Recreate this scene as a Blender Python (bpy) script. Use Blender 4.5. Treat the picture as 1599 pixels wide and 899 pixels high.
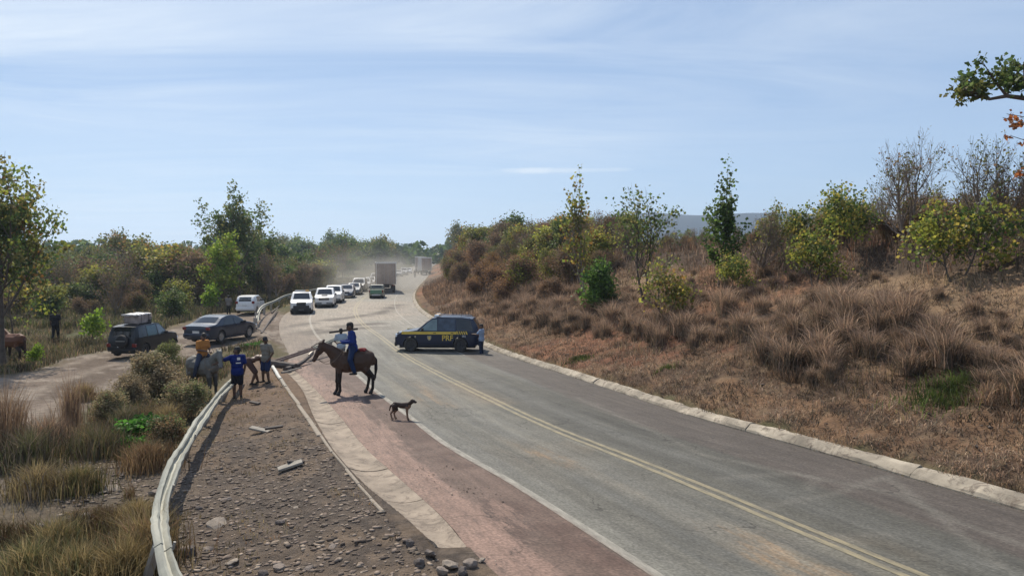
import bpy, math, random
import numpy as np
from mathutils import Vector, Matrix

for o in list(bpy.data.objects):
    bpy.data.objects.remove(o)
sc = bpy.context.scene
C = sc.collection
R = math.radians
PI = math.pi

# ------------------------------------------------------------------ camera
CAM_Z = 5.0
F = 1155.0                      # focal length in pixels of a 1599 px wide picture
PITCH = math.atan(51.5 / F)
cam_d = bpy.data.cameras.new('camera')
cam = bpy.data.objects.new('camera', cam_d)
C.objects.link(cam)
cam.location = (0, 0, CAM_Z)
cam.rotation_euler = (PI / 2 - PITCH, 0, 0)
cam_d.sensor_width = 36.0
cam_d.lens = 36.0 * F / 1599.0
cam_d.clip_start = 0.1
cam_d.clip_end = 9000
sc.camera = cam

# ------------------------------------------------------------------ light
SUN_AZ = -26.0                  # degrees clockwise from +Y: a little left of straight ahead
SUN_EL = 47.0
sun_d = bpy.data.lights.new('sun', 'SUN')
sun = bpy.data.objects.new('sun', sun_d)
C.objects.link(sun)
sun_d.energy = 5.0
sun_d.angle = R(0.6)
sun_d.color = (1.0, 0.91, 0.77)
_to = Vector((math.sin(R(SUN_AZ)) * math.cos(R(SUN_EL)), math.cos(R(SUN_AZ)) * math.cos(R(SUN_EL)), math.sin(R(SUN_EL))))
sun.rotation_euler = _to.to_track_quat('Z', 'Y').to_euler()
sun.location = (-20, 40, 60)

w = bpy.data.worlds.new('World')
sc.world = w
w.use_nodes = True
nt = w.node_tree
nt.nodes.clear()
def N(nt, t, **k):
    n = nt.nodes.new(t)
    for a, b in k.items():
        setattr(n, a, b)
    return n
def L(nt, a, b):
    nt.links.new(a, b)
sky = N(nt, 'ShaderNodeTexSky', sky_type='NISHITA')
sky.sun_disc = False
sky.sun_elevation = R(SUN_EL)
sky.sun_rotation = R(SUN_AZ)
sky.altitude = 300
sky.air_density = 1.0
sky.dust_density = 0.25
sky.ozone_density = 2.5
tc = N(nt, 'ShaderNodeTexCoord')
sep = N(nt, 'ShaderNodeSeparateXYZ'); L(nt, tc.outputs['Generated'], sep.inputs[0])
zc = N(nt, 'ShaderNodeMath', operation='MAXIMUM'); L(nt, sep.outputs[2], zc.inputs[0]); zc.inputs[1].default_value = 0.0
za = N(nt, 'ShaderNodeMath', operation='ADD'); L(nt, zc.outputs[0], za.inputs[0]); za.inputs[1].default_value = 0.06
dx = N(nt, 'ShaderNodeMath', operation='DIVIDE'); L(nt, sep.outputs[0], dx.inputs[0]); L(nt, za.outputs[0], dx.inputs[1])
dy = N(nt, 'ShaderNodeMath', operation='DIVIDE'); L(nt, sep.outputs[1], dy.inputs[0]); L(nt, za.outputs[0], dy.inputs[1])
cmb = N(nt, 'ShaderNodeCombineXYZ'); L(nt, dx.outputs[0], cmb.inputs[0]); L(nt, dy.outputs[0], cmb.inputs[1])
mp = N(nt, 'ShaderNodeMapping'); L(nt, cmb.outputs[0], mp.inputs[0])
mp.inputs['Rotation'].default_value = (0, 0, R(-24)); mp.inputs['Scale'].default_value = (0.42, 1.15, 1)
mp.inputs['Location'].default_value = (1.3, 0.4, 0)
n1 = N(nt, 'ShaderNodeTexNoise'); L(nt, mp.outputs[0], n1.inputs['Vector'])
n1.inputs['Scale'].default_value = 0.9; n1.inputs['Detail'].default_value = 9; n1.inputs['Roughness'].default_value = 0.62; n1.inputs['Distortion'].default_value = 1.1
r1 = N(nt, 'ShaderNodeMapRange'); L(nt, n1.outputs[0], r1.inputs['Value'])
r1.inputs['From Min'].default_value = 0.33; r1.inputs['From Max'].default_value = 0.74
n2 = N(nt, 'ShaderNodeTexNoise'); L(nt, cmb.outputs[0], n2.inputs['Vector'])
n2.inputs['Scale'].default_value = 0.33; n2.inputs['Detail'].default_value = 2
r2 = N(nt, 'ShaderNodeMapRange'); L(nt, n2.outputs[0], r2.inputs['Value'])
r2.inputs['From Min'].default_value = 0.25; r2.inputs['From Max'].default_value = 0.60
cm = N(nt, 'ShaderNodeMath', operation='MULTIPLY'); L(nt, r1.outputs[0], cm.inputs[0]); L(nt, r2.outputs[0], cm.inputs[1])
lft = N(nt, 'ShaderNodeMapRange'); L(nt, sep.outputs[0], lft.inputs['Value']); lft.inputs['From Min'].default_value = -.55; lft.inputs['From Max'].default_value = .6; lft.inputs['To Min'].default_value = 1.35; lft.inputs['To Max'].default_value = .35
hi_ = N(nt, 'ShaderNodeMapRange'); L(nt, sep.outputs[2], hi_.inputs['Value']); hi_.inputs['From Min'].default_value = .08; hi_.inputs['From Max'].default_value = .27; hi_.inputs['To Min'].default_value = .35; hi_.inputs['To Max'].default_value = 1.15
lh_ = N(nt, 'ShaderNodeMath', operation='MULTIPLY'); L(nt, lft.outputs[0], lh_.inputs[0]); L(nt, hi_.outputs[0], lh_.inputs[1])
cm2 = N(nt, 'ShaderNodeMath', operation='MULTIPLY'); L(nt, cm.outputs[0], cm2.inputs[0]); L(nt, lh_.outputs[0], cm2.inputs[1])
cf = N(nt, 'ShaderNodeMath', operation='MULTIPLY', use_clamp=True); L(nt, cm2.outputs[0], cf.inputs[0]); cf.inputs[1].default_value = 0.85
# thin bright streak of cloud low in the sky: an elongated soft patch in direction space
az = N(nt, 'ShaderNodeMath', operation='ARCTAN2'); L(nt, sep.outputs[0], az.inputs[0]); L(nt, sep.outputs[1], az.inputs[1])
nz = N(nt, 'ShaderNodeTexNoise'); L(nt, tc.outputs['Generated'], nz.inputs['Vector']); nz.inputs['Scale'].default_value = 16; nz.inputs['Detail'].default_value = 6
def msub(a, v, mul):
    s = N(nt, 'ShaderNodeMath', operation='SUBTRACT'); L(nt, a, s.inputs[0]); s.inputs[1].default_value = v
    m = N(nt, 'ShaderNodeMath', operation='MULTIPLY'); L(nt, s.outputs[0], m.inputs[0]); m.inputs[1].default_value = mul
    p = N(nt, 'ShaderNodeMath', operation='POWER'); L(nt, m.outputs[0], p.inputs[0]); p.inputs[1].default_value = 2.0
    return p.outputs[0]
sa = msub(az.outputs[0], 0.055, 10.0); sb = msub(sep.outputs[2], 0.1125, 210.0)
ss = N(nt, 'ShaderNodeMath', operation='ADD'); L(nt, sa, ss.inputs[0]); L(nt, sb, ss.inputs[1])
sn = N(nt, 'ShaderNodeMath', operation='MULTIPLY_ADD'); L(nt, nz.outputs[0], sn.inputs[0]); sn.inputs[1].default_value = 3.0; L(nt, ss.outputs[0], sn.inputs[2])
sr = N(nt, 'ShaderNodeMapRange'); L(nt, sn.outputs[0], sr.inputs['Value'])
sr.inputs['From Min'].default_value = 2.6; sr.inputs['From Max'].default_value = 0.9; sr.inputs['To Max'].default_value = 0.9
cadd = N(nt, 'ShaderNodeMath', operation='MAXIMUM'); L(nt, cf.outputs[0], cadd.inputs[0]); L(nt, sr.outputs[0], cadd.inputs[1])
# dry-season haze: the clear sky is veiled by a pale, nearly even blue that deepens with height
rp = N(nt, 'ShaderNodeValToRGB'); L(nt, zc.outputs[0], rp.inputs[0])
el_ = rp.color_ramp.elements
el_[0].position = 0.0; el_[0].color = (.475, .655, .855, 1)
el_[1].position = 1.0; el_[1].color = (.15, .24, .46, 1)
for ps_, c_ in ((.07, (.435, .605, .825, 1)), (.18, (.360, .510, .745, 1)), (.34, (.295, .425, .655, 1))):
    q_ = el_.new(ps_); q_.color = c_
rs_ = N(nt, 'ShaderNodeVectorMath', operation='SCALE'); L(nt, rp.outputs[0], rs_.inputs[0]); rs_.inputs['Scale'].default_value = 1 / 0.12
veil = N(nt, 'ShaderNodeMix', data_type='RGBA'); veil.inputs['Factor'].default_value = .84; L(nt, sky.outputs[0], veil.inputs['A']); L(nt, rs_.outputs[0], veil.inputs['B'])
mix = N(nt, 'ShaderNodeMix', data_type='RGBA'); L(nt, cadd.outputs[0], mix.inputs['Factor']); L(nt, veil.outputs['Result'], mix.inputs['A'])
mix.inputs['B'].default_value = (6.7, 7.3, 7.9, 1)
bg = N(nt, 'ShaderNodeBackground'); L(nt, mix.outputs['Result'], bg.inputs[0]); bg.inputs[1].default_value = 0.12
wo = N(nt, 'ShaderNodeOutputWorld'); L(nt, bg.outputs[0], wo.inputs[0])

sc.view_settings.view_transform = 'Standard'
sc.view_settings.look = 'None'
sc.view_settings.gamma = 1
sc.view_settings.exposure = 0.1
sc.cycles.max_bounces = 6
sc.cycles.transparent_max_bounces = 6
sc.cycles.volume_bounces = 0
sc.cycles.diffuse_bounces = 3
sc.cycles.use_denoising = True

# ------------------------------------------------------------------ materials
MATS = {}
def principled(m):
    return m.node_tree.nodes['Principled BSDF']
def mat(name, rgb, rough=0.6, metal=0.0, var=0.12, scale=8.0, bump=0.0, bscale=40.0, coat=0.0, dust=0.0, stain=0.0):
    if name in MATS:
        return MATS[name]
    m = bpy.data.materials.new(name); m.use_nodes = True
    t = m.node_tree; p = principled(m)
    co = N(t, 'ShaderNodeTexCoord')
    nz = N(t, 'ShaderNodeTexNoise'); L(t, co.outputs['Object'], nz.inputs['Vector'])
    nz.inputs['Scale'].default_value = scale; nz.inputs['Detail'].default_value = 5
    mr = N(t, 'ShaderNodeMapRange'); L(t, nz.outputs[0], mr.inputs['Value'])
    mr.inputs['From Min'].default_value = 0.3; mr.inputs['From Max'].default_value = 0.7
    mr.inputs['To Min'].default_value = 1 - var; mr.inputs['To Max'].default_value = 1 + var
    mx = N(t, 'ShaderNodeVectorMath', operation='SCALE'); mx.inputs[0].default_value = rgb; L(t, mr.outputs[0], mx.inputs['Scale'])
    last = mx.outputs[0]
    if dust > 0:
        n3 = N(t, 'ShaderNodeTexNoise'); L(t, co.outputs['Object'], n3.inputs['Vector']); n3.inputs['Scale'].default_value = 2.5; n3.inputs['Detail'].default_value = 6
        d = N(t, 'ShaderNodeMath', operation='MULTIPLY'); L(t, n3.outputs[0], d.inputs[0]); d.inputs[1].default_value = dust
        dm = N(t, 'ShaderNodeMix', data_type='RGBA'); L(t, d.outputs[0], dm.inputs['Factor']); L(t, last, dm.inputs['A']); dm.inputs['B'].default_value = (.36, .29, .22, 1)
        last = dm.outputs['Result']
    if stain > 0:
        n4 = N(t, 'ShaderNodeTexNoise'); L(t, co.outputs['Object'], n4.inputs['Vector']); n4.inputs['Scale'].default_value = 3.4; n4.inputs['Detail'].default_value = 9; n4.inputs['Roughness'].default_value = .72; n4.inputs['Distortion'].default_value = .6
        s4 = N(t, 'ShaderNodeMapRange'); L(t, n4.outputs[0], s4.inputs['Value']); s4.inputs['From Min'].default_value = .50; s4.inputs['From Max'].default_value = .62; s4.inputs['To Max'].default_value = stain
        sm4 = N(t, 'ShaderNodeMix', data_type='RGBA'); L(t, s4.outputs[0], sm4.inputs['Factor']); L(t, last, sm4.inputs['A']); sm4.inputs['B'].default_value = (.095, .072, .055, 1)
        last = sm4.outputs['Result']
    L(t, last, p.inputs['Base Color'])
    p.inputs['Roughness'].default_value = rough; p.inputs['Metallic'].default_value = metal
    p.inputs['Coat Weight'].default_value = coat; p.inputs['Coat Roughness'].default_value = 0.08
    if bump > 0:
        n2 = N(t, 'ShaderNodeTexNoise'); L(t, co.outputs['Object'], n2.inputs['Vector']); n2.inputs['Scale'].default_value = bscale; n2.inputs['Detail'].default_value = 4
        b = N(t, 'ShaderNodeBump'); b.inputs['Strength'].default_value = bump; b.inputs['Distance'].default_value = 0.02
        L(t, n2.outputs[0], b.inputs['Height']); L(t, b.outputs[0], p.inputs['Normal'])
    MATS[name] = m
    return m

def vcol_mat(name, rough=0.85, nscale=12.0, var=0.25, bump=0.5, bscale=30.0, bdist=0.04, trans=0.0, spec=0.3, objrand=0.0, world=False):
    """albedo from the per-vertex attribute 'Col', broken up by procedural grain"""
    m = bpy.data.materials.new(name); m.use_nodes = True
    t = m.node_tree; p = principled(m)
    at = N(t, 'ShaderNodeAttribute', attribute_name='Col')
    co = N(t, 'ShaderNodeTexCoord')
    nz = N(t, 'ShaderNodeTexNoise'); L(t, co.outputs['Object'], nz.inputs['Vector']); nz.inputs['Scale'].default_value = nscale; nz.inputs['Detail'].default_value = 7; nz.inputs['Roughness'].default_value = 0.65
    mr = N(t, 'ShaderNodeMapRange'); L(t, nz.outputs[0], mr.inputs['Value']); mr.inputs['From Min'].default_value = 0.3; mr.inputs['From Max'].default_value = 0.7
    mr.inputs['To Min'].default_value = 1 - var; mr.inputs['To Max'].default_value = 1 + var
    sc_ = mr.outputs[0]
    if objrand > 0:
        oi = N(t, 'ShaderNodeObjectInfo')
        m2 = N(t, 'ShaderNodeMapRange'); L(t, oi.outputs['Random'], m2.inputs['Value']); m2.inputs['To Min'].default_value = 1 - objrand; m2.inputs['To Max'].default_value = 1 + objrand
        mm = N(t, 'ShaderNodeMath', operation='MULTIPLY'); L(t, sc_, mm.inputs[0]); L(t, m2.outputs[0], mm.inputs[1]); sc_ = mm.outputs[0]
    v = N(t, 'ShaderNodeVectorMath', operation='SCALE'); L(t, at.outputs['Color'], v.inputs[0]); L(t, sc_, v.inputs['Scale'])
    L(t, v.outputs[0], p.inputs['Base Color'])
    p.inputs['Roughness'].default_value = rough; p.inputs['Specular IOR Level'].default_value = spec
    if bump > 0:
        n2 = N(t, 'ShaderNodeTexNoise'); L(t, co.outputs['Object'], n2.inputs['Vector']); n2.inputs['Scale'].default_value = bscale; n2.inputs['Detail'].default_value = 6; n2.inputs['Roughness'].default_value = 0.7
        b = N(t, 'ShaderNodeBump'); b.inputs['Strength'].default_value = bump; b.inputs['Distance'].default_value = bdist
        L(t, n2.outputs[0], b.inputs['Height']); L(t, b.outputs[0], p.inputs['Normal'])
    if trans > 0:
        tr = N(t, 'ShaderNodeBsdfTranslucent'); L(t, v.outputs[0], tr.inputs[0])
        mxs = N(t, 'ShaderNodeMixShader'); mxs.inputs[0].default_value = trans
        L(t, p.outputs[0], mxs.inputs[1]); L(t, tr.outputs[0], mxs.inputs[2])
        out = [n for n in t.nodes if n.type == 'OUTPUT_MATERIAL'][0]
        L(t, mxs.outputs[0], out.inputs[0])
    MATS[name] = m
    return m

M_LEAF = vcol_mat('leaves', rough=0.55, nscale=3.0, var=0.15, bump=0, trans=0.55, spec=0.35, objrand=0.14)
M_DRY = vcol_mat('dry_leaves', rough=0.8, nscale=3.0, var=0.15, bump=0, trans=0.3, spec=0.15, objrand=0.14)
M_BARK = mat('bark', (0.10, 0.08, 0.065), 0.9, var=0.3, scale=6, bump=0.6, bscale=25)
M_TWIG = mat('twig', (0.20, 0.16, 0.13), 0.9, var=0.3, scale=3)
M_GROUND = vcol_mat('ground_soil', rough=0.95, nscale=5.0, var=0.30, bump=0.9, bscale=9.0, bdist=0.12, spec=0.1)
M_COAT = vcol_mat('animal_coat', rough=0.62, nscale=9, var=0.10, bump=0.1, bscale=60, spec=0.3)
M_SKIN = vcol_mat('skin', rough=0.55, nscale=12, var=0.05, bump=0, spec=0.4)
M_STONE = vcol_mat('stone', rough=0.9, nscale=14, var=0.3, bump=0.5, bscale=22, bdist=0.03, spec=0.2)

# ------------------------------------------------------------------ object helpers
def tag(o, label=None, cat=None, group=None, kind=None):
    if label: o['label'] = label
    if cat: o['category'] = cat
    if group: o['group'] = group
    if kind: o['kind'] = kind
    return o
def empty(name, loc=(0, 0, 0), rz=0.0, label=None, cat=None, group=None, kind=None):
    o = bpy.data.objects.new(name, None); C.objects.link(o)
    o.location = loc; o.rotation_euler = (0, 0, rz); o.empty_display_size = 0.3
    return tag(o, label, cat, group, kind)
def link(name, me, parent=None):
    o = bpy.data.objects.new(name, me); C.objects.link(o)
    if parent is not None: o.parent = parent
    return o
def np_mesh(name, V, Fc, col=None, m=None, smooth=False, uv=None):
    """V (n,3); Fc (k,3) or (k,4) int array, or a list of such"""
    me = bpy.data.meshes.new(name)
    V = np.asarray(V, dtype=np.float32)
    if not isinstance(Fc, (list, tuple)): Fc = [Fc]
    Fc = [np.asarray(f, dtype=np.int32) for f in Fc if len(f)]
    me.vertices.add(len(V)); me.vertices.foreach_set('co', V.ravel())
    idx = np.concatenate([f.ravel() for f in Fc]); cnt = np.concatenate([np.full(len(f), f.shape[1], dtype=np.int32) for f in Fc])
    st = np.concatenate([[0], np.cumsum(cnt)[:-1]]).astype(np.int32)
    me.loops.add(len(idx)); me.loops.foreach_set('vertex_index', idx)
    me.polygons.add(len(cnt)); me.polygons.foreach_set('loop_start', st)
    if smooth: me.polygons.foreach_set('use_smooth', np.ones(len(cnt), dtype=bool))
    if col is not None:
        a = me.color_attributes.new('Col', 'FLOAT_COLOR', 'POINT')
        c4 = np.ones((len(V), 4), dtype=np.float32); c4[:, :3] = col
        a.data.foreach_set('color', c4.ravel())
    if uv is not None:
        u = me.uv_layers.new(name='UVMap')
        u.data.foreach_set('uv', np.asarray(uv, dtype=np.float32)[idx].ravel())
    if m: me.materials.append(m)
    me.update(calc_edges=True)
    me.validate()
    return me

class MB:
    """collects simple shapes into ONE mesh"""
    def __init__(s): s.v = []; s.f = []
    def quad_strip(s, ringA, ringB, close=True):
        n = len(ringA)
        for i in range(n if close else n - 1):
            j = (i + 1) % n
            s.f.append((ringA[i], ringA[j], ringB[j], ringB[i]))
    def box(s, c, d, rot=None, bev=0.0):
        x, y, z = d[0] / 2, d[1] / 2, d[2] / 2
        if bev <= 0:
            pts = [(-x, -y, -z), (x, -y, -z), (x, y, -z), (-x, y, -z), (-x, -y, z), (x, -y, z), (x, y, z), (-x, y, z)]
            fs = [(0, 3, 2, 1), (4, 5, 6, 7), (0, 1, 5, 4), (1, 2, 6, 5), (2, 3, 7, 6), (3, 0, 4, 7)]
        else:
            b = min(bev, x * .9, y * .9, z * .9)
            pts = []
            for (zz, in_) in ((-z, b), (-z + b, 0), (z - b, 0), (z, b)):
                xi, yi = x - in_, y - in_
                k = b if in_ == 0 else 0
                pts += [(-xi + k, -yi, zz), (xi - k, -yi, zz), (xi, -yi + k, zz), (xi, yi - k, zz), (xi - k, yi, zz), (-xi + k, yi, zz), (-xi, yi - k, zz), (-xi, -yi + k, zz)]
            fs = []
            for r in range(3):
                for i in range(8):
                    j = (i + 1) % 8
                    fs.append((r * 8 + i, r * 8 + j, r * 8 + 8 + j, r * 8 + 8 + i))
            fs.append(tuple(range(7, -1, -1))); fs.append(tuple(range(24, 32)))
        o = len(s.v)
        Mx = Matrix(rot).to_3x3() if rot is not None and not isinstance(rot, Matrix) else (rot.to_3x3() if rot is not None else None)
        for p in pts:
            q = Vector(p)
            if Mx is not None: q = Mx @ q
            s.v.append((q.x + c[0], q.y + c[1], q.z + c[2]))
        s.f += [tuple(o + i for i in f) for f in fs]
        return s
    def tube(s, pts, radii, n=8, cap=True):
        if not hasattr(radii, '__len__'): radii = [radii] * len(pts)
        pts = [Vector(p) for p in pts]
        rings = []
        up = Vector((0, 0, 1))
        for i, p in enumerate(pts):
            d = (pts[min(i + 1, len(pts) - 1)] - pts[max(i - 1, 0)])
            if d.length < 1e-9: d = Vector((0, 0, 1))
            d.normalize()
            ref = up if abs(d.z) < 0.92 else Vector((1, 0, 0))
            a = d.cross(ref).normalized(); b = a.cross(d)
            o = len(s.v)
            for k in range(n):
                t = 2 * PI * k / n
                q = p + (a * math.cos(t) + b * math.sin(t)) * radii[i]
                s.v.append(tuple(q))
            rings.append(list(range(o, o + n)))
        for i in range(len(rings) - 1): s.quad_strip(rings[i], rings[i + 1])
        if cap:
            s.f.append(tuple(reversed(rings[0]))); s.f.append(tuple(rings[-1]))
        return s
    def lathe(s, prof, axis='X', c=(0, 0, 0), n=20, cap=True):
        """prof: list of (axial, radius)"""
        rings = []
        for a, r in prof:
            o = len(s.v)
            for k in range(n):
                t = 2 * PI * k / n
                if axis == 'X': q = (c[0] + a, c[1] + r * math.cos(t), c[2] + r * math.sin(t))
                elif axis == 'Y': q = (c[0] + r * math.cos(t), c[1] + a, c[2] + r * math.sin(t))
                else: q = (c[0] + r * math.cos(t), c[1] + r * math.sin(t), c[2] + a)
                s.v.append(q)
            rings.append(list(range(o, o + n)))
        for i in range(len(rings) - 1): s.quad_strip(rings[i], rings[i + 1])
        if cap: s.f.append(tuple(reversed(rings[0]))); s.f.append(tuple(rings[-1]))
        return s
    def prism(s, poly, y0, y1, axis='Y'):
        n = len(poly); o = len(s.v)
        for yy in (y0, y1):
            for (a, b) in poly:
                s.v.append((a, yy, b) if axis == 'Y' else ((yy, a, b) if axis == 'X' else (a, b, yy)))
        A = list(range(o, o + n)); B = list(range(o + n, o + 2 * n))
        s.quad_strip(A, B); s.f.append(tuple(reversed(A))); s.f.append(tuple(B))
        return s
    def grid(s, P):
        """P: 2-D list of points"""
        o = len(s.v); r = len(P); c = len(P[0])
        for row in P:
            for p in row: s.v.append(tuple(p))
        for i in range(r - 1):
            for j in range(c - 1):
                s.f.append((o + i * c + j, o + i * c + j + 1, o + (i + 1) * c + j + 1, o + (i + 1) * c + j))
        return s
    def mesh(s, name, m=None, smooth=False):
        me = bpy.data.meshes.new(name); me.from_pydata(s.v, [], s.f)
        if smooth: me.polygons.foreach_set('use_smooth', [True] * len(me.polygons))
        if m: me.materials.append(m)
        me.update()
        return me
    def build(s, name, m, parent=None, smooth=False):
        return link(name, s.mesh(name, m, smooth), parent)

def fix_normals(me):
    import bmesh
    bm = bmesh.new(); bm.from_mesh(me); bmesh.ops.recalc_face_normals(bm, faces=bm.faces); bm.to_mesh(me); bm.free()
def dup(o, loc=None, rz=None, scale=None, parent=None, label=None, group=None):
    c = o.copy(); C.objects.link(c)
    if parent is not None: c.parent = parent
    if loc is not None: c.location = loc
    if rz is not None: c.rotation_euler = (0, 0, rz)
    if scale is not None: c.scale = scale if hasattr(scale, '__len__') else (scale,) * 3
    if label: c['label'] = label
    if group: c['group'] = group
    for ch in list(o.children):
        dup(ch, parent=c)
    return c

# ------------------------------------------------------------------ noise in numpy
def _hash(ix, iy, seed):
    h = (ix.astype(np.int64) * 374761393 + iy.astype(np.int64) * 668265263 + seed * 1442695) & 0x7fffffff
    h = (h ^ (h >> 13)) * 1274126177 & 0x7fffffff
    return ((h ^ (h >> 16)) & 0xffff) / 65535.0
def vnoise(x, y, seed=0):
    x = np.asarray(x, float); y = np.asarray(y, float)
    ix = np.floor(x); iy = np.floor(y); fx = x - ix; fy = y - iy
    fx = fx * fx * (3 - 2 * fx); fy = fy * fy * (3 - 2 * fy)
    a = _hash(ix, iy, seed); b = _hash(ix + 1, iy, seed); c = _hash(ix, iy + 1, seed); d = _hash(ix + 1, iy + 1, seed)
    return (a * (1 - fx) + b * fx) * (1 - fy) + (c * (1 - fx) + d * fx) * fy
def fbm(x, y, seed=0, oct=4):
    s = 0; a = 0.5; f = 1.0; t = 0
    for i in range(oct):
        s = s + a * vnoise(np.asarray(x) * f + 17.3 * i, np.asarray(y) * f - 9.1 * i, seed + i); t += a; a *= 0.5; f *= 2.03
    return s / t
def sstep(a, b, x):
    t = np.clip((np.asarray(x, float) - a) / (b - a), 0, 1)
    return t * t * (3 - 2 * t)

# ------------------------------------------------------------------ the lie of the land
def zr(Y):
    t = np.clip(42 - np.asarray(Y, float), 0, 60)
    return 0.043 * np.where(t < 10, t * t / 20.0, t - 5)
def ground_at(px, py, z_extra=0.0):
    """point of the road level that the photograph shows at pixel px, py"""
    u = (px - 799.5) / F; v = (449.5 - py) / F
    d = Vector((u, math.cos(PITCH) + v * math.sin(PITCH), -math.sin(PITCH) + v * math.cos(PITCH)))
    Y = 30.0
    for _ in range(60):
        z = float(zr(Y)) + z_extra
        Yn = d.y * (CAM_Z - z) / max(-d.z, 1e-4)
        Y = 0.5 * Y + 0.5 * min(Yn, 2000)
    return (d.x / d.y * Y, Y)
def curve_fn(pts):
    pts = sorted([(y, x) for x, y in pts])
    ys = np.array([p[0] for p in pts]); xs = np.array([p[1] for p in pts])
    m = np.gradient(xs, ys)
    def f(Y):
        Y = np.asarray(Y, float)
        i = np.clip(np.searchsorted(ys, Y) - 1, 0, len(ys) - 2)
        h = ys[i + 1] - ys[i]; t = (Y - ys[i]) / h
        tc = np.clip(t, 0, 1)
        a = xs[i] * (2 * tc**3 - 3 * tc**2 + 1) + h * m[i] * (tc**3 - 2 * tc**2 + tc) + xs[i + 1] * (-2 * tc**3 + 3 * tc**2) + h * m[i + 1] * (tc**3 - tc**2)
        a = a + np.where(t < 0, t * h * m[0], 0) + np.where(t > 1, (t - 1) * h * m[-1], 0)
        return a
    return f
def px_curve(px, extra=()):
    return curve_fn([ground_at(*p) for p in px] + list(extra))
XK = px_curve([(1599, 797), (1320, 716), (1100, 655), (940, 603), (760, 542), (700, 513), (660, 490), (645, 470)], [(-14.4, 111), (-17.6, 148), (-24.0, 214), (-31.5, 289), (-41, 400)])
XC = px_curve([(1430, 899), (1250, 825), (1130, 775), (1000, 722), (880, 675), (760, 620), (650, 565), (600, 530), (566, 505), (555, 482)], [(-17.0, 84), (-20.2, 118), (-23.4, 160), (-28.5, 222), (-35.6, 289), (-45, 400)])
XL = px_curve([(1030, 899), (900, 815), (800, 752), (700, 695), (640, 650), (600, 620), (552, 580), (515, 545), (492, 520)], [(-16.4, 60), (-20.4, 84), (-23.7, 118), (-27.0, 160), (-32.1, 222), (-39.1, 289), (-48.5, 400)])
GR = px_curve([(760, 880), (737, 858), (711, 824), (630, 748), (583, 708), (535, 652), (495, 608), (443, 562)])
GL = px_curve([(700, 880), (684, 867), (617, 805), (559, 756), (519, 712), (487, 660), (463, 604), (421, 561)])
Y_GUT0, Y_GUT1 = 9.6, 34.0
def XS(Y):
    """outer edge of the left shoulder"""
    Y = np.asarray(Y, float)
    a = GR(np.minimum(Y, 36)); b = XL(Y) - 2.3 + 1.2 * sstep(60, 90, Y)
    t = sstep(31, 37, Y)
    return a * (1 - t) + b * t
def slope_cos(fn, Y):
    d = (fn(np.asarray(Y) + 1.0) - fn(np.asarray(Y) - 1.0)) / 2.0
    return 1.0 / np.sqrt(1 + d * d)
BD = np.array([-2, 0, 0.35, 0.6, 3.0, 5.5, 8.0, 10.2, 11.4, 13, 16, 30, 60, 3000.0])
BZ = np.array([0, 0.0, 0.06, 0.20, 0.90, 1.95, 3.15, 3.85, 4.80, 5.05, 5.15, 5.25, 5.4, 5.6])
def in_poly_dist(X, Y, poly):
    """signed distance (positive inside)"""
    X = np.asarray(X, float); Y = np.asarray(Y, float)
    dmin = np.full(X.shape, 1e9); ins = np.zeros(X.shape, bool)
    n = len(poly)
    for i in range(n):
        x0, y0 = poly[i]; x1, y1 = poly[(i + 1) % n]
        ex, ey = x1 - x0, y1 - y0
        t = np.clip(((X - x0) * ex + (Y - y0) * ey) / (ex * ex + ey * ey + 1e-9), 0, 1)
        dmin = np.minimum(dmin, np.hypot(X - x0 - t * ex, Y - y0 - t * ey))
        c = ((y0 > Y) != (y1 > Y)) & (X < ex * (Y - y0) / (ey if abs(ey) > 1e-9 else 1e-9) + x0)
        ins ^= c
    return np.where(ins, dmin, -dmin)
def line_dist(X, Y, pts):
    X = np.asarray(X, float); Y = np.asarray(Y, float); dm = np.full(X.shape, 1e9)
    for (x0, y0), (x1, y1) in zip(pts[:-1], pts[1:]):
        ex, ey = x1 - x0, y1 - y0
        t = np.clip(((X - x0) * ex + (Y - y0) * ey) / (ex * ex + ey * ey + 1e-9), 0, 1)
        dm = np.minimum(dm, np.hypot(X - x0 - t * ex, Y - y0 - t * ey))
    return dm
TRACK = [ground_at(*p) for p in [(-350, 680), (-150, 622), (0, 582), (60, 574), (110, 558), (170, 546), (230, 521), (290, 502), (330, 491), (345, 487), (412, 484), (445, 489), (487, 494), (515, 545), (455, 556), (420, 531), (380, 536), (330, 546), (280, 562), (200, 600), (100, 654), (0, 702), (-150, 800), (-350, 1000)]]
STRIP = [ground_at(*p) for p in [(455, 558), (400, 560), (370, 585), (345, 605), (300, 660), (262, 740), (245, 830), (275, 960), (470, 1500), (980, 1500), (760, 899), (640, 835), (520, 705), (455, 605)]]
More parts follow.
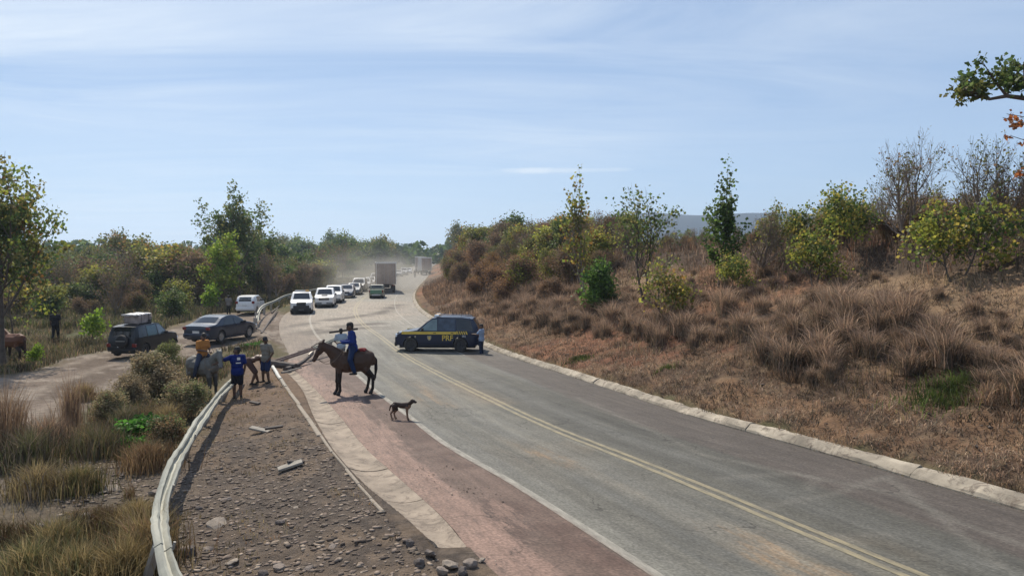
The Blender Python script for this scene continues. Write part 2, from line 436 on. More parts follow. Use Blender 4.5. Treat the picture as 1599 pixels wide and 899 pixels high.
def hgt(X, Y, detail=True):
    X = np.asarray(X, float); Y = np.asarray(Y, float)
    base = zr(Y)
    dk = (X - XK(Y)) * slope_cos(XK, Y)
    bank = np.interp(dk, BD, BZ)
    bump = fbm(X * 0.16, Y * 0.16, 3, 4) - 0.5
    bank = bank * (1 + 0.30 * bump * sstep(1.0, 6, dk)) * (1 - 0.10 * sstep(24, 10, Y))
    # low rise behind the whole right-hand bank, flat beyond
    dl = (XS(Y) - X)                          # distance left of the shoulder
    left = -0.16 * sstep(0.6, 3.0, dl) + 0.0
    inb = in_poly_dist(X, Y, TRACK)
    left = left + sstep(0.5, 4, dl) * (1 - sstep(-1.0, 1.0, inb)) * ((fbm(X * 0.22, Y * 0.22, 11, 4) - 0.45) * 0.55)
    left = left + 0.05 * sstep(-2, 0.5, inb)
    und = (fbm(X * 0.008, Y * 0.008, 21, 3) - 0.5) * 5.0 * sstep(90, 400, np.abs(dl) * (dl > 0) + 0.0)
    bank = bank + .13 * sstep(.12, .32, dk) * sstep(.9, .45, dk) * sstep(.35, .65, fbm(X * .9, Y * .9, 77, 3))
    z = base + np.where(dk > 0, bank, 0) + np.where(dl > 0, left + und, 0)
    onroad = (dk < 0.0) & (dl < 0.0)
    z = np.where(onroad, base - 0.14, z)
    z = np.where((dl >= -.25) & (dl < 0.6), np.maximum(z, base - .16) * 0 + base - 0.035 - .09 * sstep(0.0, -.25, dl), z)
    # trench of the concrete gutter
    gm = (Y > Y_GUT0 + 0.15) & (Y < Y_GUT1 + 0.3)
    gi = np.minimum(X - GL(Y), GR(Y) + .7 - X)
    z = np.where(gm & (gi > -1.5) & (X < GR(Y) + .2), z * sstep(-.3, -1.5, gi) + (base + .018 - 0.29 * sstep(0.10, 0.30, gi)) * (1 - sstep(-.3, -1.5, gi)), z)
    if detail:
        rough = np.where(dk > 0.5, 0.17, 0.0) + np.where(dl > 0.8, 0.045, 0.0)
        z = z + (fbm(X * 1.9, Y * 1.9, 31, 4) - 0.5) * rough * 2.2
    return z
def hz(x, y, dz=0.0):
    return float(hgt(np.array([x]), np.array([y]))[0]) + dz
def P3(px, py, dz=0.0):
    x, y = ground_at(px, py)
    return Vector((x, y, hz(x, y) + dz))

# ------------------------------------------------------------------ terrain
def ground_color(X, Y, Z=None):
    X = np.asarray(X, float); Y = np.asarray(Y, float)
    def c(*v): return np.array(v)[None, :]
    def mixc(a, b, t): return a * (1 - t[:, None]) + b * t[:, None]
    n1 = fbm(X * 0.25, Y * 0.25, 5, 4); n2 = fbm(X * 1.3, Y * 1.3, 6, 4); n3 = fbm(X * 0.06, Y * 0.06, 8, 3); n4 = fbm(X * 4.1, Y * 4.1, 9, 3)
    dk = (X - XK(Y)) * slope_cos(XK, Y); dl = XS(Y) - X
    col = np.repeat(c(.135, .115, .065), len(X), 0)
    col = mixc(col, c(.20, .155, .085), sstep(.45, .62, n1))
    col = mixc(col, c(.085, .10, .045), sstep(.5, .65, n2) * 0.7)
    # stony strip between rail and gutter
    s = np.maximum(sstep(-0.5, 0.4, in_poly_dist(X, Y, STRIP) + (n2 - .5) * 1.2), sstep(3.2, 2.0, dl) * sstep(36, 34, Y) * (dl > -1))
    strip = mixc(np.repeat(c(.150, .120, .096), len(X), 0), c(.22, .165, .12), sstep(.42, .62, n1 * .5 + n2 * .5))
    strip = mixc(strip, c(.095, .080, .070), sstep(.50, .66, n4) * .7)
    strip = mixc(strip, c(.235, .16, .11), sstep(16, 24, Y) * .6)
    col = mixc(col, strip, s)
    # rocky patch left of the rail
    rk = sstep(3.4, 1.2, np.hypot((X + 8.2) * .7, Y - 12.6))
    col = mixc(col, c(.16, .13, .105), rk * .8)
    # dirt track
    t = sstep(-0.9, 0.7, in_poly_dist(X, Y, TRACK) + (n2 - .5) * 2.4 + (n1 - .5) * 1.6)
    tr = mixc(np.repeat(c(.24, .19, .15), len(X), 0), c(.165, .128, .10), sstep(.40, .62, n1))
    tr = mixc(tr, c(.40, .34, .28), sstep(.55, .7, n2) * .6)
    ctr = line_dist(X, Y, [ground_at(*p) for p in [(-150, 700), (0, 636), (100, 606), (200, 568), (300, 526), (390, 512)]])
    for off in (1.0, 2.9):
        tr = mixc(tr, c(.36, .30, .24), sstep(.45, .1, np.abs(ctr - off)) * .45)
    col = mixc(col, tr, t)
    # right-hand bank
    b = sstep(0.2, 0.7, dk)
    bk = mixc(np.repeat(c(.235, .142, .084), len(X), 0), c(.115, .078, .055), sstep(.40, .60, n2 * .6 + n1 * .4))
    bk = mixc(bk, c(.30, .215, .135), sstep(.52, .68, n4) * .45)
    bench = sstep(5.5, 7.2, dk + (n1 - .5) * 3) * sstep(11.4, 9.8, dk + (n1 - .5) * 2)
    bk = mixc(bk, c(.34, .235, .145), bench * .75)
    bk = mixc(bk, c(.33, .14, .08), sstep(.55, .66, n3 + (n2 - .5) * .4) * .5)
    dark = sstep(9.9, 10.6, dk + (n1 - .5) * 1.5) * sstep(14.0, 12.2, dk)  # shade of the steep ledge face deepened in the soil colour
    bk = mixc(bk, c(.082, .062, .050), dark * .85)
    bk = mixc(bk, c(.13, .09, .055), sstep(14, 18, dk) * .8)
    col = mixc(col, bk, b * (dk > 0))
    far = sstep(90, 260, np.hypot(X, Y))
    col = mixc(col, c(.085, .095, .05), far * .7 * (1 - b))
    return np.clip(col * .88, .01, .9)

def make_terrain():
    a_front = np.radians(np.concatenate([np.linspace(-42, 42, 640)]))
    a_back = np.radians(np.linspace(42, 318, 90))[1:-1]
    ang = np.concatenate([a_front, a_back])
    r = [0.6]
    while r[-1] < 2600:
        q = r[-1]
        r.append(q * 1.0165 if q > 6 else q + 0.35)
        if r[-1] > 300: r[-1] = q * 1.05
    r = np.array(r)
    A, RR = np.meshgrid(ang, r)
    X = (np.sin(A) * RR).ravel(); Y = (np.cos(A) * RR).ravel()
    Z = hgt(X, Y)
    col = ground_color(X, Y)
    na, nr = len(ang), len(r)
    i = np.arange(nr - 1)[:, None]; j = np.arange(na)[None, :]
    j2 = (j + 1) % na
    f = np.stack([i * na + j, (i + 1) * na + j, (i + 1) * na + j2, i * na + j2], -1).reshape(-1, 4)
    f = f[:, ::-1]
    V = np.stack([X, Y, Z], 1)
    V = np.vstack([V, [[0, 0, float(hgt(np.array([0.]), np.array([0.]))[0])]]]); col = np.vstack([col, [[.15, .12, .09]]])
    cidx = len(V) - 1
    tri = np.stack([np.arange(na), (np.arange(na) + 1) % na, np.full(na, cidx)], 1)
    tri = tri[:, ::-1]
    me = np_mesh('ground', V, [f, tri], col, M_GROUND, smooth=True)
    return tag(link('ground', me), 'dry earth with a dirt track on the left and a cut bank rising on the right', None, None, 'structure')
make_terrain()

# distant hill seen over the bank
def make_hill():
    rows, cols = 26, 90
    V = []
    for i in range(rows):
        for j in range(cols):
            u = j / (cols - 1); v = i / (rows - 1)
            x = -60 + u * 1500; y = 1500 + v * 700
            prof = np.interp(x, [-60, 40, 130, 190, 330, 450, 640, 760, 1000, 1440], [0, 30, 62, 98, 110, 106, 112, 104, 88, 34])
            z = (prof + 6 * (fbm(x * .012, 3.1, 44, 4) - .5)) * math.sin(PI * min(1, v * 1.15)) ** .7
            V.append((x, y, z - 4))
    f = []
    for i in range(rows - 1):
        for j in range(cols - 1):
            a = i * cols + j
            f.append((a, a + 1, a + cols + 1, a + cols))
    V = np.array(V)
    col = np.array([.028, .045, .055])[None] * (0.7 + .6 * fbm(V[:, 0] * .03, V[:, 1] * .03, 4, 4))[:, None]  # blue of the distance haze mixed into the wooded hill's colour
    me = np_mesh('hill', V, np.array(f), col, M_GROUND, smooth=True)
    tag(link('hill', me), 'long low haze-blue wooded hill far behind the bank', None, None, 'structure')
make_hill()

# ------------------------------------------------------------------ road
def road_color(X, Y, masks=False):
    def c(*v): return np.array(v)[None, :]
    def mixc(a, b, t): return a * (1 - t[:, None]) + b * t[:, None]
    cs = slope_cos(XC, Y); u = (X - XC(Y)) * cs          # metres right of the centre line
    al = (X - XL(Y)) * cs                                # metres right of the left edge line
    dk = (XK(Y) - X) * cs
    n1 = fbm(X * .4, Y * .4, 51, 4)
    st = fbm(u * 2.2, Y * .12, 52, 4); st2 = fbm(u * 7, Y * .35, 53, 3); n4 = fbm(X * 3, Y * 3, 54, 3)
    col = np.repeat(c(.150, .143, .120), len(X), 0)
    col = mixc(col, c(.195, .185, .150), sstep(.45, .62, st))
    col = mixc(col, c(.115, .116, .108), sstep(.52, .70, st2) * .5)
    # far lane is a little darker close by
    col = mixc(col, c(.072, .069, .059), sstep(-.6, .9, u) * sstep(44, 18, Y) * .8)
    # tyre-polished paths
    for q in (-2.7, -1.1, 1.1, 2.7):
        col = mixc(col, c(.225, .222, .20), np.exp(-((u - q) / .35) ** 2) * .35)
    # right shoulder: brown-purple, narrow
    wob = (n1 - .5) * .7
    col = mixc(col, c(.105, .086, .074), sstep(2.05, 1.75, dk + wob * .4) * .85)
    # left shoulder: reddish, with pink broken surface towards the gutter
    sh = sstep(.02, -.06, al)
    shc = mixc(np.repeat(c(.116, .072, .056), len(X), 0), c(.165, .110, .086), sstep(.45, .62, n1 * .5 + n4 * .5))
    dgr = (X - XS(Y))
    pink = sstep(1.25, .55, dgr + (st2 - .5) * 1.2 + (n1 - .5) * .7)
    shc = mixc(shc, c(.22, .16, .135), pink * .35)
    col = mixc(col, shc, sh)
    # sandy smear in the near lane
    sm = np.exp(-((al - 1.45 - .35 * np.sin(Y * .25)) / .62) ** 2) * sstep(.36, .60, st * .6 + n1 * .4) * sstep(34, 20, Y)
    col = mixc(col, c(.23, .175, .115), np.clip(sm * .45, 0, .75))
    if masks: return sh * np.clip(pink + .18, 0, 1) * sstep(37, 33, Y), np.clip(sm * 1.1, 0, 1)
    sm2 = np.exp(-((al - 2.9) / .5) ** 2) * sstep(.46, .6, n1) * sstep(34, 26, Y)
    col = mixc(col, c(.27, .21, .14), np.clip(sm2 * .5, 0, .8))
    # dust spread where the vehicles cross, and the pale far road
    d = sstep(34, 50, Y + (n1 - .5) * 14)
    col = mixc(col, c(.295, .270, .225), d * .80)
    cross = line_dist(X, Y, [ground_at(*p) for p in [(380, 524), (440, 514), (500, 500), (560, 492), (585, 474)]])
    col = mixc(col, c(.36, .29, .22), sstep(6.5, 1.5, cross + (n1 - .5) * 5) * .55)
    # dark wet-looking wheel tracks that curve off the dirt on to the road
    for pl in ([(330, 530), (400, 519), (440, 511), (490, 503), (540, 496), (590, 490), (620, 476)],
               [(350, 540), (420, 528), (460, 521), (500, 514), (545, 508), (590, 505)],
               [(400, 531), (450, 526), (500, 519), (550, 512), (600, 512)]):
        dd = line_dist(X, Y, [ground_at(*p) for p in pl])
        col = mixc(col, c(.105, .085, .066), np.exp(-(dd / .85) ** 2) * sstep(.20, .42, n1) * .95)
    edg_ = sstep(2.6, .2, X - XS(Y) + (n1 - .5) * 3.0) * sstep(32, 37, Y)
    col = mixc(col, c(.215, .17, .13), edg_ * .9)
    # faint tyre arcs on the near right lane
    for pl in ([(1150, 800), (1300, 770), (1385, 742), (1445, 790), (1560, 880)], [(1130, 745), (1240, 738), (1400, 770), (1500, 815), (1599, 850)],
               [(900, 620), (1010, 668), (1100, 710), (1260, 742)], [(1180, 860), (1280, 838), (1390, 835)], [(1275, 745), (1262, 765)]):
        dd = line_dist(X, Y, [ground_at(*p) for p in pl])
        col = mixc(col, c(.215, .20, .17), np.exp(-(dd / .10) ** 2) * .42)
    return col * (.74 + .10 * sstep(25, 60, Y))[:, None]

ROAD_Y = np.concatenate([np.arange(-30, 6, 1.0), np.arange(6, 70, .16), np.arange(70, 160, .6), np.arange(160, 420, 3.0)])
def ribbon(name, fa, fb, ys, n, z, m, colfn=None, kind='structure', label=None, smooth=True, zfn=None):
    a = fa(ys); b = fb(ys); t = np.linspace(0, 1, n)
    X = a[:, None] * (1 - t) + b[:, None] * t; Y = np.repeat(ys[:, None], n, 1)
    Z = zr(Y) + z + (0 if zfn is None else zfn(X, Y, t[None, :]))
    V = np.stack([X.ravel(), Y.ravel(), Z.ravel()], 1)
    i = np.arange(len(ys) - 1)[:, None]; j = np.arange(n - 1)[None, :]
    f = np.stack([i * n + j, i * n + j + 1, (i + 1) * n + j + 1, (i + 1) * n + j], -1).reshape(-1, 4)
    col = colfn(V[:, 0], V[:, 1]) if colfn else None
    cs = slope_cos(XC, V[:, 1])
    uv = np.stack([(V[:, 0] - XC(V[:, 1])) * cs, V[:, 1]], 1)
    me = np_mesh(name, V, f, col, m, smooth, uv)
    return tag(link(name, me), label, None, None, kind)

def asphalt_mat():
    m = bpy.data.materials.new('asphalt'); m.use_nodes = True
    t = m.node_tree; p = principled(m)
    at = N(t, 'ShaderNodeAttribute', attribute_name='Col')
    uvn = N(t, 'ShaderNodeUVMap')
    mp = N(t, 'ShaderNodeMapping'); L(t, uvn.outputs[0], mp.inputs[0]); mp.inputs['Scale'].default_value = (3.2, .22, 1)
    a = N(t, 'ShaderNodeTexNoise'); L(t, mp.outputs[0], a.inputs['Vector']); a.inputs['Scale'].default_value = 1.6; a.inputs['Detail'].default_value = 8; a.inputs['Roughness'].default_value = .7; a.inputs['Distortion'].default_value = .4
    b = N(t, 'ShaderNodeTexNoise'); L(t, uvn.outputs[0], b.inputs['Vector']); b.inputs['Scale'].default_value = 26; b.inputs['Detail'].default_value = 4
    m3 = N(t, 'ShaderNodeTexNoise'); L(t, uvn.outputs[0], m3.inputs['Vector']); m3.inputs['Scale'].default_value = 1.3; m3.inputs['Detail'].default_value = 8; m3.inputs['Roughness'].default_value = .7
    def rng(src, lo, hi, fm=.3, fM=.7):
        r = N(t, 'ShaderNodeMapRange'); L(t, src, r.inputs['Value']); r.inputs['From Min'].default_value = fm; r.inputs['From Max'].default_value = fM
        r.inputs['To Min'].default_value = lo; r.inputs['To Max'].default_value = hi; return r.outputs[0]
    def mul(x, y):
        k = N(t, 'ShaderNodeMath', operation='MULTIPLY'); L(t, x, k.inputs[0]); L(t, y, k.inputs[1]); return k.outputs[0]
    b2 = N(t, 'ShaderNodeTexNoise'); L(t, uvn.outputs[0], b2.inputs['Vector']); b2.inputs['Scale'].default_value = 11; b2.inputs['Detail'].default_value = 6; b2.inputs['Roughness'].default_value = .75
    s = mul(mul(mul(rng(a.outputs[0], .74, 1.24), rng(b.outputs[0], .66, 1.36)), rng(m3.outputs[0], .82, 1.18)), rng(b2.outputs[0], .76, 1.26))
    # hairline cracks
    dn = N(t, 'ShaderNodeTexNoise'); L(t, uvn.outputs[0], dn.inputs['Vector']); dn.inputs['Scale'].default_value = 1.2; dn.inputs['Detail'].default_value = 5
    dv = N(t, 'ShaderNodeVectorMath', operation='SCALE'); L(t, dn.outputs['Color'], dv.inputs[0]); dv.inputs['Scale'].default_value = 1.4
    da = N(t, 'ShaderNodeVectorMath', operation='ADD'); L(t, uvn.outputs[0], da.inputs[0]); L(t, dv.outputs[0], da.inputs[1])
    vo = N(t, 'ShaderNodeTexVoronoi', feature='DISTANCE_TO_EDGE'); L(t, da.outputs[0], vo.inputs['Vector']); vo.inputs['Scale'].default_value = .55
    gate = N(t, 'ShaderNodeTexNoise'); L(t, uvn.outputs[0], gate.inputs['Vector']); gate.inputs['Scale'].default_value = .35
    ck = rng(vo.outputs['Distance'], 1, 0, .0, .012)
    ck = mul(ck, rng(gate.outputs[0], 0, .6, .46, .58))
    inv = N(t, 'ShaderNodeMath', operation='SUBTRACT'); inv.inputs[0].default_value = 1; L(t, ck, inv.inputs[1])
    s = mul(s, inv.outputs[0])
    # coarse pale stone laid bare on the shoulder and sand washed over the lane, in streaks along the road
    mk = N(t, 'ShaderNodeAttribute', attribute_name='Wear'); ms = N(t, 'ShaderNodeSeparateXYZ'); L(t, mk.outputs['Vector'], ms.inputs[0])
    mp2 = N(t, 'ShaderNodeMapping'); L(t, uvn.outputs[0], mp2.inputs[0]); mp2.inputs['Scale'].default_value = (7.0, 1.5, 1); mp2.inputs['Rotation'].default_value = (0, 0, R(-14))
    sn_ = N(t, 'ShaderNodeTexNoise'); L(t, mp2.outputs[0], sn_.inputs['Vector']); sn_.inputs['Scale'].default_value = 1.0; sn_.inputs['Detail'].default_value = 9; sn_.inputs['Roughness'].default_value = .78
    def layer(colr, mask, lo, hi, prev):
        th = N(t, 'ShaderNodeMath', operation='MULTIPLY_ADD'); L(t, mask, th.inputs[0]); th.inputs[1].default_value = .30; L(t, sn_.outputs[0], th.inputs[2])
        f_ = rng(th.outputs[0], 0, .85, lo, hi); g_ = mul(f_, rng(mask, 0, 1, 0, .25))
        mx = N(t, 'ShaderNodeMix', data_type='RGBA'); L(t, g_, mx.inputs['Factor']); L(t, prev, mx.inputs['A']); mx.inputs['B'].default_value = (*colr, 1); return mx.outputs['Result']
    cl_ = layer((.225, .145, .112), ms.outputs[0], .66, .80, at.outputs['Color'])
    cl_ = layer((.23, .155, .09), ms.outputs[1], .66, .86, cl_)
    v = N(t, 'ShaderNodeVectorMath', operation='SCALE'); L(t, cl_, v.inputs[0]); L(t, s, v.inputs['Scale'])
    L(t, v.outputs[0], p.inputs['Base Color']); p.inputs['Roughness'].default_value = .78; p.inputs['Specular IOR Level'].default_value = .28
    bm = N(t, 'ShaderNodeBump'); bm.inputs['Strength'].default_value = .35; bm.inputs['Distance'].default_value = .01; L(t, b.outputs[0], bm.inputs['Height']); L(t, bm.outputs[0], p.inputs['Normal'])
    return m
M_ASPH = asphalt_mat()
def paint_mat(name, rgb, wear=.45):
    m = bpy.data.materials.new(name); m.use_nodes = True
    t = m.node_tree; p = principled(m)
    uvn = N(t, 'ShaderNodeUVMap'); at = N(t, 'ShaderNodeAttribute', attribute_name='Col')
    mp = N(t, 'ShaderNodeMapping'); L(t, uvn.outputs[0], mp.inputs[0]); mp.inputs['Scale'].default_value = (9, 2.2, 1)
    a = N(t, 'ShaderNodeTexNoise'); L(t, mp.outputs[0], a.inputs['Vector']); a.inputs['Scale'].default_value = 1.0; a.inputs['Detail'].default_value = 9; a.inputs['Roughness'].default_value = .8
    r = N(t, 'ShaderNodeMapRange'); L(t, a.outputs[0], r.inputs['Value']); r.inputs['From Min'].default_value = wear - .12; r.inputs['From Max'].default_value = wear + .16; r.inputs['To Min'].default_value = .12; r.inputs['To Max'].default_value = .88
    mx = N(t, 'ShaderNodeMix', data_type='RGBA'); L(t, r.outputs[0], mx.inputs['Factor']); L(t, at.outputs['Color'], mx.inputs['A']); mx.inputs['B'].default_value = (*rgb, 1)
    L(t, mx.outputs['Result'], p.inputs['Base Color']); p.inputs['Roughness'].default_value = .75; p.inputs['Specular IOR Level'].default_value = .3
    return m
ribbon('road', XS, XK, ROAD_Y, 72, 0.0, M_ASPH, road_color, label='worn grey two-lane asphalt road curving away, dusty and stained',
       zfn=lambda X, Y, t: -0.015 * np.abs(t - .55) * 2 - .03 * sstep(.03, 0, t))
def add_wear(ob):
    me = ob.data; n = len(me.vertices); P = np.empty(n * 3, dtype=np.float32); me.vertices.foreach_get('co', P); P = P.reshape(-1, 3)
    a, b = road_color(P[:, 0].astype(float), P[:, 1].astype(float), True)
    at = me.color_attributes.new('Wear', 'FLOAT_COLOR', 'POINT'); c4 = np.zeros((n, 4), dtype=np.float32); c4[:, 0] = a; c4[:, 1] = b; c4[:, 3] = 1; at.data.foreach_set('color', c4.ravel())
add_wear(bpy.data.objects['road'])
ZC = lambda X, Y, t: -0.015 * np.abs(((X - XS(Y)) / np.maximum(XK(Y) - XS(Y), .1)) - .55) * 2
def off(fn, d):
    return lambda Y: fn(Y) + d / slope_cos(fn, Y)
yl = np.concatenate([np.arange(-30, 6, 1.0), np.arange(6, 70, .25), np.arange(70, 160, 1.0), np.arange(160, 420, 4.0)])
M_WHITE = paint_mat('worn_white_paint', (.38, .355, .30), .50)
M_YEL = paint_mat('worn_yellow_paint', (.37, .31, .185), .50)
ribbon('edge_line', off(XL, -.075), off(XL, .075), yl, 3, .005, M_WHITE, road_color, label='worn white line along the left edge of the road', zfn=ZC)
ribbon('edge_line', off(XK, -2.02), off(XK, -1.92), yl[yl > 36], 3, .005, M_WHITE, road_color, label='faint white line along the far right edge of the road', zfn=ZC)
ribbon('centre_line', off(XC, -.17), off(XC, -.055), yl, 3, .005, M_YEL, road_color, label='left of the two faded yellow centre lines', zfn=ZC)
ribbon('centre_line', off(XC, .055), off(XC, .17), yl, 3, .005, M_YEL, road_color, label='right of the two faded yellow centre lines', zfn=ZC)

# ------------------------------------------------------------------ concrete kerb on the right, slabs of the gutter on the left
M_CONC = mat('weathered_concrete', (.33, .285, .22), .92, var=.5, scale=1.7, bump=.4, bscale=40, dust=.12, stain=.75)
M_CONC2 = mat('gutter_concrete', (.29, .235, .18), .93, var=.30, scale=2.2, bump=.6, bscale=45, dust=.15, stain=.6)
rg = random.Random(5)
kerb = empty('concrete_kerb', (float(XK(20)), 20, float(zr(20))), label='pale cracked concrete kerb between the road and the bank', kind='structure')
kloc = Vector(kerb.location)
y = 4.0
while y < 240:
    ln = (1.1 + rg.random() * 2.2) if y < 60 else (3.2 if y < 120 else 9)
    y1 = y + ln * float(slope_cos(XK, y))
    prof = [(0, -.2), (.0, .01), (.03, .06), (.15, .155), (.24, .175), (.31, .16), (.38, .04), (.38, -.2)]
    ns = 7 if y < 60 else 3
    mb = MB(); rings = []
    tilt = rg.uniform(-.004, .004); dz = rg.uniform(-.008, .008); dxs = rg.uniform(-.01, .01)
    chip = rg.random() < .35; cpos = rg.random()
    for k in range(ns):
        t = k / (ns - 1); yy = (y + .005) * (1 - t) + (y1 - .005) * t
        xx = float(XK(yy)); cs = float(slope_cos(XK, yy)); sl = float((XK(yy + .5) - XK(yy - .5)))
        o = len(mb.v)
        for q, (e, z) in enumerate(prof):
            e2 = e + dxs + (rg.uniform(-.02, .02) if q in (2, 3, 4, 5) and ns > 3 else 0)
            z2 = z + dz + tilt * (t - .5) * 4 + (rg.uniform(-.022, .022) if q in (2, 3, 4, 5) and ns > 3 else 0)
            if chip and ns > 3 and abs(t - cpos) < .2 and q in (3, 4): z2 -= .045
            mb.v.append((xx + e2 * cs - kloc.x, yy - e2 * cs * sl - kloc.y, float(zr(yy)) + z2 - kloc.z))
        rings.append(list(range(o, o + len(prof))))
    for a, b in zip(rings[:-1], rings[1:]): mb.quad_strip(a, b)
    mb.f.append(tuple(rings[0])); mb.f.append(tuple(reversed(rings[-1])))
    ob = mb.build('kerb_stone', M_CONC, kerb); fix_normals(ob.data)
    y = y1
gut = empty('drainage_gutter', (float(GR(16)), 16, float(zr(16))), label='shallow stained concrete gutter of long slabs beside the left shoulder', kind='structure')
gloc = Vector(gut.location)
y = Y_GUT0
while y < Y_GUT1 - .5:
    ln = 1.7 + rg.random() * .9
    y1 = min(y + ln, Y_GUT1)
    mb = MB(); rings = []
    n = 9; dz = rg.uniform(-.008, .006); ns = 6
    for k in range(ns):
        t = k / (ns - 1); yy = (y + .012) * (1 - t) + (y1 - .012) * t
        a = float(GL(yy)) + .04; b = float(GR(yy)) - .04
        if y < Y_GUT0 + .1:      # broken near end
            a += .05 * (1 - t) ** 2
        o = len(mb.v)
        for q in range(n):
            s = q / (n - 1); jj = 0
            xx = a * (1 - s) + b * s + jj + .02
            zz = -.025 - .075 * math.sin(PI * min(1, s * 1.0)) ** .9 + dz + .035 * (1 - s)
            mb.v.append((xx - gloc.x, yy + (rg.uniform(-.08, .08) if k == 0 and y < Y_GUT0 + .1 else 0) - gloc.y, float(zr(yy)) + zz - gloc.z))
        for s in (1, 0):
            xx = a * (1 - s) + b * s + .02
            mb.v.append((xx - gloc.x, yy - gloc.y, float(zr(yy)) - .26 - gloc.z))
        rings.append(list(range(o, o + n + 2)))
    for a, b in zip(rings[:-1], rings[1:]): mb.quad_strip(a, b)
    mb.f.append(tuple(rings[0])); mb.f.append(tuple(reversed(rings[-1])))
    ob = mb.build('slab', M_CONC2, gut); fix_normals(ob.data)
    y = y1
# thin old concrete edging, half sunk in the dirt
edg = empty('sunken_edging', P3(480, 650), label='thin pale sunken concrete edging through the dirt beside the gutter', cat='edging')
el = Vector(edg.location)
M_EDGE = mat('pale_edging', (.25, .215, .17), .9, var=.25, scale=6, bump=.5, dust=.4)
pts = [P3(*p) for p in [(441, 598), (452, 612), (466, 634), (481, 655), (500, 682), (520, 708), (541, 735), (560, 758), (580, 783), (598, 805)]]
for a, b in zip(pts[:-1], pts[1:]):
    d = (b - a); mid = (a + b) / 2 - el; wd = .11 if a.y > 17 else .055
    mb = MB(); mb.box((0, 0, 0), (wd + rg.uniform(-.02, .02), d.length - .02, .10), bev=.015)
    ob = mb.build('edging_block', M_EDGE, edg)
    ob.location = mid + Vector((0, 0, -.015)); ob.rotation_euler = (math.asin(d.z / d.length), rg.uniform(-.08, .08), -math.atan2(d.x, d.y) + rg.uniform(-.02, .02))

# ------------------------------------------------------------------ guard rails
M_GALV = mat('dusty_galvanised_steel', (.25, .265, .23), .65, metal=.25, var=.14, scale=3, dust=.35)
M_GALVB = mat('rail_back_steel', (.30, .31, .30), .6, metal=.3, var=.15, scale=3, dust=.4)
M_POST = mat('post_steel', (.28, .27, .25), .6, metal=.3, var=.2, scale=5, dust=.5)
WB = [(-.25, .0), (-.225, .035), (-.17, .085), (-.105, .085), (-.05, .02), (.0, .0), (.05, .02), (.105, .085), (.17, .085), (.225, .035), (.25, .0)]
WB = [(a * .46, b * .80) for a, b in WB]
def w_beam(name, pts, tilts, parent, origin, widths=None, m=None, r=None):
    """sweep the W profile along pts; tilt 0 = wave faces sideways (upright rail), 90 = faces up"""
    r = r or random.Random(1)
    me_v = []; rings = []
    th = .008
    for i, p in enumerate(pts):
        d = (pts[min(i + 1, len(pts) - 1)] - pts[max(i - 1, 0)]).normalized()
        side = Vector((d.y, -d.x, 0)).normalized()          # to the right of travel
        up = side.cross(d)
        t = R(tilts[i]); wv = up * math.cos(t) + side * -math.sin(t); nv = side * math.cos(t) + up * math.sin(t)
        k = widths[i] if widths else 1.0
        o = len(me_v)
        for (a, b) in WB: me_v.append(tuple(p + wv * a * k + nv * b - origin))
        for (a, b) in reversed(WB): me_v.append(tuple(p + wv * a * k * .985 + nv * (b - th) - origin))
        rings.append(list(range(o, o + 2 * len(WB))))
    mb = MB(); mb.v = me_v
    for a, b in zip(rings[:-1], rings[1:]): mb.quad_strip(a, b)
    mb.f.append(tuple(rings[0])); mb.f.append(tuple(reversed(rings[-1])))
    ob = mb.build(name, m or M_GALV, parent, smooth=False); fix_normals(ob.data)
    return ob
def smooth_pts(pts, n):
    """Catmull-Rom through pts -> n points"""
    P = [pts[0] * 2 - pts[1]] + pts + [pts[-1] * 2 - pts[-2]]
    out = []
    for i in range(n):
        t = i / (n - 1) * (len(pts) - 1); k = min(int(t), len(pts) - 2); t -= k
        a, b, c, d = P[k], P[k + 1], P[k + 2], P[k + 3]
        out.append(0.5 * ((2 * b) + (c - a) * t + (2 * a - 5 * b + 4 * c - d) * t * t + (3 * b - a - 3 * c + d) * t ** 3))
    return out
def raised(px, py, h):
    """point at height h above the ground whose picture position is px, py"""
    x, y_ = ground_at(px, py, h - .05)
    return Vector((x, y_, float(zr(y_)) + h - .05))
# the knocked-down rail in the foreground
gr1 = empty('fallen_guardrail', P3(270, 860), label='long pale buckled guardrail leaning over across the dirt in the left foreground', cat='guardrail')
o1 = Vector(gr1.location)
line = [(300, 985), (265, 899), (251, 845), (250, 800), (262, 752), (283, 705), (307, 668), (332, 632), (352, 607), (377, 584)]
hs = [.50, .48, .46, .46, .45, .44, .42, .38, .34, .26]
base = [raised(px, py, h) for (px, py), h in zip(line, hs)]
full = smooth_pts(base, 60)
rr = random.Random(3)
cuts = [0, 11, 24, 36, 48, 59]
for ci in range(len(cuts) - 1):
    seg = full[cuts[ci]:cuts[ci + 1] + 1]
    if ci < len(cuts) - 2: seg = seg + [full[cuts[ci + 1]] * .55 + full[min(cuts[ci + 1] + 1, 59)] * .45]
    lift = .012 * (ci % 2)
    seg = [p + Vector((rr.uniform(-.012, .012), 0, lift + rr.uniform(-.012, .012))) for p in seg]
    tl = [58 + 10 * math.sin((cuts[ci] + k) * .31) for k in range(len(seg))]
    wds = [1.0 + .10 * math.sin((cuts[ci] + k) * .5) for k in range(len(seg))]
    # wave faces the road and upwards
    w_beam('rail_beam', seg, tl, gr1, o1, wds)
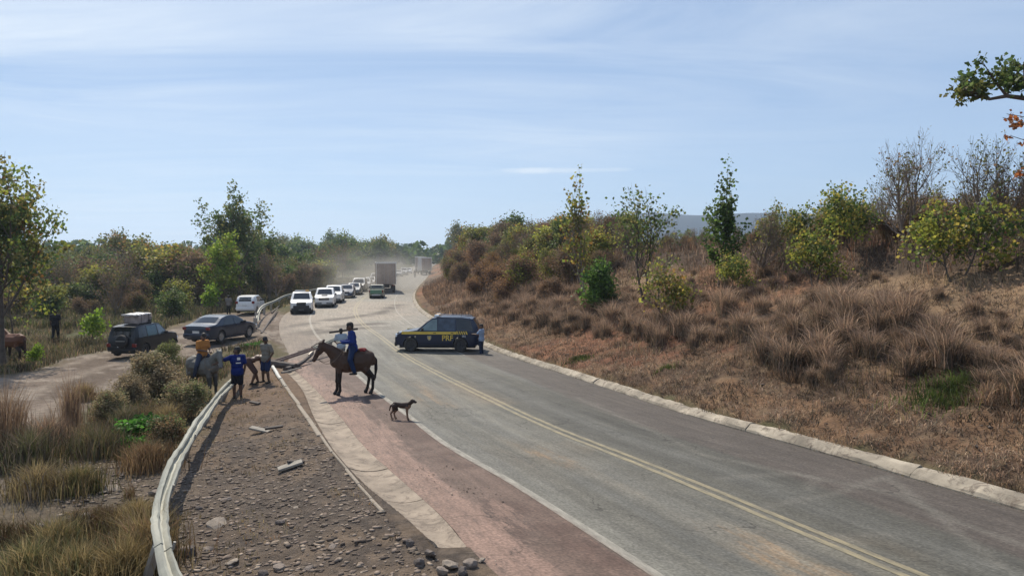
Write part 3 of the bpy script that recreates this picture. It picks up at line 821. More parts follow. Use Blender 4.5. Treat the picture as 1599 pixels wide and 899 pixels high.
for k in (6, 14, 22, 30, 38, 46, 54):
    p = full[k]; mb = MB()
    g = Vector((p.x - .30, p.y + rr.uniform(-.1, .1), hz(p.x - .30, p.y) - .2))
    mb.tube([g, p + Vector((-.02, 0, -.06))], .06, 4)
    ob = mb.build('post', M_POST, gr1); ob.data.transform(Matrix.Translation(-o1))
    mb = MB(); mb.box(tuple(p - o1 + Vector((.0, 0, -.03))), (.05, .09, .16), Matrix.Rotation(R(-50), 3, 'Y'))
    mb.build('bracket', M_POST, gr1)
for k in (11, 24, 36, 48):
    for s in (-1, 1):
        p = full[k]
        mb = MB(); mb.tube([p - o1 + Vector((.09 * s + .03, 0, .03)), p - o1 + Vector((.09 * s + .05, 0, .085 + .03 * s))], .016, 6); mb.build('bolt', M_POST, gr1)
# the standing rail beside the queue
gr2 = empty('standing_guardrail', P3(403, 515), label='standing guardrail curving behind the front white pickup, near end twisted', cat='guardrail')
o2 = Vector(gr2.location)
gpx = [(401, 516), (404, 503), (413, 492), (428, 482), (447, 473), (468, 466.5), (492, 460.5), (520, 454.5), (548, 449)]
gp = [P3(*p) for p in gpx]; gf = smooth_pts(gp, 46)
seg = [p + Vector((0, 0, .80 - (.38 * max(0, 1 - k / 7.0) ** 2))) for k, p in enumerate(gf[2:])]
for a in range(0, len(seg) - 1, 9):
    s2 = seg[a:a + 10]
    if len(s2) > 1: w_beam('rail_beam', s2, [38 * max(0, 1 - (a + k) / 12) + 14 for k in range(len(s2))], gr2, o2, [1.0] * len(s2))
for k in range(0, len(gf), 4):
    p = gf[k]; mb = MB(); mb.box((p.x - o2.x - .12, p.y - o2.y, p.z - o2.z + .36), (.16, .12, 1.0)); mb.build('post', M_POST, gr2)
    mb = MB(); mb.box((p.x - o2.x - .03, p.y - o2.y, p.z - o2.z + .70), (.10, .14, .26)); mb.build('spacer_block', M_POST, gr2)
# splintered debris under its twisted end
M_WOOD = mat('dark_weathered_wood', (.085, .068, .058), .85, var=.35, scale=5, bump=.5, bscale=30)
M_WOODR = mat('reddish_wood', (.16, .095, .08), .85, var=.3, scale=4, bump=.5, bscale=30)
M_PALEW = mat('pale_board', (.29, .26, .215), .85, var=.25, scale=6, bump=.3)
def log(px0, py0, px1, py1, h0, h1, r0, r1, m, name, label, cat, group=None, bend=0.0, n=8):
    a = raised(px0, py0, h0 + .05); b = raised(px1, py1, h1 + .05)
    mid = (a + b) / 2; mb = MB(); ps = []
    for k in range(9):
        t = k / 8; p = a.lerp(b, t) - mid + Vector((0, 0, bend * math.sin(PI * t))) + Vector((rr.uniform(-.012, .012), rr.uniform(-.012, .012), rr.uniform(-.012, .012)))
        ps.append(p)
    mb.tube(ps, [r0 + (r1 - r0) * k / 8 for k in range(9)], n)
    ob = mb.build(name, m); ob.location = mid
    return tag(ob, label, cat, group)
log(408, 520, 434, 482, .06, .25, .07, .05, M_WOOD, 'broken_branch', 'dark broken branch leaning under the twisted end of the standing guardrail', 'branch')
log(402, 513, 416, 521, .05, .03, .06, .05, M_WOOD, 'broken_branch', 'short dark stick on the dirt at the foot of the standing guardrail', 'branch')
log(424, 488, 440, 474, .12, .1, .06, .04, M_WOOD, 'broken_branch', 'slim dark branch on the dirt beneath the standing guardrail posts', 'branch')
# barricade over the gutter
bar = empty('uprooted_guardrail', raised(455, 560, .1), label='uprooted guardrail beam propped up across the gutter beside the dark horse', cat='guardrail')
ob_ = Vector(bar.location)
ctl = [raised(421, 567, .16), raised(452, 557, .34), raised(482, 547, .5), raised(505, 538, .60), raised(532, 526, .78)]
bf = smooth_pts(ctl, 20)
w_beam('rail_beam', bf[:12], [62] * 12, bar, ob_, [.85] * 12, mat('shaded_rail_back', (.17, .12, .11), .7, metal=.2, var=.3, dust=.3))  # left half: reddish-brown shadow side of the beam, put into its colour
w_beam('rail_beam', bf[11:], [70] * 9, bar, ob_, [.85] * 9)
for k in (3, 10, 16):
    p = bf[k] - ob_; mb = MB(); mb.box((p.x, p.y + .1, p.z - .22), (.12, .16, .55), Matrix.Rotation(R(20 + 8 * k), 3, 'X')); mb.build('post', M_POST, bar)
log(446, 577, 483, 556, .05, .30, .12, .07, M_WOOD, 'fallen_log', 'thick dark crooked log under the uprooted guardrail beam over the gutter', 'log', bend=-.1)
log(418, 566, 462, 572, .18, .12, .17, .12, M_WOOD, 'fallen_log', 'thick dark log lying at the left foot of the uprooted guardrail', 'log')
log(466, 549, 503, 538, .42, .50, .035, .03, M_WOOD, 'wooden_rail', 'lower of two thin dark rails over the shoulder behind the dark horse head', 'rail')
log(487, 541, 505, 531, .45, .6, .03, .03, M_WOOD, 'wooden_rail', 'upper of two thin dark rails over the shoulder behind the dark horse head', 'rail')
log(440, 582, 470, 574, .04, .10, .05, .03, M_PALEW, 'pale_stick', 'pale bare stick on the dirt below the dark log by the gutter', 'stick')
log(426, 572, 438, 592, .12, .08, .065, .065, mat('white_pipe', (.52, .52, .48), .6, var=.08, dust=.15), 'white_pipe', 'white pipe on the dirt behind the man in the grey T-shirt', 'pipe', n=14)
log(438, 592, 446, 604, .05, .03, .07, .06, M_PALEW, 'broken_concrete_piece', 'pale broken end of concrete edging past the white pipe', 'concrete')
# bits of timber on the dirt strip
def plank(px, py, ln, wd, rz, pitch, m, label, th=.05):
    mb = MB(); mb.box((0, 0, 0), (ln, wd, th), bev=.008)
    o = mb.build('broken_plank', m); p = P3(px, py, .07); o.location = p; o.rotation_euler = (R(8), R(pitch), R(rz))
    return tag(o, label, 'plank')
plank(408, 664, .62, .16, -14, 8, M_PALEW, 'pale broken plank with a dark underside on the dirt strip behind the middle')
plank(428, 668, .42, .10, 12, -6, M_WOOD, 'dark splinter of plank touching the pale plank on the dirt strip')
plank(453, 727, .46, .17, 22, -14, M_PALEW, 'pale tilted plank nearest the camera on the dirt strip')
plank(462, 724, .34, .07, 40, 10, M_WOOD, 'dark narrow splinter behind the nearest pale plank on the dirt')
plank(398, 626, .34, .12, -20, 5, M_WOOD, 'dark short plank on the dirt below the men')

# ------------------------------------------------------------------ trees and shrubs
def rot_about(v, axis, ang):
    return Matrix.Rotation(ang, 3, axis) @ v
def grow(rs, height, levels, kids, trunk_r, first=.35, spread=50, bend=.18, up=.12, ratio=.62, seglen=None, multi=1, lean=(0, 0), taper=.55, prune=1.0, shape='cone'):
    """returns limbs [(pts, radii, level)] and twig tips [(pos, dir, level)]"""
    limbs = []; tips = []
    def branch(p, d, length, r, lv):
        n = 5 if lv == 0 else (4 if lv == 1 else 3)
        pts = [p.copy()]; rad = [r]; q = p.copy(); dd = d.copy()
        for i in range(n):
            dd = (dd + Vector((rs.uniform(-1, 1), rs.uniform(-1, 1), rs.uniform(-.6, .6))) * bend + Vector((0, 0, up))).normalized()
            q = q + dd * (length / n); pts.append(q.copy()); rad.append(r * (1 - (1 - taper) * (i + 1) / n))
        limbs.append((pts, rad, lv))
        if lv >= levels:
            for i in range(1, len(pts)): tips.append((pts[i].copy(), dd.copy(), lv))
            return
        k = kids[min(lv, len(kids) - 1)]
        a0 = rs.uniform(0, 2 * PI)
        for j in range(k):
            if rs.random() > prune and lv > 0: continue
            t = first + (1 - first) * (j + .5 * rs.random()) / max(1, k - 1) if lv == 0 else .25 + .75 * (j + .6 * rs.random()) / k
            t = min(t, 1.0); f = t * n; i = min(int(f), n - 1)
            bp = pts[i].lerp(pts[i + 1], f - i); bd = (pts[i + 1] - pts[i]).normalized()
            ax = bd.orthogonal().normalized(); ax = rot_about(ax, bd, a0 + j * 2.4 + rs.uniform(-.4, .4))
            ang = R(spread * rs.uniform(.65, 1.25)) * (1 - .25 * t)
            nd = rot_about(bd, ax, ang)
            ln = length * ratio * rs.uniform(.7, 1.15) * ((1.15 - .45 * t if shape == 'cone' else .70 + .55 * math.sin(PI * min(1, t * 1.02) ** .9)) if lv == 0 else 1)
            rr_ = (rad[i] * (1 - (f - i)) + rad[i + 1] * (f - i)) * .62
            branch(bp, nd, ln, max(rr_, .004), lv + 1)
        if lv > 0:
            branch(pts[-1], dd, length * .55, rad[-1] * .8, lv + 1)
        else:
            branch(pts[-1], dd, length * .45, rad[-1] * .8, 1)
    for m in range(multi):
        a = rs.uniform(0, 2 * PI); o = .0 if multi == 1 else .16
        d = Vector((lean[0] + (rs.uniform(-.55, .55) if multi > 1 else 0), lean[1] + (rs.uniform(-.55, .55) if multi > 1 else 0), 1)).normalized()
        branch(Vector((math.cos(a) * o, math.sin(a) * o, -.15)), d, height * rs.uniform(.8, 1.0), trunk_r, 0)
    return limbs, tips
def limbs_mesh(name, limbs, m, minlv=0, maxlv=9, rmin=.0):
    V = []; Fq = []
    for pts, rad, lv in limbs:
        if lv < minlv or lv > maxlv: continue
        n = 7 if rad[0] > .06 else (4 if rad[0] > .02 else 3)
        prev = None
        for i, p in enumerate(pts):
            d = pts[min(i + 1, len(pts) - 1)] - pts[max(i - 1, 0)]
            if d.length < 1e-6: d = Vector((0, 0, 1))
            d.normalize(); a = d.orthogonal().normalized(); b = d.cross(a)
            o = len(V); r = max(rad[i], rmin)
            if i == 0 and lv == 0: r *= 1.35
            for k in range(n):
                t = 2 * PI * k / n
                V.append(p + (a * math.cos(t) + b * math.sin(t)) * r)
            if prev is not None:
                for k in range(n):
                    k2 = (k + 1) % n; Fq.append((prev + k, prev + k2, o + k2, o + k))
            prev = o
    me = np_mesh(name, np.array([tuple(v) for v in V]), np.array(Fq), None, m, smooth=True)
    return me
def leaves_arrays(rng, tips, per, size, pal, droop=.3, clump=.25, aspect=.45, cl_var=.25):
    """rhombus leaves round every twig tip; colours picked from a palette, clump by clump"""
    T = np.array([tuple(t[0]) for t in tips]); D = np.array([tuple(t[1]) for t in tips]); n = len(T)
    pal = np.array(pal, float)
    ci = rng.integers(0, len(pal), n)
    # neighbouring tips share a tone
    ph = np.sin(T @ np.array([1.7, 2.3, 1.1])) * .5 + np.sin(T @ np.array([-2.1, 1.3, 2.9]) + 1) * .5
    ci = np.where(rng.random(n) < .55, ((ph + 1) / 2 * len(pal)).astype(int).clip(0, len(pal) - 1), ci)
    cb = rng.uniform(1 - cl_var, 1 + cl_var, n)
    idx = np.repeat(np.arange(n), per); k = len(idx)
    P = T[idx] + rng.normal(0, 1, (k, 3)) * clump * np.array([1, 1, .75])
    ax = D[idx] * .5 + rng.normal(0, 1, (k, 3)) * .9; ax[:, 2] -= droop
    ax /= np.linalg.norm(ax, axis=1)[:, None] + 1e-9
    s = np.cross(ax, rng.normal(0, 1, (k, 3))); s /= np.linalg.norm(s, axis=1)[:, None] + 1e-9
    sz = (size * rng.uniform(.6, 1.35, k))[:, None]
    nrm = np.cross(ax, s)
    V = np.stack([P, P + ax * sz * .5 + s * sz * aspect + nrm * sz * .08, P + ax * sz, P + ax * sz * .5 - s * sz * aspect + nrm * sz * .08], 1).reshape(-1, 3)
    col = pal[ci[idx]] * cb[idx][:, None] * rng.uniform(.75, 1.25, (k, 1))
    col = np.repeat(col, 4, 0)
    f = np.arange(k * 4).reshape(-1, 4)
    return V, f, col
GREEN = [(.085, .135, .035), (.10, .155, .04), (.07, .11, .035), (.12, .16, .045)]
OLIVE = [(.15, .165, .05), (.18, .175, .05), (.12, .14, .045), (.21, .18, .06)]
YELL = [(.26, .29, .05), (.33, .32, .06), (.20, .25, .05), (.38, .31, .07)]
ORANGE = [(.30, .17, .05), (.22, .17, .05), (.36, .18, .05), (.15, .16, .045), (.18, .18, .045)]
BROWN = [(.23, .16, .10), (.29, .19, .11), (.18, .13, .09), (.27, .17, .10)]
RUST = [(.31, .18, .095), (.24, .145, .09), (.36, .22, .12), (.20, .13, .09)]
LIME = [(.22, .32, .035), (.18, .28, .03), (.27, .34, .05)]
PROT = []
TONE = {}
def tree_proto(name, seed, label, cat, loc=(0, 0, 0), leaf=None, group=None, rz=0, wood=None, minr=.0, twiglv=9, **g):
    rs = random.Random(seed); rng = np.random.default_rng(seed)
    limbs, tips = grow(rs, **g)
    e = empty(name, loc, rz, label, cat, group)
    link('trunk', limbs_mesh('trunk', limbs, wood or M_BARK, rmin=minr), e)
    if leaf:
        le = dict(leaf); keep = le.pop('keep', 1.0); ml = le.pop('mat', M_LEAF)
        tp = [t for t in tips if rs.random() < keep]
        if tp:
            V, f, col = leaves_arrays(rng, tp, **le)
            link('crown', np_mesh('crown', V, f, col, ml), e)
    return e
PARK = (0, -400, -60)
used_proto = set()
def place(e, x, y, s=1.0, rz=None, label=None, group=None, dz=0.0, sxy=1.0):
    """first use moves the first tree itself, later uses copy it"""
    z = hz(x, y, dz)
    if e.name in used_proto:
        e2 = dup(e, (x, y, z), rz if rz is not None else 0, (s * sxy, s * sxy, s), label=label, group=group)
    else:
        used_proto.add(e.name); e2 = e
        e.location = (x, y, z); e.rotation_euler = (0, 0, rz or 0); e.scale = (s * sxy, s * sxy, s)
        if label: e['label'] = label
        if group: e['group'] = group
    return e2

# --- landmark trees, each where it stands
def at_depth(px, Y):
    return (px - 799.5) / F * Y
# tall orange-green tree at the left edge
t = tree_proto('savanna_tree', 13, 'tall tree with orange and green leaves at the left edge of the picture', 'tree',
    leaf=dict(per=13, size=.20, pal=OLIVE + GREEN + YELL[:1] + ORANGE[1:3], clump=.22, droop=.6, keep=.8), height=7.4, levels=3, kids=[10, 5, 4], trunk_r=.16, first=.32, spread=62, up=.10, ratio=.50, bend=.14, shape='round')
place(t, at_depth(2, 33), 33.0, .84, rz=3.6, sxy=.92)
# second trunk leaning, yellow low branch
t = tree_proto('savanna_tree', 24, 'low slim tree with yellowing leaves under the tall orange-green tree', 'tree',
    leaf=dict(per=5, size=.17, pal=YELL + ORANGE[:2], clump=.2, droop=.4, keep=.8), height=3.6, levels=2, kids=[7, 5], trunk_r=.06, first=.45, spread=70, up=.05, ratio=.55)
place(t, at_depth(22, 40), 40.0, 1.0, rz=2.0)
# tall dark green tree behind the white hatchback
t = tree_proto('savanna_tree', 31, 'tall dark green tree rising above the bush behind the white hatchback', 'tree',
    leaf=dict(per=9, size=.30, pal=GREEN + OLIVE[:2], clump=.28, droop=.3, keep=.85), height=10.4, levels=3, kids=[11, 5, 3], trunk_r=.17, first=.40, spread=58, up=.10, ratio=.44, bend=.12, shape='round')
place(t, at_depth(374, 84), 84.0, .86, rz=1.9)
t = tree_proto('savanna_tree', 32, 'dark green tree leaning close right of the tall dark green tree', 'tree',
    leaf=dict(per=6, size=.27, pal=GREEN + OLIVE[:1], clump=.3, droop=.2, keep=.8), height=5.6, levels=3, kids=[8, 5, 3], trunk_r=.12, first=.35, spread=50, up=.10, ratio=.46, shape='round')
place(t, at_depth(402, 92), 92.0, 1.0, rz=.2)
# round flat-topped tree in the distance
t = tree_proto('savanna_tree', 41, 'rounded tree with thin open crown standing above the left bush', 'tree',
    leaf=dict(per=7, size=.30, pal=OLIVE + ORANGE[:1], clump=.36, droop=.2, keep=.8), height=5.9, levels=3, kids=[7, 5, 4], trunk_r=.2, first=.45, spread=75, up=.10, ratio=.62, shape='round')
TR_ROUND = t
place(t, at_depth(192, 110), 110.0, 1.0, rz=.5)
# bright yellow-green small tree
t = tree_proto('leafy_bush', 51, 'bright yellow-green small tree in front of the tall dark green tree', 'bush',
    leaf=dict(per=9, size=.22, pal=LIME + YELL[:2], clump=.24, droop=.3, keep=.8), height=4.6, levels=3, kids=[8, 4, 3], trunk_r=.09, first=.30, spread=55, up=.12, ratio=.48)
place(t, at_depth(343, 72), 72.0, 1.05, rz=.3)
# lime sapling by the dirt track
t = tree_proto('leafy_bush', 52, 'lime-green sapling at the far edge of the dirt track', 'bush',
    leaf=dict(per=6, size=.17, pal=LIME, clump=.16, droop=.3), height=1.5, levels=2, kids=[6, 4], trunk_r=.03, first=.3, spread=60, up=.15, ratio=.55)
LIME_S = t
place(t, at_depth(140, 43), 43.0, 1.0)
place(t, at_depth(330, 68), 68.0, 1.35, rz=2, label='small lime-green bush left of the parked white hatchback')
place(t, at_depth(50, 33.5), 33.5, .5, rz=1, label='tiny lime-green sapling behind the chestnut horse')
# slender green tree on the bank
t = tree_proto('slender_tree', 61, 'slender bright green tree standing alone on the bank skyline', 'tree',
    leaf=dict(per=6, size=.17, pal=GREEN + [(.14, .23, .05), (.12, .20, .045)], clump=.15, droop=.6, keep=.8), height=4.4, levels=3, kids=[10, 4, 2], trunk_r=.055, first=.12, spread=52, up=.16, ratio=.26, bend=.11, shape='round')
place(t, at_depth(1122, 33), 33.0, .80, rz=.4, sxy=1.15)
# tall thin tree with sparse yellow leaves
t = tree_proto('sparse_tree', 72, 'tall thin tree with sparse large yellow leaves on the bank', 'tree',
    leaf=dict(per=3, size=.20, pal=YELL + ORANGE[:2] + OLIVE[:2], clump=.16, droop=.7, keep=.75), height=5.2, levels=2, kids=[9, 5], trunk_r=.06, first=.25, spread=38, up=.22, ratio=.42, multi=2, wood=M_TWIG)
place(t, at_depth(918, 42), 42.0, .98, rz=1.2)
# green leafy shrub with the yellow edge below it
t = tree_proto('leafy_bush', 73, 'bright green leafy shrub at the foot of the sparse yellow-leaved tree', 'bush',
    leaf=dict(per=9, size=.15, pal=[(.10, .18, .035), (.13, .22, .04), (.07, .13, .03)], clump=.2, droop=.3), height=1.9, levels=2, kids=[9, 5], trunk_r=.04, first=.15, spread=55, up=.15, ratio=.5, multi=2)
GREEN_S = t
place(t, at_depth(935, 39), 39.0, 1.05, rz=.2)
t = tree_proto('sparse_tree', 81, 'thin tree with bare grey top and green middle left of the slender green tree', 'tree',
    leaf=dict(per=4, size=.14, pal=GREEN + OLIVE, clump=.2, droop=.3, keep=.38), height=3.5, levels=3, kids=[6, 4, 3], trunk_r=.06, first=.3, spread=48, up=.12, ratio=.55, multi=2)
place(t, at_depth(1010, 37), 37.0, 1.05, rz=.8)
t = tree_proto('sparse_tree', 82, 'small crooked tree with yellowing leaves and two thin trunks on the open bank', 'tree',
    leaf=dict(per=5, size=.13, pal=YELL + OLIVE + ORANGE[:2], clump=.2, droop=.3, keep=.8), height=1.9, levels=2, kids=[7, 5], trunk_r=.035, first=.45, spread=62, up=.08, ratio=.5, multi=2)
place(t, at_depth(1040, 30.5), 30.5, 1.0, rz=2.2)
# bare-topped branching trees on the skyline
BARE = []
for i, (px, Y, s, lb) in enumerate([(1412, 27.5, .88, 'largest grey half-bare tree, its fine twigs spread against the sky'),
                                    (1185, 33, .82, 'grey half-bare tree just right of the slender green tree'),
                                    (1545, 24, .82, 'half-bare tree with tangled limbs under the overhanging branch at right')]):
    t = tree_proto('bare_tree', 91 + i * 3, lb, 'tree', wood=M_TWIG,
        minr=.005, leaf=dict(per=2, size=.10, pal=OLIVE + BROWN[:2] + [(.16, .17, .07)], clump=.10, droop=.3, keep=.09), height=2.4 if i else 2.7, levels=4, kids=[6, 4, 3, 2], trunk_r=.07, first=.25, spread=46, up=.12, ratio=.62, multi=3, bend=.16)
    BARE.append(t); place(t, at_depth(px, Y), Y, s, rz=i * 1.3)
t = tree_proto('leafy_bush', 97, 'broad shrub with yellow left side and green top near the right end of the crest', 'bush',
    leaf=dict(per=6, size=.13, pal=YELL + GREEN[:2] + OLIVE[:1], clump=.16, droop=.3, keep=.42), height=1.7, levels=3, kids=[6, 4, 3], trunk_r=.045, first=.35, spread=62, up=.04, ratio=.58, multi=2)
YEL_S = t
place(t, at_depth(1490, 23), 23.0, .95, rz=2.6)
for px, Y, s, lb in [(1275, 29, .82, 'yellow-green shrub in the middle of the right crest'), (1330, 30, .95, 'tall olive and yellow shrub left of the largest half-bare tree'),
                     (1225, 34, .85, 'small yellow shrub between the two left skyline trees of the right crest'), (1150, 31, .6, 'small yellowing shrub at the foot of the slender green tree')]:
    place(t, at_depth(px, Y), Y, s, rz=px * .1, label=lb)
# tree beyond the right edge whose branch reaches into the picture
rs = random.Random(7); rng = np.random.default_rng(7)
e = empty('overhanging_tree', (16.4, 20.5, hz(16.4, 20.5)), label='tree at the right edge reaching one leafy green branch into the sky', cat='tree')
base = Vector(e.location)
def wp(px, py, Y):   # a point of the branch, by direction and distance
    v = (449.5 - py) / F; dy = math.cos(PITCH) + v * math.sin(PITCH); dz_ = -math.sin(PITCH) + v * math.cos(PITCH)
    return Vector(((px - 799.5) / F / dy * Y, Y, CAM_Z + dz_ / dy * Y)) - base
trunk = [Vector((0, 0, -.3)), Vector((.1, 0, 1.3)), Vector((-.1, .1, 2.6)), Vector((.0, 0, 4.2)), Vector((.3, 0, 5.8))]
main = [trunk[2], wp(1665, 172, 20.5), wp(1610, 155, 20.5), wp(1572, 150, 20.4), wp(1545, 155, 20.4), wp(1520, 150, 20.3)]
limbs = [(trunk, [.17, .15, .13, .10, .07], 0), (main, [.11, .085, .07, .055, .04, .025], 1)]
tips = []
for a, b, c_ in [(main[2], wp(1592, 118, 20.4), wp(1580, 92, 20.5)), (main[3], wp(1552, 125, 20.2), wp(1535, 98, 20.1)), (main[3], wp(1578, 128, 20.7), wp(1560, 112, 20.9)),
                 (main[4], wp(1525, 135, 20.5), wp(1504, 122, 20.6)), (main[4], wp(1530, 148, 20.1), wp(1505, 140, 20.0)), (main[5], wp(1508, 148, 20.3), wp(1497, 143, 20.3)),
                 (main[2], wp(1600, 130, 20), wp(1598, 100, 19.9)), (main[1], wp(1625, 130, 20.4), wp(1615, 95, 20.5)), (main[1], wp(1640, 120, 20.4), wp(1650, 80, 20.5))]:
    limbs.append(([a, b, c_], [.04, .028, .012], 2))
    for q in range(10):
        t0 = rs.uniform(.25, 1.0); p = (a.lerp(b, t0 * 2) if t0 < .5 else b.lerp(c_, t0 * 2 - 1))
        d = Vector((rs.uniform(-1, 1), rs.uniform(-1, 1), rs.uniform(-.3, .9))).normalized(); p2 = p + d * rs.uniform(.12, .30)
        limbs.append(([p, p2], [.012, .006], 3)); tips.append((p2, d, 3)); tips.append((p.lerp(p2, .6), d, 3))
orange_tips = []
for a, c_ in [(trunk[2], wp(1572, 178, 20.1)), (trunk[2] * .9, wp(1566, 184, 20.0)), (trunk[1] * 1.2, wp(1578, 212, 20.2)), (trunk[1], wp(1590, 268, 20.2)), (trunk[2], wp(1590, 190, 20.6))]:
    md = a.lerp(c_, .55) + Vector((0, 0, .12)); limbs.append(([a, md, c_], [.03, .018, .008], 2))
    for q in range(7):
        p = md.lerp(c_, rs.uniform(.3, 1.02)); orange_tips.append((p + Vector((rs.uniform(-.1, .1), rs.uniform(-.1, .1), rs.uniform(-.12, .05))), Vector((-.3, 0, -.5)), 3))
for q in range(260):   # the rest of its crown, out of the picture
    p = trunk[4] + Vector((rs.uniform(-.1, 3.2), rs.uniform(-2, 2), rs.uniform(-2.4, 1.4))); tips.append((p, Vector((0, 0, 1)), 3))
link('trunk', limbs_mesh('trunk', limbs, M_BARK), e)
V, f, col = leaves_arrays(rng, tips, 8, .125, GREEN + OLIVE[:2] + [(.15, .20, .07)], .1, .10); link('crown', np_mesh('crown', V, f, col, M_LEAF), e)
V, f, col = leaves_arrays(rng, orange_tips, 4, .12, [(.42, .15, .05), (.32, .13, .045), (.22, .10, .04)], .8, .07)
o_ = link('withered_leaves', np_mesh('withered_leaves', V, f, col, M_LEAF), e); tag(o_, 'rusty orange withered leaves')

# --- shrub kinds that repeat
DRY = []
for i in range(6):
    pal = [BROWN + OLIVE[3:], RUST + ORANGE[:1], BROWN + OLIVE[:2], RUST + BROWN, BROWN + [(.24, .20, .10)], RUST + OLIVE[:1] + YELL[:2]][i]
    DRY.append(tree_proto('dry_shrub', 200 + i, 'dry reddish-brown shrub in the thicket on the bank', 'shrub', wood=M_TWIG, minr=.006,
        leaf=dict(per=7, size=.08, pal=pal, clump=.17, droop=.3, keep=.62, mat=M_DRY), height=1.5, levels=3, kids=[6, 5, 3], trunk_r=.035, first=.1, spread=42, up=.15, ratio=.60, multi=3, bend=.22))
THORN = []
for i in range(3):
    THORN.append(tree_proto('thorny_shrub', 230 + i, 'almost leafless thorny shrub on the bank crest', 'shrub', wood=M_TWIG, minr=.006,
        leaf=dict(per=3, size=.07, pal=BROWN + OLIVE[:2], clump=.14, droop=.3, keep=.4, mat=M_DRY), height=1.9, levels=3, kids=[6, 5, 3], trunk_r=.04, first=.2, spread=36, up=.16, ratio=.58, multi=3, bend=.18))
MIX = []
for i in range(5):
    pal = [OLIVE, OLIVE + YELL[:2], GREEN + OLIVE[:1], YELL + OLIVE[:2] + ORANGE[:1], GREEN + [(.10, .13, .05)]][i]
    MIX.append(tree_proto('leafy_shrub', 250 + i, 'olive leafy shrub among the brown thicket on the bank', 'shrub', minr=.005,
        leaf=dict(per=7, size=.105, pal=pal, clump=.18, droop=.3, keep=.58), height=1.8, levels=3, kids=[6, 5, 3], trunk_r=.04, first=.2, spread=48, up=.12, ratio=.55, multi=2))
WOOD = []
for i in range(5):
    pal = [GREEN + OLIVE[:1], OLIVE + GREEN[:2], GREEN, OLIVE + [(.12, .11, .05)], GREEN + YELL[:1]][i]
    WOOD.append(tree_proto('woodland_tree', 270 + i, 'green tree in the line of woodland across the far end of the road', 'tree', minr=.02,
        leaf=dict(per=8, size=.36, pal=pal, clump=.48, droop=.2, keep=.85), height=5.5, levels=3, kids=[8, 5, 3], trunk_r=.15, first=.22, spread=60, up=.08, ratio=.50, shape='round'))

for e_, t_ in zip(DRY, ['brown', 'rusty', 'brown-olive', 'reddish', 'pale-brown', 'rusty-yellow']): TONE[e_.name] = t_
for e_ in THORN: TONE[e_.name] = 'near-leafless'
for e_, t_ in zip(MIX, ['olive', 'yellow-olive', 'green', 'yellow-orange', 'deep-green']): TONE[e_.name] = t_
for e_, t_ in zip(WOOD, ['green', 'olive', 'dark green', 'dull-olive', 'yellowish']): TONE[e_.name] = t_
rs = random.Random(99)
def ok_bank(x, y): return (x - float(XK(y))) * float(slope_cos(XK, y))
def not_seen_through(px): return False
cnt = {}
REG_R = [(715, 'above the outer end of the bend'), (780, 'above the far end of the patrol car'), (850, 'well left of the sparse yellow-leaved tree'), (905, 'just left of the sparse yellow-leaved tree'), (970, 'just right of the sparse yellow-leaved tree'),
         (1030, 'left of the crooked two-trunked tree'), (1085, 'right of the crooked two-trunked tree'), (1150, 'around the slender green tree'), (1215, 'right of the slender green tree'), (1290, 'around the middle yellow-green shrub'), (1370, 'left of the largest half-bare tree'),
         (1440, 'around the largest half-bare tree'), (1520, 'around the broad two-coloured shrub'), (9999, 'near the right edge of the picture')]
REG_L = [(30, 'at the left edge of the picture'), (110, 'around the man in dark clothes'), (170, 'around the lime sapling'), (235, 'behind the black off-road car'), (300, 'left of the dark sedan'), (345, 'left of the tall dark green tree'),
         (400, 'around the tall dark green tree'), (450, 'left of the first white pickup'), (510, 'behind the first pickups'), (570, 'behind the middle of the queue'), (620, 'behind the box truck'), (9999, 'beyond the far end of the queue')]
def region(x, y, side):
    px = 799.5 + x / y * F
    for lim, nm in (REG_R if side == 'R' else REG_L):
        if px < lim: return nm
def scatter(protos, pts, lab, grp, s0, s1, sxy=(.9, 1.3), side='R'):
    """lab: the noun; every copy gets height, tone and place words of its own"""
    sc_ = [s * rs.uniform(s0, s1) for _, _, s in pts]
    if not sc_: return
    q = np.quantile(sc_, [.33, .66])
    for (x, y, s), s2 in zip(pts, sc_):
        k = rs.randrange(len(protos)); e = protos[k]
        hw_ = 'low' if s2 < q[0] else ('tall' if s2 > q[1] else 'mid-height')
        tn = TONE.get(e.name, '')
        rg_ = region(x, y, side)
        lb = ' '.join(f'{hw_} {tn} {lab} {rg_}'.split())
        place(e, x, y, s2, rz=rs.uniform(0, 6.28), label=lb, group=f'{grp} {rg_}', sxy=rs.uniform(*sxy))
def pts_right(n, dlo, dhi, ylo, yhi, smin, pxlo=640, pxhi=1640, hfun=None):
    out = []; tries = 0
    while len(out) < n and tries < n * 60:
        tries += 1
        u = rs.random(); y = 1 / (u / yhi + (1 - u) / ylo) if rs.random() < .55 else rs.uniform(ylo, yhi)
        d = rs.uniform(dlo, dhi)
        x = float(XK(y)) + d / float(slope_cos(XK, y)); px = 799.5 + x / y * F
        if px < pxlo or px > pxhi: continue
        if any((x - a) ** 2 + (y - b) ** 2 < smin * smin for a, b, _ in out): continue
        s = 1.0 if hfun is None else hfun(px, y, d)
        if s <= 0: continue
        out.append((x, y, s))
    return out
# thick brown thicket where the bank runs away along the bend
hf = lambda px, y, d: (.80 + .45 * sstep(55, 120, y)) * (.75 + .5 * rs.random())
scatter(DRY, pts_right(80, 4.5, 20, 46, 150, 1.5, 655, 960, hf), 'thicket shrub', 'thicket shrubs', .95, 1.5)
scatter(MIX, pts_right(62, 8, 24, 48, 150, 1.8, 655, 1000, hf), 'leafy thicket shrub', 'leafy thicket shrubs', 1.0, 1.65)
scatter(THORN, pts_right(42, 8, 20, 46, 110, 1.6, 700, 1000, hf), 'thicket shrub', 'bare thicket shrubs', .8, 1.3)
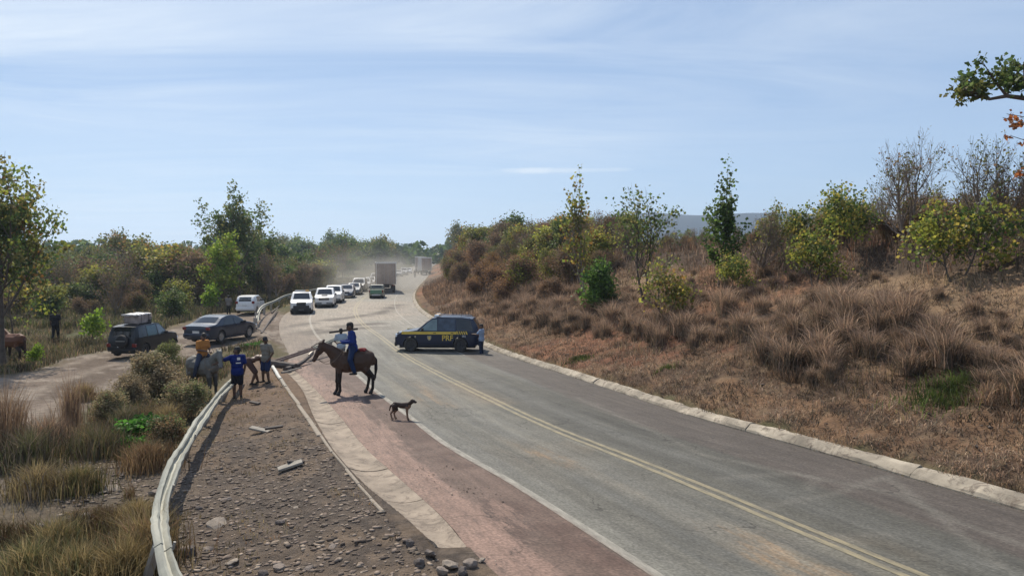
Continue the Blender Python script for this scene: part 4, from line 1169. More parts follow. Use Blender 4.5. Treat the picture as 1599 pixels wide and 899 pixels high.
# crest and plateau nearer by
hn = lambda px, y, d: (.55 + .45 * rs.random()) * (.68 if 940 < px < 1270 else 1.0)
scatter(DRY, pts_right(92, 12.5, 30, 22, 60, 1.0, 900, 1640, hn), 'crest shrub', 'dry crest shrubs', .55, 1.0)
scatter(THORN, pts_right(64, 12.5, 30, 22, 60, 1.3, 940, 1640, hn), 'twiggy crest shrub', 'bare crest shrubs', .6, 1.08)
scatter(MIX, pts_right(26, 13, 28, 22, 60, 1.6, 1120, 1640, hn), 'leafy crest shrub', 'leafy crest shrubs', .5, .95)
# left: bush beyond the track
def pts_left(n, fn, smin):
    out = []; tries = 0
    while len(out) < n and tries < n * 80:
        tries += 1
        r_ = fn()
        if r_ is None: continue
        x, y, s = r_
        if any((x - a) ** 2 + (y - b) ** 2 < smin * smin for a, b, _ in out): continue
        if float(in_poly_dist(np.array([x]), np.array([y]), TRACK)[0]) > -1.2: continue
        if float(XS(y)) - x < 4.0: continue
        out.append((x, y, s))
    return out
def f1():
    y = rs.uniform(56, 125); px = rs.uniform(-60, 560); x = at_depth(px, y)
    if y < 60 and px > 60 and rs.random() < .6: return None
    if 335 < px < 425 and y < 92: return None
    return (x, y, (.75 + .6 * rs.random()) * (1.25 if y > 75 else .85))
LB = [MIX[0], MIX[2], MIX[4], DRY[2], THORN[1], MIX[1], DRY[0], MIX[3], DRY[4], THORN[0], MIX[2]]
scatter(LB, pts_left(150, f1, 1.9), 'bush in the scrub', 'scrub bushes', 1.0, 1.6, (1.0, 1.4), 'L')
def f2():
    y = rs.uniform(105, 215); px = rs.uniform(80, 640); x = at_depth(px, y)
    if float(XS(y)) - x < 8: return None
    return (x, y, (.55 + .35 * rs.random()) * (1 + .12 * sstep(150, 220, y)))
scatter(WOOD, pts_left(85, f2, 4.2), 'woodland tree', 'woodland trees', .8, 1.10, (.9, 1.3), 'L')
def f3():
    y = rs.uniform(210, 330); px = rs.uniform(330, 720); x = at_depth(px, y)
    if float(XS(y)) - x < 8 and x - float(XK(y)) < 9: return None
    return (x, y, .8 + .5 * rs.random())
out = []
while len(out) < 60:
    r_ = f3()
    if r_ and not any((r_[0] - a) ** 2 + (r_[1] - b) ** 2 < 25 for a, b, _ in out): out.append(r_)
scatter(WOOD, out, 'hazy far tree', 'far trees', .9, 1.35, (.9, 1.3), 'L')
# the far wood that reads as one mass
def far_wood():
    rng = np.random.default_rng(5); Vs = []; Fs = []; Cs = []; o = 0
    for k in range(420):
        a = rng.uniform(-44, 6) if k < 330 else rng.uniform(6, 44); d = rng.uniform(330, 900)
        x = math.sin(R(a)) * d; y = math.cos(R(a)) * d
        h = rng.uniform(7, 12) * (1.15 if d > 500 else 1.0); n = 90
        z0 = hz(x, y)
        th = rng.uniform(0, 2 * PI, n); ph = rng.uniform(0, 1, n); rr_ = np.sqrt(np.clip(1 - (ph * 2 - 1) ** 2, 0, 1)) * h * .62 * rng.uniform(.6, 1.1, n)
        P = np.stack([x + np.cos(th) * rr_, y + np.sin(th) * rr_, z0 + h * (.12 + .86 * ph)], 1)
        s = rng.uniform(.8, 1.9, (n, 1)); A = rng.normal(0, 1, (n, 3)); A /= np.linalg.norm(A, axis=1)[:, None]; B = np.cross(A, rng.normal(0, 1, (n, 3))); B /= np.linalg.norm(B, axis=1)[:, None]
        V = np.stack([P - A * s, P + B * s * .8, P + A * s, P - B * s * .8], 1).reshape(-1, 3)
        c_ = np.array(GREEN[rng.integers(0, 4)]) * .9; Cs.append(np.repeat(c_[None] * rng.uniform(.7, 1.3, (n, 1)), 4, 0))
        Vs.append(V); Fs.append(np.arange(n * 4).reshape(-1, 4) + o); o += n * 4
    me = np_mesh('far_woodland', np.vstack(Vs), np.vstack(Fs), np.vstack(Cs), M_LEAF)
    tag(link('far_woodland', me), 'dark green woodland along the horizon', None, None, 'stuff')
far_wood()

# ------------------------------------------------------------------ grass, litter, stones
def blades(rng, X, Y, Z, h, wd, pal, lean=.5, per=1, cvar=.25):
    n = len(X); pal = np.array(pal, float)
    h = np.asarray(h) * rng.uniform(.6, 1.3, n); a = rng.uniform(0, 2 * PI, n); l = rng.uniform(.1, 1, n) * lean
    dx = np.cos(a) * l; dy = np.sin(a) * l; b = rng.uniform(0, 2 * PI, n); wx = np.cos(b) * wd * .5; wy = np.sin(b) * wd * .5
    v0 = np.stack([X - wx, Y - wy, Z - .02], 1); v1 = np.stack([X + wx, Y + wy, Z - .02], 1)
    m = np.stack([X + dx * h * .35, Y + dy * h * .35, Z + h * .6], 1); ww = np.stack([wx, wy, 0 * wx], 1) * .7
    tp = np.stack([X + dx * h, Y + dy * h, Z + h * (1 - .25 * l)], 1)
    V = np.stack([v0, v1, m + ww, m - ww, tp], 1).reshape(-1, 3)
    o = np.arange(n)[:, None] * 5
    q = o + np.array([[0, 1, 2, 3]]); t_ = o + np.array([[3, 2, 4]])
    patch_ = .45 + 1.1 * sstep(.25, .75, fbm(np.asarray(X) * 1.3, np.asarray(Y) * 1.3, 180, 3))
    pk = (rng.integers(0, len(pal), n) + (patch_ * 3).astype(int)) % len(pal)
    col = np.repeat(pal[pk] * (rng.uniform(1 - cvar, 1 + cvar, n) * patch_)[:, None], 5, 0)
    return V, q, t_, col
def blades_obj(name, parts, m, label, kind='stuff', cat=None, group=None, parent=None):
    Vs = []; Q = []; T = []; Cc = []; o = 0
    for V, q, t_, c_ in parts:
        Vs.append(V); Q.append(q + o); T.append(t_ + o); Cc.append(c_); o += len(V)
    me = np_mesh(name, np.vstack(Vs), [np.vstack(Q), np.vstack(T)], np.vstack(Cc), m)
    ob = link(name, me, parent)
    return tag(ob, label, cat, group, kind)
STRAW = [(.26, .195, .095), (.21, .155, .075), (.17, .14, .06), (.30, .235, .12)]
DGRASS = [(.155, .12, .085), (.12, .095, .065), (.19, .145, .10), (.105, .09, .06)]
WARM = [(.28, .175, .11), (.20, .13, .085), (.38, .255, .165), (.14, .10, .07), (.27, .195, .13), (.105, .08, .06)]
PINKG = [(.30, .20, .14), (.22, .15, .105), (.38, .265, .18)]
GGRASS = [(.10, .105, .045), (.085, .092, .038), (.13, .125, .055)]
M_GRASS = vcol_mat('grass_blades', rough=.7, nscale=2, var=.1, bump=0, trans=.32, spec=.2, objrand=.12)
TUSS = []
for i in range(5):
    rng = np.random.default_rng(400 + i); n = 420
    a = rng.uniform(0, 2 * PI, n); r_ = np.abs(rng.normal(0, .16, n))
    A = blades(rng, np.cos(a) * r_, np.sin(a) * r_, np.zeros(n), .68 - r_ * .5, .016, DGRASS + PINKG[:1], lean=.95)
    n2 = 130; a = rng.uniform(0, 2 * PI, n2); r_ = rng.uniform(0, .2, n2)
    B = blades(rng, np.cos(a) * r_, np.sin(a) * r_, np.zeros(n2), .88, .015, PINKG, lean=1.1)
    TUSS.append(blades_obj('grass_tussock', [A, B], M_GRASS, 'dark dry grass tussock in the rows on the bank', None, 'grass tussock'))
rs = random.Random(41)
out = []
while len(out) < 285:
    y = 13 + 45 * rs.random() ** 1.4; d = rs.gauss(5.4, 1.9)
    if d < 2.8 + (rs.random() * 1.0) or d > 11: continue
    x = float(XK(y)) + d / float(slope_cos(XK, y)); px = 799.5 + x / y * F
    if px > 1660 or px < 700: continue
    if any((x - a) ** 2 + (y - b) ** 2 < .16 for a, b, _ in out): continue
    out.append((x, y, (.42 + .72 * rs.random() ** 1.6) * (1.15 if d < 6.8 else .65)))
lowr = [o_ for o_ in out if float((o_[0] - XK(o_[1])) * slope_cos(XK, o_[1])) < 5.2]; upr = [o_ for o_ in out if o_ not in lowr]
for e_, t_ in zip(TUSS, ['dark', 'brown', 'grey-brown', 'bushy', 'ragged']): TONE[e_.name] = t_
scatter(TUSS, lowr, 'tussock low on bank', 'lower bank tussocks', .9, 1.15, (.8, 1.3))
scatter(TUSS, upr, 'tussock higher on bank', 'upper bank tussocks', .9, 1.15, (.8, 1.3))

def keep_mask(X, Y): return None
def area_pts(rng, n, ylo, yhi, xlo, xhi, pred, pw=1.0):
    y = ylo + (yhi - ylo) * rng.random(n) ** pw; x = xlo(y) + (xhi(y) - xlo(y)) * rng.random(n)
    k = pred(x, y); return x[k], y[k]
rng = np.random.default_rng(77)
parts = []
# litter and short dead grass on the bank
def dkn(x, y): return (x - XK(y)) * slope_cos(XK, y)
x, y = area_pts(rng, 150000, 9, 62, lambda y: XK(y) + .3, lambda y: XK(y) + 15, lambda x, y: (dkn(x, y) > .45) & (np.abs(x / y) < .76) & (fbm(x * 1.1, y * 1.1, 61, 3) + .22 * sstep(5.5, 3.5, dkn(x, y)) > .47), 1.5)
parts.append(blades(rng, x, y, hgt(x, y), .045 + .20 * fbm(x * .8, y * .8, 62, 3) ** 1.5, .020, PINKG + DGRASS + [(.36, .26, .17), (.20, .12, .08)], lean=2.3))
x, y = area_pts(rng, 36000, 9, 60, lambda y: XK(y) + 1.5, lambda y: XK(y) + 14, lambda x, y: (dkn(x, y) > 2.6) & (np.abs(x / y) < .76) & (fbm(x * .6, y * .6, 63, 3) > .52), 1.4)
parts.append(blades(rng, x, y, hgt(x, y), .42, .016, PINKG + DGRASS + STRAW[:1], lean=.9))
x, y = area_pts(rng, 230000, 9, 58, lambda y: XK(y) + 1.8, lambda y: XK(y) + 10.5, lambda x, y: (dkn(x, y) > 2.8) & (dkn(x, y) < 8.2) & (np.abs(x / y) < .76) & (fbm(x * .7, y * .7, 163, 4) + .13 * np.exp(-((dkn(x, y) - 4.8) / 1.5) ** 2) > .61), 1.5)
hh = .10 + .80 * np.clip(fbm(x * .8, y * .8, 164, 3) - .35, 0, 1)
WARM_ = [(.36, .21, .12), (.27, .155, .09), (.45, .29, .17), (.18, .115, .075), (.33, .225, .14), (.13, .09, .06)]
parts.append(blades(rng, x, y, hgt(x, y), hh, .019, WARM, lean=1.15))
x, y = area_pts(rng, 26000, 45, 120, lambda y: XK(y) + 1.2, lambda y: XK(y) + 12, lambda x, y: (dkn(x, y) > 1.0) & (fbm(x * .4, y * .4, 165, 3) > .40), 1.2)
parts.append(blades(rng, x, y, hgt(x, y), .55, .035, WARM, lean=.8))
x, y = area_pts(rng, 9000, 8, 60, lambda y: XK(y) + .22, lambda y: XK(y) + .7, lambda x, y: (np.abs(x / y) < .76) & (fbm(x * 1.6, y * 1.6, 166, 3) > .50), 1.3)
parts.append(blades(rng, x, y, hgt(x, y) + .05, .13, .012, WARM, lean=1.6))
x, y = area_pts(rng, 30000, 20, 110, lambda y: XK(y) + 8, lambda y: XK(y) + 36, lambda x, y: (dkn(x, y) > 10) & (np.abs(x / y) < .76), 1.2)
parts.append(blades(rng, x, y, hgt(x, y), .7, .03, PINKG + DGRASS + [(.25, .12, .07)], lean=.7))
blades_obj('dry_grass_litter', parts, M_GRASS, 'brown dead grass and litter covering the bank')
# green patch near the right edge and by the kerb
parts = []
for (px, py, rad, n, h) in [(1500, 612, .55, 1300, .24), (1545, 600, .35, 500, .22), (905, 560, .3, 300, .16), (1040, 575, .2, 120, .14)]:
    # positions on the slope found by walking up the bank
    best = None
    for Y in np.arange(12, 45, .1):
        X = at_depth(px, Y); zz = hz(X, Y); yy = 449.5 - F * math.tan(math.atan((zz - CAM_Z) / Y) + PITCH)
        if best is None or abs(yy - py) < best[0]: best = (abs(yy - py), X, Y)
    X0, Y0 = best[1], best[2]
    x = X0 + rng.normal(0, rad, n); y = Y0 + rng.normal(0, rad * .8, n)
    parts.append(blades(rng, x, y, hgt(x, y), h, .02, [(.12, .17, .04), (.16, .21, .05), (.10, .13, .04)], lean=.8))
blades_obj('green_weeds', parts, M_GRASS, 'low green weeds on the lower bank')
# left side grass
def lf(x, y):
    return (in_poly_dist(x, y, TRACK) < -.25) & (in_poly_dist(x, y, STRIP) < -.45) & (XS(y) - x > 1) & (np.abs(x / y) < .78)
parts = []
x, y = area_pts(rng, 90000, 8, 20, lambda y: -.78 * y, lambda y: -.30 * y, lambda x, y: lf(x, y) & (np.hypot((x + 8.2) * .7, y - 12.6) > 1.7 + (fbm(x, y, 3, 2) - .5) * 2) & (fbm(x * 1.3, y * 1.3, 65, 4) > .46), 1.0)
k = fbm(x * .5, y * .5, 66, 3)
g = k > .55
parts.append(blades(rng, x[~g], y[~g], hgt(x[~g], y[~g]), .03 + 1.0 * np.clip(fbm(x[~g] * 1.1, y[~g] * 1.1, 67, 4) - .3, 0, 1), .010, STRAW[:3] + WARM[:2] + [(.20, .13, .07)], lean=1.0))
parts.append(blades(rng, x[g], y[g], hgt(x[g], y[g]), .05 + 1.1 * np.clip(fbm(x[g] * 1.1, y[g] * 1.1, 67, 4) - .3, 0, 1), .010, STRAW[:2] + GGRASS + WARM[:1] + [(.22, .21, .07)], lean=1.0))
x, y = area_pts(rng, 60000, 20, 60, lambda y: -.78 * y, lambda y: XS(y) - 1, lambda x, y: lf(x, y) & (fbm(x * .5, y * .5, 68, 3) > .36), 1.3)
parts.append(blades(rng, x, y, hgt(x, y), .34, .03, DGRASS + STRAW[:2] + GGRASS * 2 + WARM[:2], lean=.9))
x, y = area_pts(rng, 60000, 50, 150, lambda y: -.78 * y, lambda y: XS(y) - 1.5, lambda x, y: lf(x, y) & (fbm(x * .3, y * .3, 69, 3) > .38), 1.2)
parts.append(blades(rng, x, y, hgt(x, y), .6, .07, DGRASS + STRAW[:2] + GGRASS * 3, lean=.8))
# sprigs on the dirt strip
x, y = area_pts(rng, 9000, 8, 30, lambda y: -.48 * y, lambda y: XS(y) - .9, lambda x, y: (in_poly_dist(x, y, STRIP) > 0) & (fbm(x * 1.4, y * 1.4, 70, 3) > .60) & (x < GL(y) - .1), 1.0)
parts.append(blades(rng, x, y, hgt(x, y), .07, .012, STRAW + [(.28, .16, .08)], lean=1.6))
blades_obj('grass', parts, M_GRASS, 'dry yellow and olive grass on the left of the road')
# named clumps on the left
CLUMP = []
def clump(seed, pal, n, h, r0, name, label, cat, wd=.014, lean=.7, ft=None):
    rng = np.random.default_rng(seed); a = rng.uniform(0, 2 * PI, n); r_ = np.abs(rng.normal(0, r0, n))
    ob = blades_obj(name, [blades(rng, np.cos(a) * r_, np.sin(a) * r_, np.zeros(n), h * (1 - .3 * r_ / r0 * .5), wd, pal, lean=lean)], M_GRASS, label, None, cat)
    return ob
for k, (px, py, h, r0, pal, lb) in enumerate([
    (120, 885, .55, .40, STRAW + GGRASS[:1], 'golden grass clump at the bottom left corner'),
    (195, 880, .62, .30, STRAW, 'golden grass clump against the near end of the fallen guardrail'),
    (45, 880, .50, .40, STRAW + GGRASS, 'yellow-green grass clump in the left bottom corner of the picture'),
    (60, 770, .55, .40, STRAW + DGRASS[:1], 'straw-coloured grass clump at the left edge above the stony patch'),
    (125, 762, .48, .28, STRAW + GGRASS, 'short golden grass tuft beside the white flat stone'),
    (45, 720, .85, .42, DGRASS + GGRASS, 'dark olive grass clump under the tall stalks at the left edge'),
    (150, 700, .7, .42, DGRASS + STRAW[:2] + GGRASS, 'brown-green grass clump below the dirt track'),
    (230, 720, .55, .40, [(.22, .14, .08), (.17, .11, .06), (.26, .18, .09)], 'rust-brown grass clump left of the guardrail bend'),
    (215, 800, .42, .22, STRAW, 'straw tuft on the stony patch left of the guardrail'), (228, 850, .75, .30, STRAW + WARM[:2], 'tall rust and straw clump leaning on the near guardrail'), (90, 840, .5, .35, STRAW + GGRASS[:1], 'straw clump in the lower left corner grass'),
    (265, 650, .6, .25, STRAW + DGRASS[:1], 'straw tuft against the guardrail below the grey horse'), (130, 620, .6, .25, STRAW + WARM[:2], 'straw tuft at the lip of the dirt track'), (75, 690, .7, .35, WARM, 'brown grass clump between the two groups of tall stalks'),
    (195, 660, .7, .35, DGRASS + GGRASS, 'dark weed clump between the green plant and the track')]):
    ob = clump(500 + k, pal, 900, h, r0, 'grass_clump', lb, 'grass clump'); p = P3(px, py); ob.location = p
for k, (px, py, h, lb) in enumerate([(8, 715, 1.75, 'tall dry brown stalks at the left edge below the track'), (112, 665, 1.45, 'tall thin dry stalks standing in front of the dirt track'), (28, 690, 1.2, 'shorter dry stalks right of the left-edge stalks')]):
    ob = clump(520 + k, [(.20, .13, .08), (.26, .18, .11), (.15, .10, .07)], 260, h, .20, 'dry_stalks', lb, 'dry stalks', wd=.014, lean=.32); ob.location = P3(px, py)
# weeds and shrubs between the track and the fallen rail
t = tree_proto('green_plant', 601, 'bright green leafy plant left of the fallen guardrail', 'plant', leaf=dict(per=8, size=.085, pal=[(.07, .20, .03), (.10, .26, .04), (.05, .14, .02)], clump=.08, droop=.3),
    height=.32, levels=2, kids=[8, 5], trunk_r=.012, first=.1, spread=60, up=.08, ratio=.7, multi=6)
place(t, *ground_at(232, 665), 1.0, sxy=1.5); GP = t
place(t, *ground_at(205, 685), .55, rz=2, label='small green sprig below the bright green leafy plant', sxy=1.3)
place(t, *ground_at(395, 540), .6, rz=3, label='low green weeds on the ground behind the man in the blue jersey', sxy=2.2)
for k, (px, py, s, sx, pal, lb) in enumerate([
    (245, 612, .80, 1.3, [(.22, .17, .10), (.17, .14, .08), (.13, .12, .06), (.26, .20, .12)], 'wide brownish seed-headed shrub in front of the black off-road car'),
    (205, 628, .55, 1.2, [(.20, .15, .09), (.15, .12, .07)], 'low brown shrub at the left of the seed-headed shrub'),
    (262, 575, .62, 1.0, [(.12, .14, .05), (.16, .17, .06), (.10, .11, .04)], 'green shrub between the black off-road car and the grey horse'),
    (295, 640, .60, 1.3, [(.16, .14, .08), (.11, .12, .05), (.20, .16, .09)], 'dusty olive shrub in front of the grey horse'),
    (170, 655, .50, 1.2, [(.11, .12, .05), (.16, .13, .07)], 'small dark shrub at the near edge of the dirt track'),
    (262, 690, .45, 1.2, [(.15, .12, .06), (.09, .11, .04), (.20, .13, .07)], 'low rust and green shrub against the fallen guardrail')]):
    s *= 1.25; t = tree_proto('roadside_shrub', 620 + k, lb, 'shrub', wood=M_TWIG, minr=.004, leaf=dict(per=5, size=.055, pal=[tuple(min(.5, q * 1.9) for q in c3) for c3 in pal] + [(.34, .26, .15)], clump=.08, droop=.2, mat=M_DRY, keep=.7),
        height=.95, levels=3, kids=[6, 5, 3], trunk_r=.015, first=.05, spread=42, up=.12, ratio=.62, multi=5)
    x, y = ground_at(px, py); place(t, x, y, s, rz=k, sxy=sx)

for e_ in DRY + THORN + MIX + WOOD + TUSS:      # a kind nobody planted is taken away
    if e_.name not in used_proto:
        for ch_ in list(e_.children): bpy.data.objects.remove(ch_)
        bpy.data.objects.remove(e_)
# stones
def rock_mesh(seed, flat=.5, sub=1):
    import bmesh
    bm = bmesh.new(); bmesh.ops.create_icosphere(bm, subdivisions=sub, radius=1)
    rs = random.Random(seed)
    for v in bm.verts:
        v.co *= rs.uniform(.72, 1.15); v.co.z *= flat
    me = bpy.data.meshes.new('stone'); bm.to_mesh(me); bm.free()
    return me
SP = [(.21, .175, .15), (.26, .215, .18), (.155, .13, .115), (.31, .26, .21)]
def color_me(me, c):
    a = me.color_attributes.new('Col', 'FLOAT_COLOR', 'POINT'); a.data.foreach_set('color', [*c, 1.0] * len(me.vertices))
RM = []
for i in range(8):
    me = rock_mesh(700 + i, [.35, .5, .7, .28][i % 4], 2); color_me(me, SP[i % 4]); me.materials.append(M_STONE); RM.append(me)
rs = random.Random(17)
big = [(292, 834, .15, 2, 'dark brown boulder beside the near fallen guardrail'), (338, 797, .18, 3, 'flat pale stone right of the guardrail'), (436, 865, .12, 1, 'pale wedge-shaped stone near the bottom middle'),
       (362, 852, .13, 3, 'light slanted flat stone on the dirt'), (438, 803, .09, 2, 'rounded grey stone in the middle of the dirt strip'), (345, 716, .07, 2, 'small dark stone near the top of the stony dirt'),
       (247, 760, .20, 0, 'grey boulder touching the left of the guardrail'), (175, 755, .16, 3, 'whitish flat stone in the left grass'), (160, 762, .10, 3, 'pale flat stone beside the whitish stone'),
       (135, 795, .13, 0, 'grey flat stone on the left rocky patch'), (88, 777, .07, 3, 'small white stone by the left grass clumps'), (325, 828, .10, 1, 'brown stone just right of the dark boulder'),
       (352, 765, .10, 0, 'flat tan stone in the middle of the stony dirt'), (410, 870, .10, 2, 'dark stone in front of the wedge-shaped stone'), (183, 800, .14, 0, 'grey slab tilted on the left rocky patch'),
       (215, 792, .12, 2, 'dark stone left of the guardrail on the rocky patch'), (395, 880, .08, 1, 'small grey stone near the bottom of the dirt'), (482, 872, .10, 0, 'flat brown stone near the bottom edge'),
       (520, 845, .07, 1, 'brown pebble-sized stone left of the gutter end'), (60, 810, .10, 0, 'grey flat stone at the left edge'), (310, 775, .07, 2, 'small dark stone close to the rail'), (462, 784, .06, 3, 'small pale stone right of the rounded grey stone')]
for k, (px, py, s, mi, lb) in enumerate(big):
    ob = link('stone', RM[mi + (4 if k % 2 else 0)]); ob.location = P3(px, py, s * .1); ob.scale = (s * rs.uniform(.75, 1.1), s * rs.uniform(.6, .9), s * .9); ob.rotation_euler = (rs.uniform(-.25, .25), rs.uniform(-.25, .25), rs.uniform(0, 6))
    tag(ob, lb, 'stone')
# broken blocks at the near end of the gutter
for k, (px, py, s, lb) in enumerate([(703, 882, .13, 'largest broken concrete block at the near end of the gutter'), (735, 880, .10, 'broken block right of the largest one'), (722, 892, .08, 'dark clod between the broken blocks'), (752, 872, .06, 'small pale chip on the shoulder edge'),
                                     (672, 868, .10, 'tan broken slab corner left of the largest block'), (655, 880, .08, 'brown block in the dirt at the gutter end'), (690, 895, .09, 'broken block at the bottom edge beside the gutter'), (640, 850, .07, 'clod at the left of the gutter end')]):
    ob = link('broken_block', RM[[3, 1, 2, 3, 0, 2, 1, 2][k]]); ob.location = P3(px, py, s * .35); ob.scale = (s, s * .8, s * 1.3); ob.rotation_euler = (rs.uniform(-.6, .6), rs.uniform(-.6, .6), rs.uniform(0, 6)); tag(ob, lb, 'rubble')
def gravel():
    rng = np.random.default_rng(88)
    base = []; 
    for i in range(6):
        me = rock_mesh(800 + i, .5, 1); v = np.array([tuple(q.co) for q in me.vertices]); f = np.array([tuple(p.vertices) for p in me.polygons]); base.append((v, f)); bpy.data.meshes.remove(me)
    Vs = []; Fs = []; Cs = []; o = 0
    x, y = area_pts(rng, 26000, 8.0, 27, lambda y: -.62 * y, lambda y: XS(y) - .2, lambda x, y: ((in_poly_dist(x, y, STRIP) > .1) | (np.hypot((x + 8.2) * .7, y - 12.6) < 2.6)) & (x < GL(y) + .0) & (rng.random(len(x)) < .16 + sstep(20, 13, y)), 1.0)
    x2, y2 = area_pts(rng, 1500, 9, 34, lambda y: XS(y) - .1, lambda y: XS(y) + 1.3, lambda x, y: fbm(x * 1.5, y * 1.5, 90, 3) > .52)
    x3, y3 = area_pts(rng, 900, 10, 50, lambda y: XK(y) + .6, lambda y: XK(y) + 12, lambda x, y: np.abs(x / y) < .75)
    for (X, Y, lo, hi, road) in ((x, y, .007, .050, 0), (x2, y2, .008, .02, 1), (x3, y3, .02, .06, 0)):
        Z = hgt(X, Y) if not road else zr(Y)
        for a, b, z in zip(X, Y, Z):
            s = lo + (hi - lo) * rng.random() ** 4
            v, f = base[rng.integers(0, 6)]; t = rng.uniform(0, 6.28); c_, s_ = math.cos(t), math.sin(t)
            sx = s * rng.uniform(.9, 2.0)
            vv = v * np.array([sx, s, s * rng.uniform(.35, .9)]); vv = np.stack([vv[:, 0] * c_ - vv[:, 1] * s_ + a, vv[:, 0] * s_ + vv[:, 1] * c_ + b, vv[:, 2] + z + s * .15], 1)
            Vs.append(vv); Fs.append(f + o); o += len(v); Cs.append(np.repeat((np.array(SP[rng.integers(0, 4)]) * .75 + np.array([.05, .03, .015]))[None] * rng.uniform(.4, 1.3), len(v), 0))
    me = np_mesh('gravel', np.vstack(Vs), np.vstack(Fs), np.vstack(Cs), M_STONE)
    tag(link('gravel', me), 'loose slate chips and small stones on the dirt', None, None, 'stuff')
gravel()

# ------------------------------------------------------------------ vehicles
M_GLASS = mat('tinted_glass', (.012, .015, .018), .08, var=.05, coat=.4)
M_GLASSL = mat('light_glass', (.10, .13, .14), .05, var=.05, coat=1.0)
M_TYRE = mat('tyre_rubber', (.026, .025, .024), .85, var=.2, dust=.12)
M_RIM = mat('alloy_rim', (.42, .42, .42), .35, metal=.7, var=.1, dust=.3)
M_RIMD = mat('dark_rim', (.05, .05, .055), .45, metal=.5, var=.1, dust=.06)
M_BLACK = mat('black_plastic', (.020, .020, .022), .6, var=.15, dust=.03)
M_CHROME = mat('chrome_trim', (.6, .6, .6), .2, metal=1.0, var=.05)
M_LAMPC = mat('lamp_lens', (.75, .78, .8), .12, var=.05, coat=1.0)
M_LAMPR = mat('red_tail_lens', (.17, .014, .014), .2, var=.05, coat=1.0)
M_LAMPA = mat('amber_lens', (.75, .38, .05), .25, var=.05)
M_PLATE = mat('number_plate', (.62, .62, .60), .5, var=.05)
def paint(name, rgb, rough=.32, metal=.0, dust=.12):
    return mat(name, rgb, rough, metal=metal, var=.04, coat=.45, dust=dust)
def car_shape(S):
    Ln, W = S['L'], S['W']; h = Ln / 2
    ty = np.array([p[0] for p in S['top']]) * 1.0; tz = np.array([p[1] for p in S['top']])
    def ztop(y): return float(np.interp(y, ty, tz))
    def zbot(y):
        z = S.get('clear', .22) + .10 * max(0, (abs(y) - h + .45) / .45)
        for yw in S['wheels']:
            Ra = S['R'] * 1.13; d = abs(y - yw)
            if d < Ra: z = max(z, S['R'] + math.sqrt(Ra * Ra - d * d) - .0)
        return z
    def hw(y):
        return W / 2 * (1 - .17 * max(0, (abs(y) - h + .75) / .75) ** 2.4)
    belt = S['belt']
    def sx(y, z):
        b = hw(y)
        if z < .5: k = .94 + .06 * sstep(.15, .5, z)
        elif z < belt: k = 1.0 - .015 * (z - .5) / (belt - .5)
        else: k = .985 - S.get('tumble', .27) * (z - belt)
        return float(b * k)
    return ztop, zbot, hw, sx
def car_body(S, name, m, parent):
    ztop, zbot, hw, sx = car_shape(S); h = S['L'] / 2
    ys = set(np.linspace(-h, h, 46).tolist() + [p[0] for p in S['top']])
    for yw in S['wheels']:
        Ra = S['R'] * 1.13
        for a in np.linspace(0, PI, 11): ys.add(yw + Ra * math.cos(a) * .999)
        ys.add(yw + Ra * 1.004); ys.add(yw - Ra * 1.004)
    ys = sorted(y for y in ys if -h <= y <= h)
    mb = MB(); rings = []; nr = 10; nt = 5
    for y in ys:
        zb, zt = zbot(y), ztop(y); xs = []
        zc_ = zt - .045
        zs = [zb + (zc_ - zb) * i / (nr - 1) for i in range(nr)]
        L_ = [(-sx(y, z), z) for z in zs]
        xt = sx(y, zc_)
        T = []
        for i in range(nt):
            u = -1 + 2 * (i + .5) / nt
            T.append((u * xt * .97, zt - .028 * abs(u) ** 3))
        T = [(-xt * .955, zt - .012)] + T + [(xt * .955, zt - .012)]
        Rr = [(sx(y, z), z) for z in reversed(zs)]
        o = len(mb.v)
        for (x, z) in L_ + T + Rr: mb.v.append((x, y, z))
        rings.append(list(range(o, o + len(L_) + len(T) + len(Rr))))
    for a, b in zip(rings[:-1], rings[1:]): mb.quad_strip(a, b)
    mb.f.append(tuple(rings[0])); mb.f.append(tuple(reversed(rings[-1])))
    ob = mb.build(name, m, parent, smooth=True); fix_normals(ob.data)
    md = ob.modifiers.new('edges', 'EDGE_SPLIT'); md.split_angle = R(32)
    return ob
def wheel_meshes(Rw, wd, rim_m, key):
    k = 'w' + key
    if k in MESHC: return MESHC[k]
    mb = MB(); a = wd / 2
    mb.lathe([(-a, Rw * .62), (-a, Rw * .88), (-a * .8, Rw * .97), (-a * .4, Rw), (a * .4, Rw), (a * .8, Rw * .97), (a, Rw * .88), (a, Rw * .62), (a * .4, Rw * .60)], 'X', n=22, cap=False)
    t = mb.mesh('wheel', M_TYRE, True)
    mb = MB(); mb.lathe([(-a * .55, Rw * .63), (a * .5, Rw * .63), (a * .95, Rw * .64), (a * .96, Rw * .58), (a * .6, Rw * .54), (a * .55, .02)], 'X', n=20)
    for i in range(5):
        an = i * 2 * PI / 5; mb.box((a * .72, math.cos(an) * Rw * .30, math.sin(an) * Rw * .30), (.04, Rw * .58, Rw * .16), Matrix.Rotation(an, 3, 'X'))
    mb.lathe([(a * .6, Rw * .13), (a * .85, Rw * .12)], 'X', n=10)
    r_ = mb.mesh('rim', rim_m)
    MESHC[k] = (t, r_); return MESHC[k]
MESHC = {}
def patch_side(S, side, y0b, y1b, y0t, y1t, zb, zt, off_=.006, n=5, zt_fn=None):
    ztop, zbot, hw, sx = car_shape(S); P = []
    for i in range(4):
        v = i / 3; row = []
        for j in range(n + 1):
            u = j / n; yb = y0b + (y1b - y0b) * u; yt = y0t + (y1t - y0t) * u
            y = yb + (yt - yb) * v; z1 = min(zt, ztop(yt) - .085); z = zb + (z1 - zb) * v
            row.append((side * (sx(y, z) + off_), y, z))
        P.append(row)
    return P
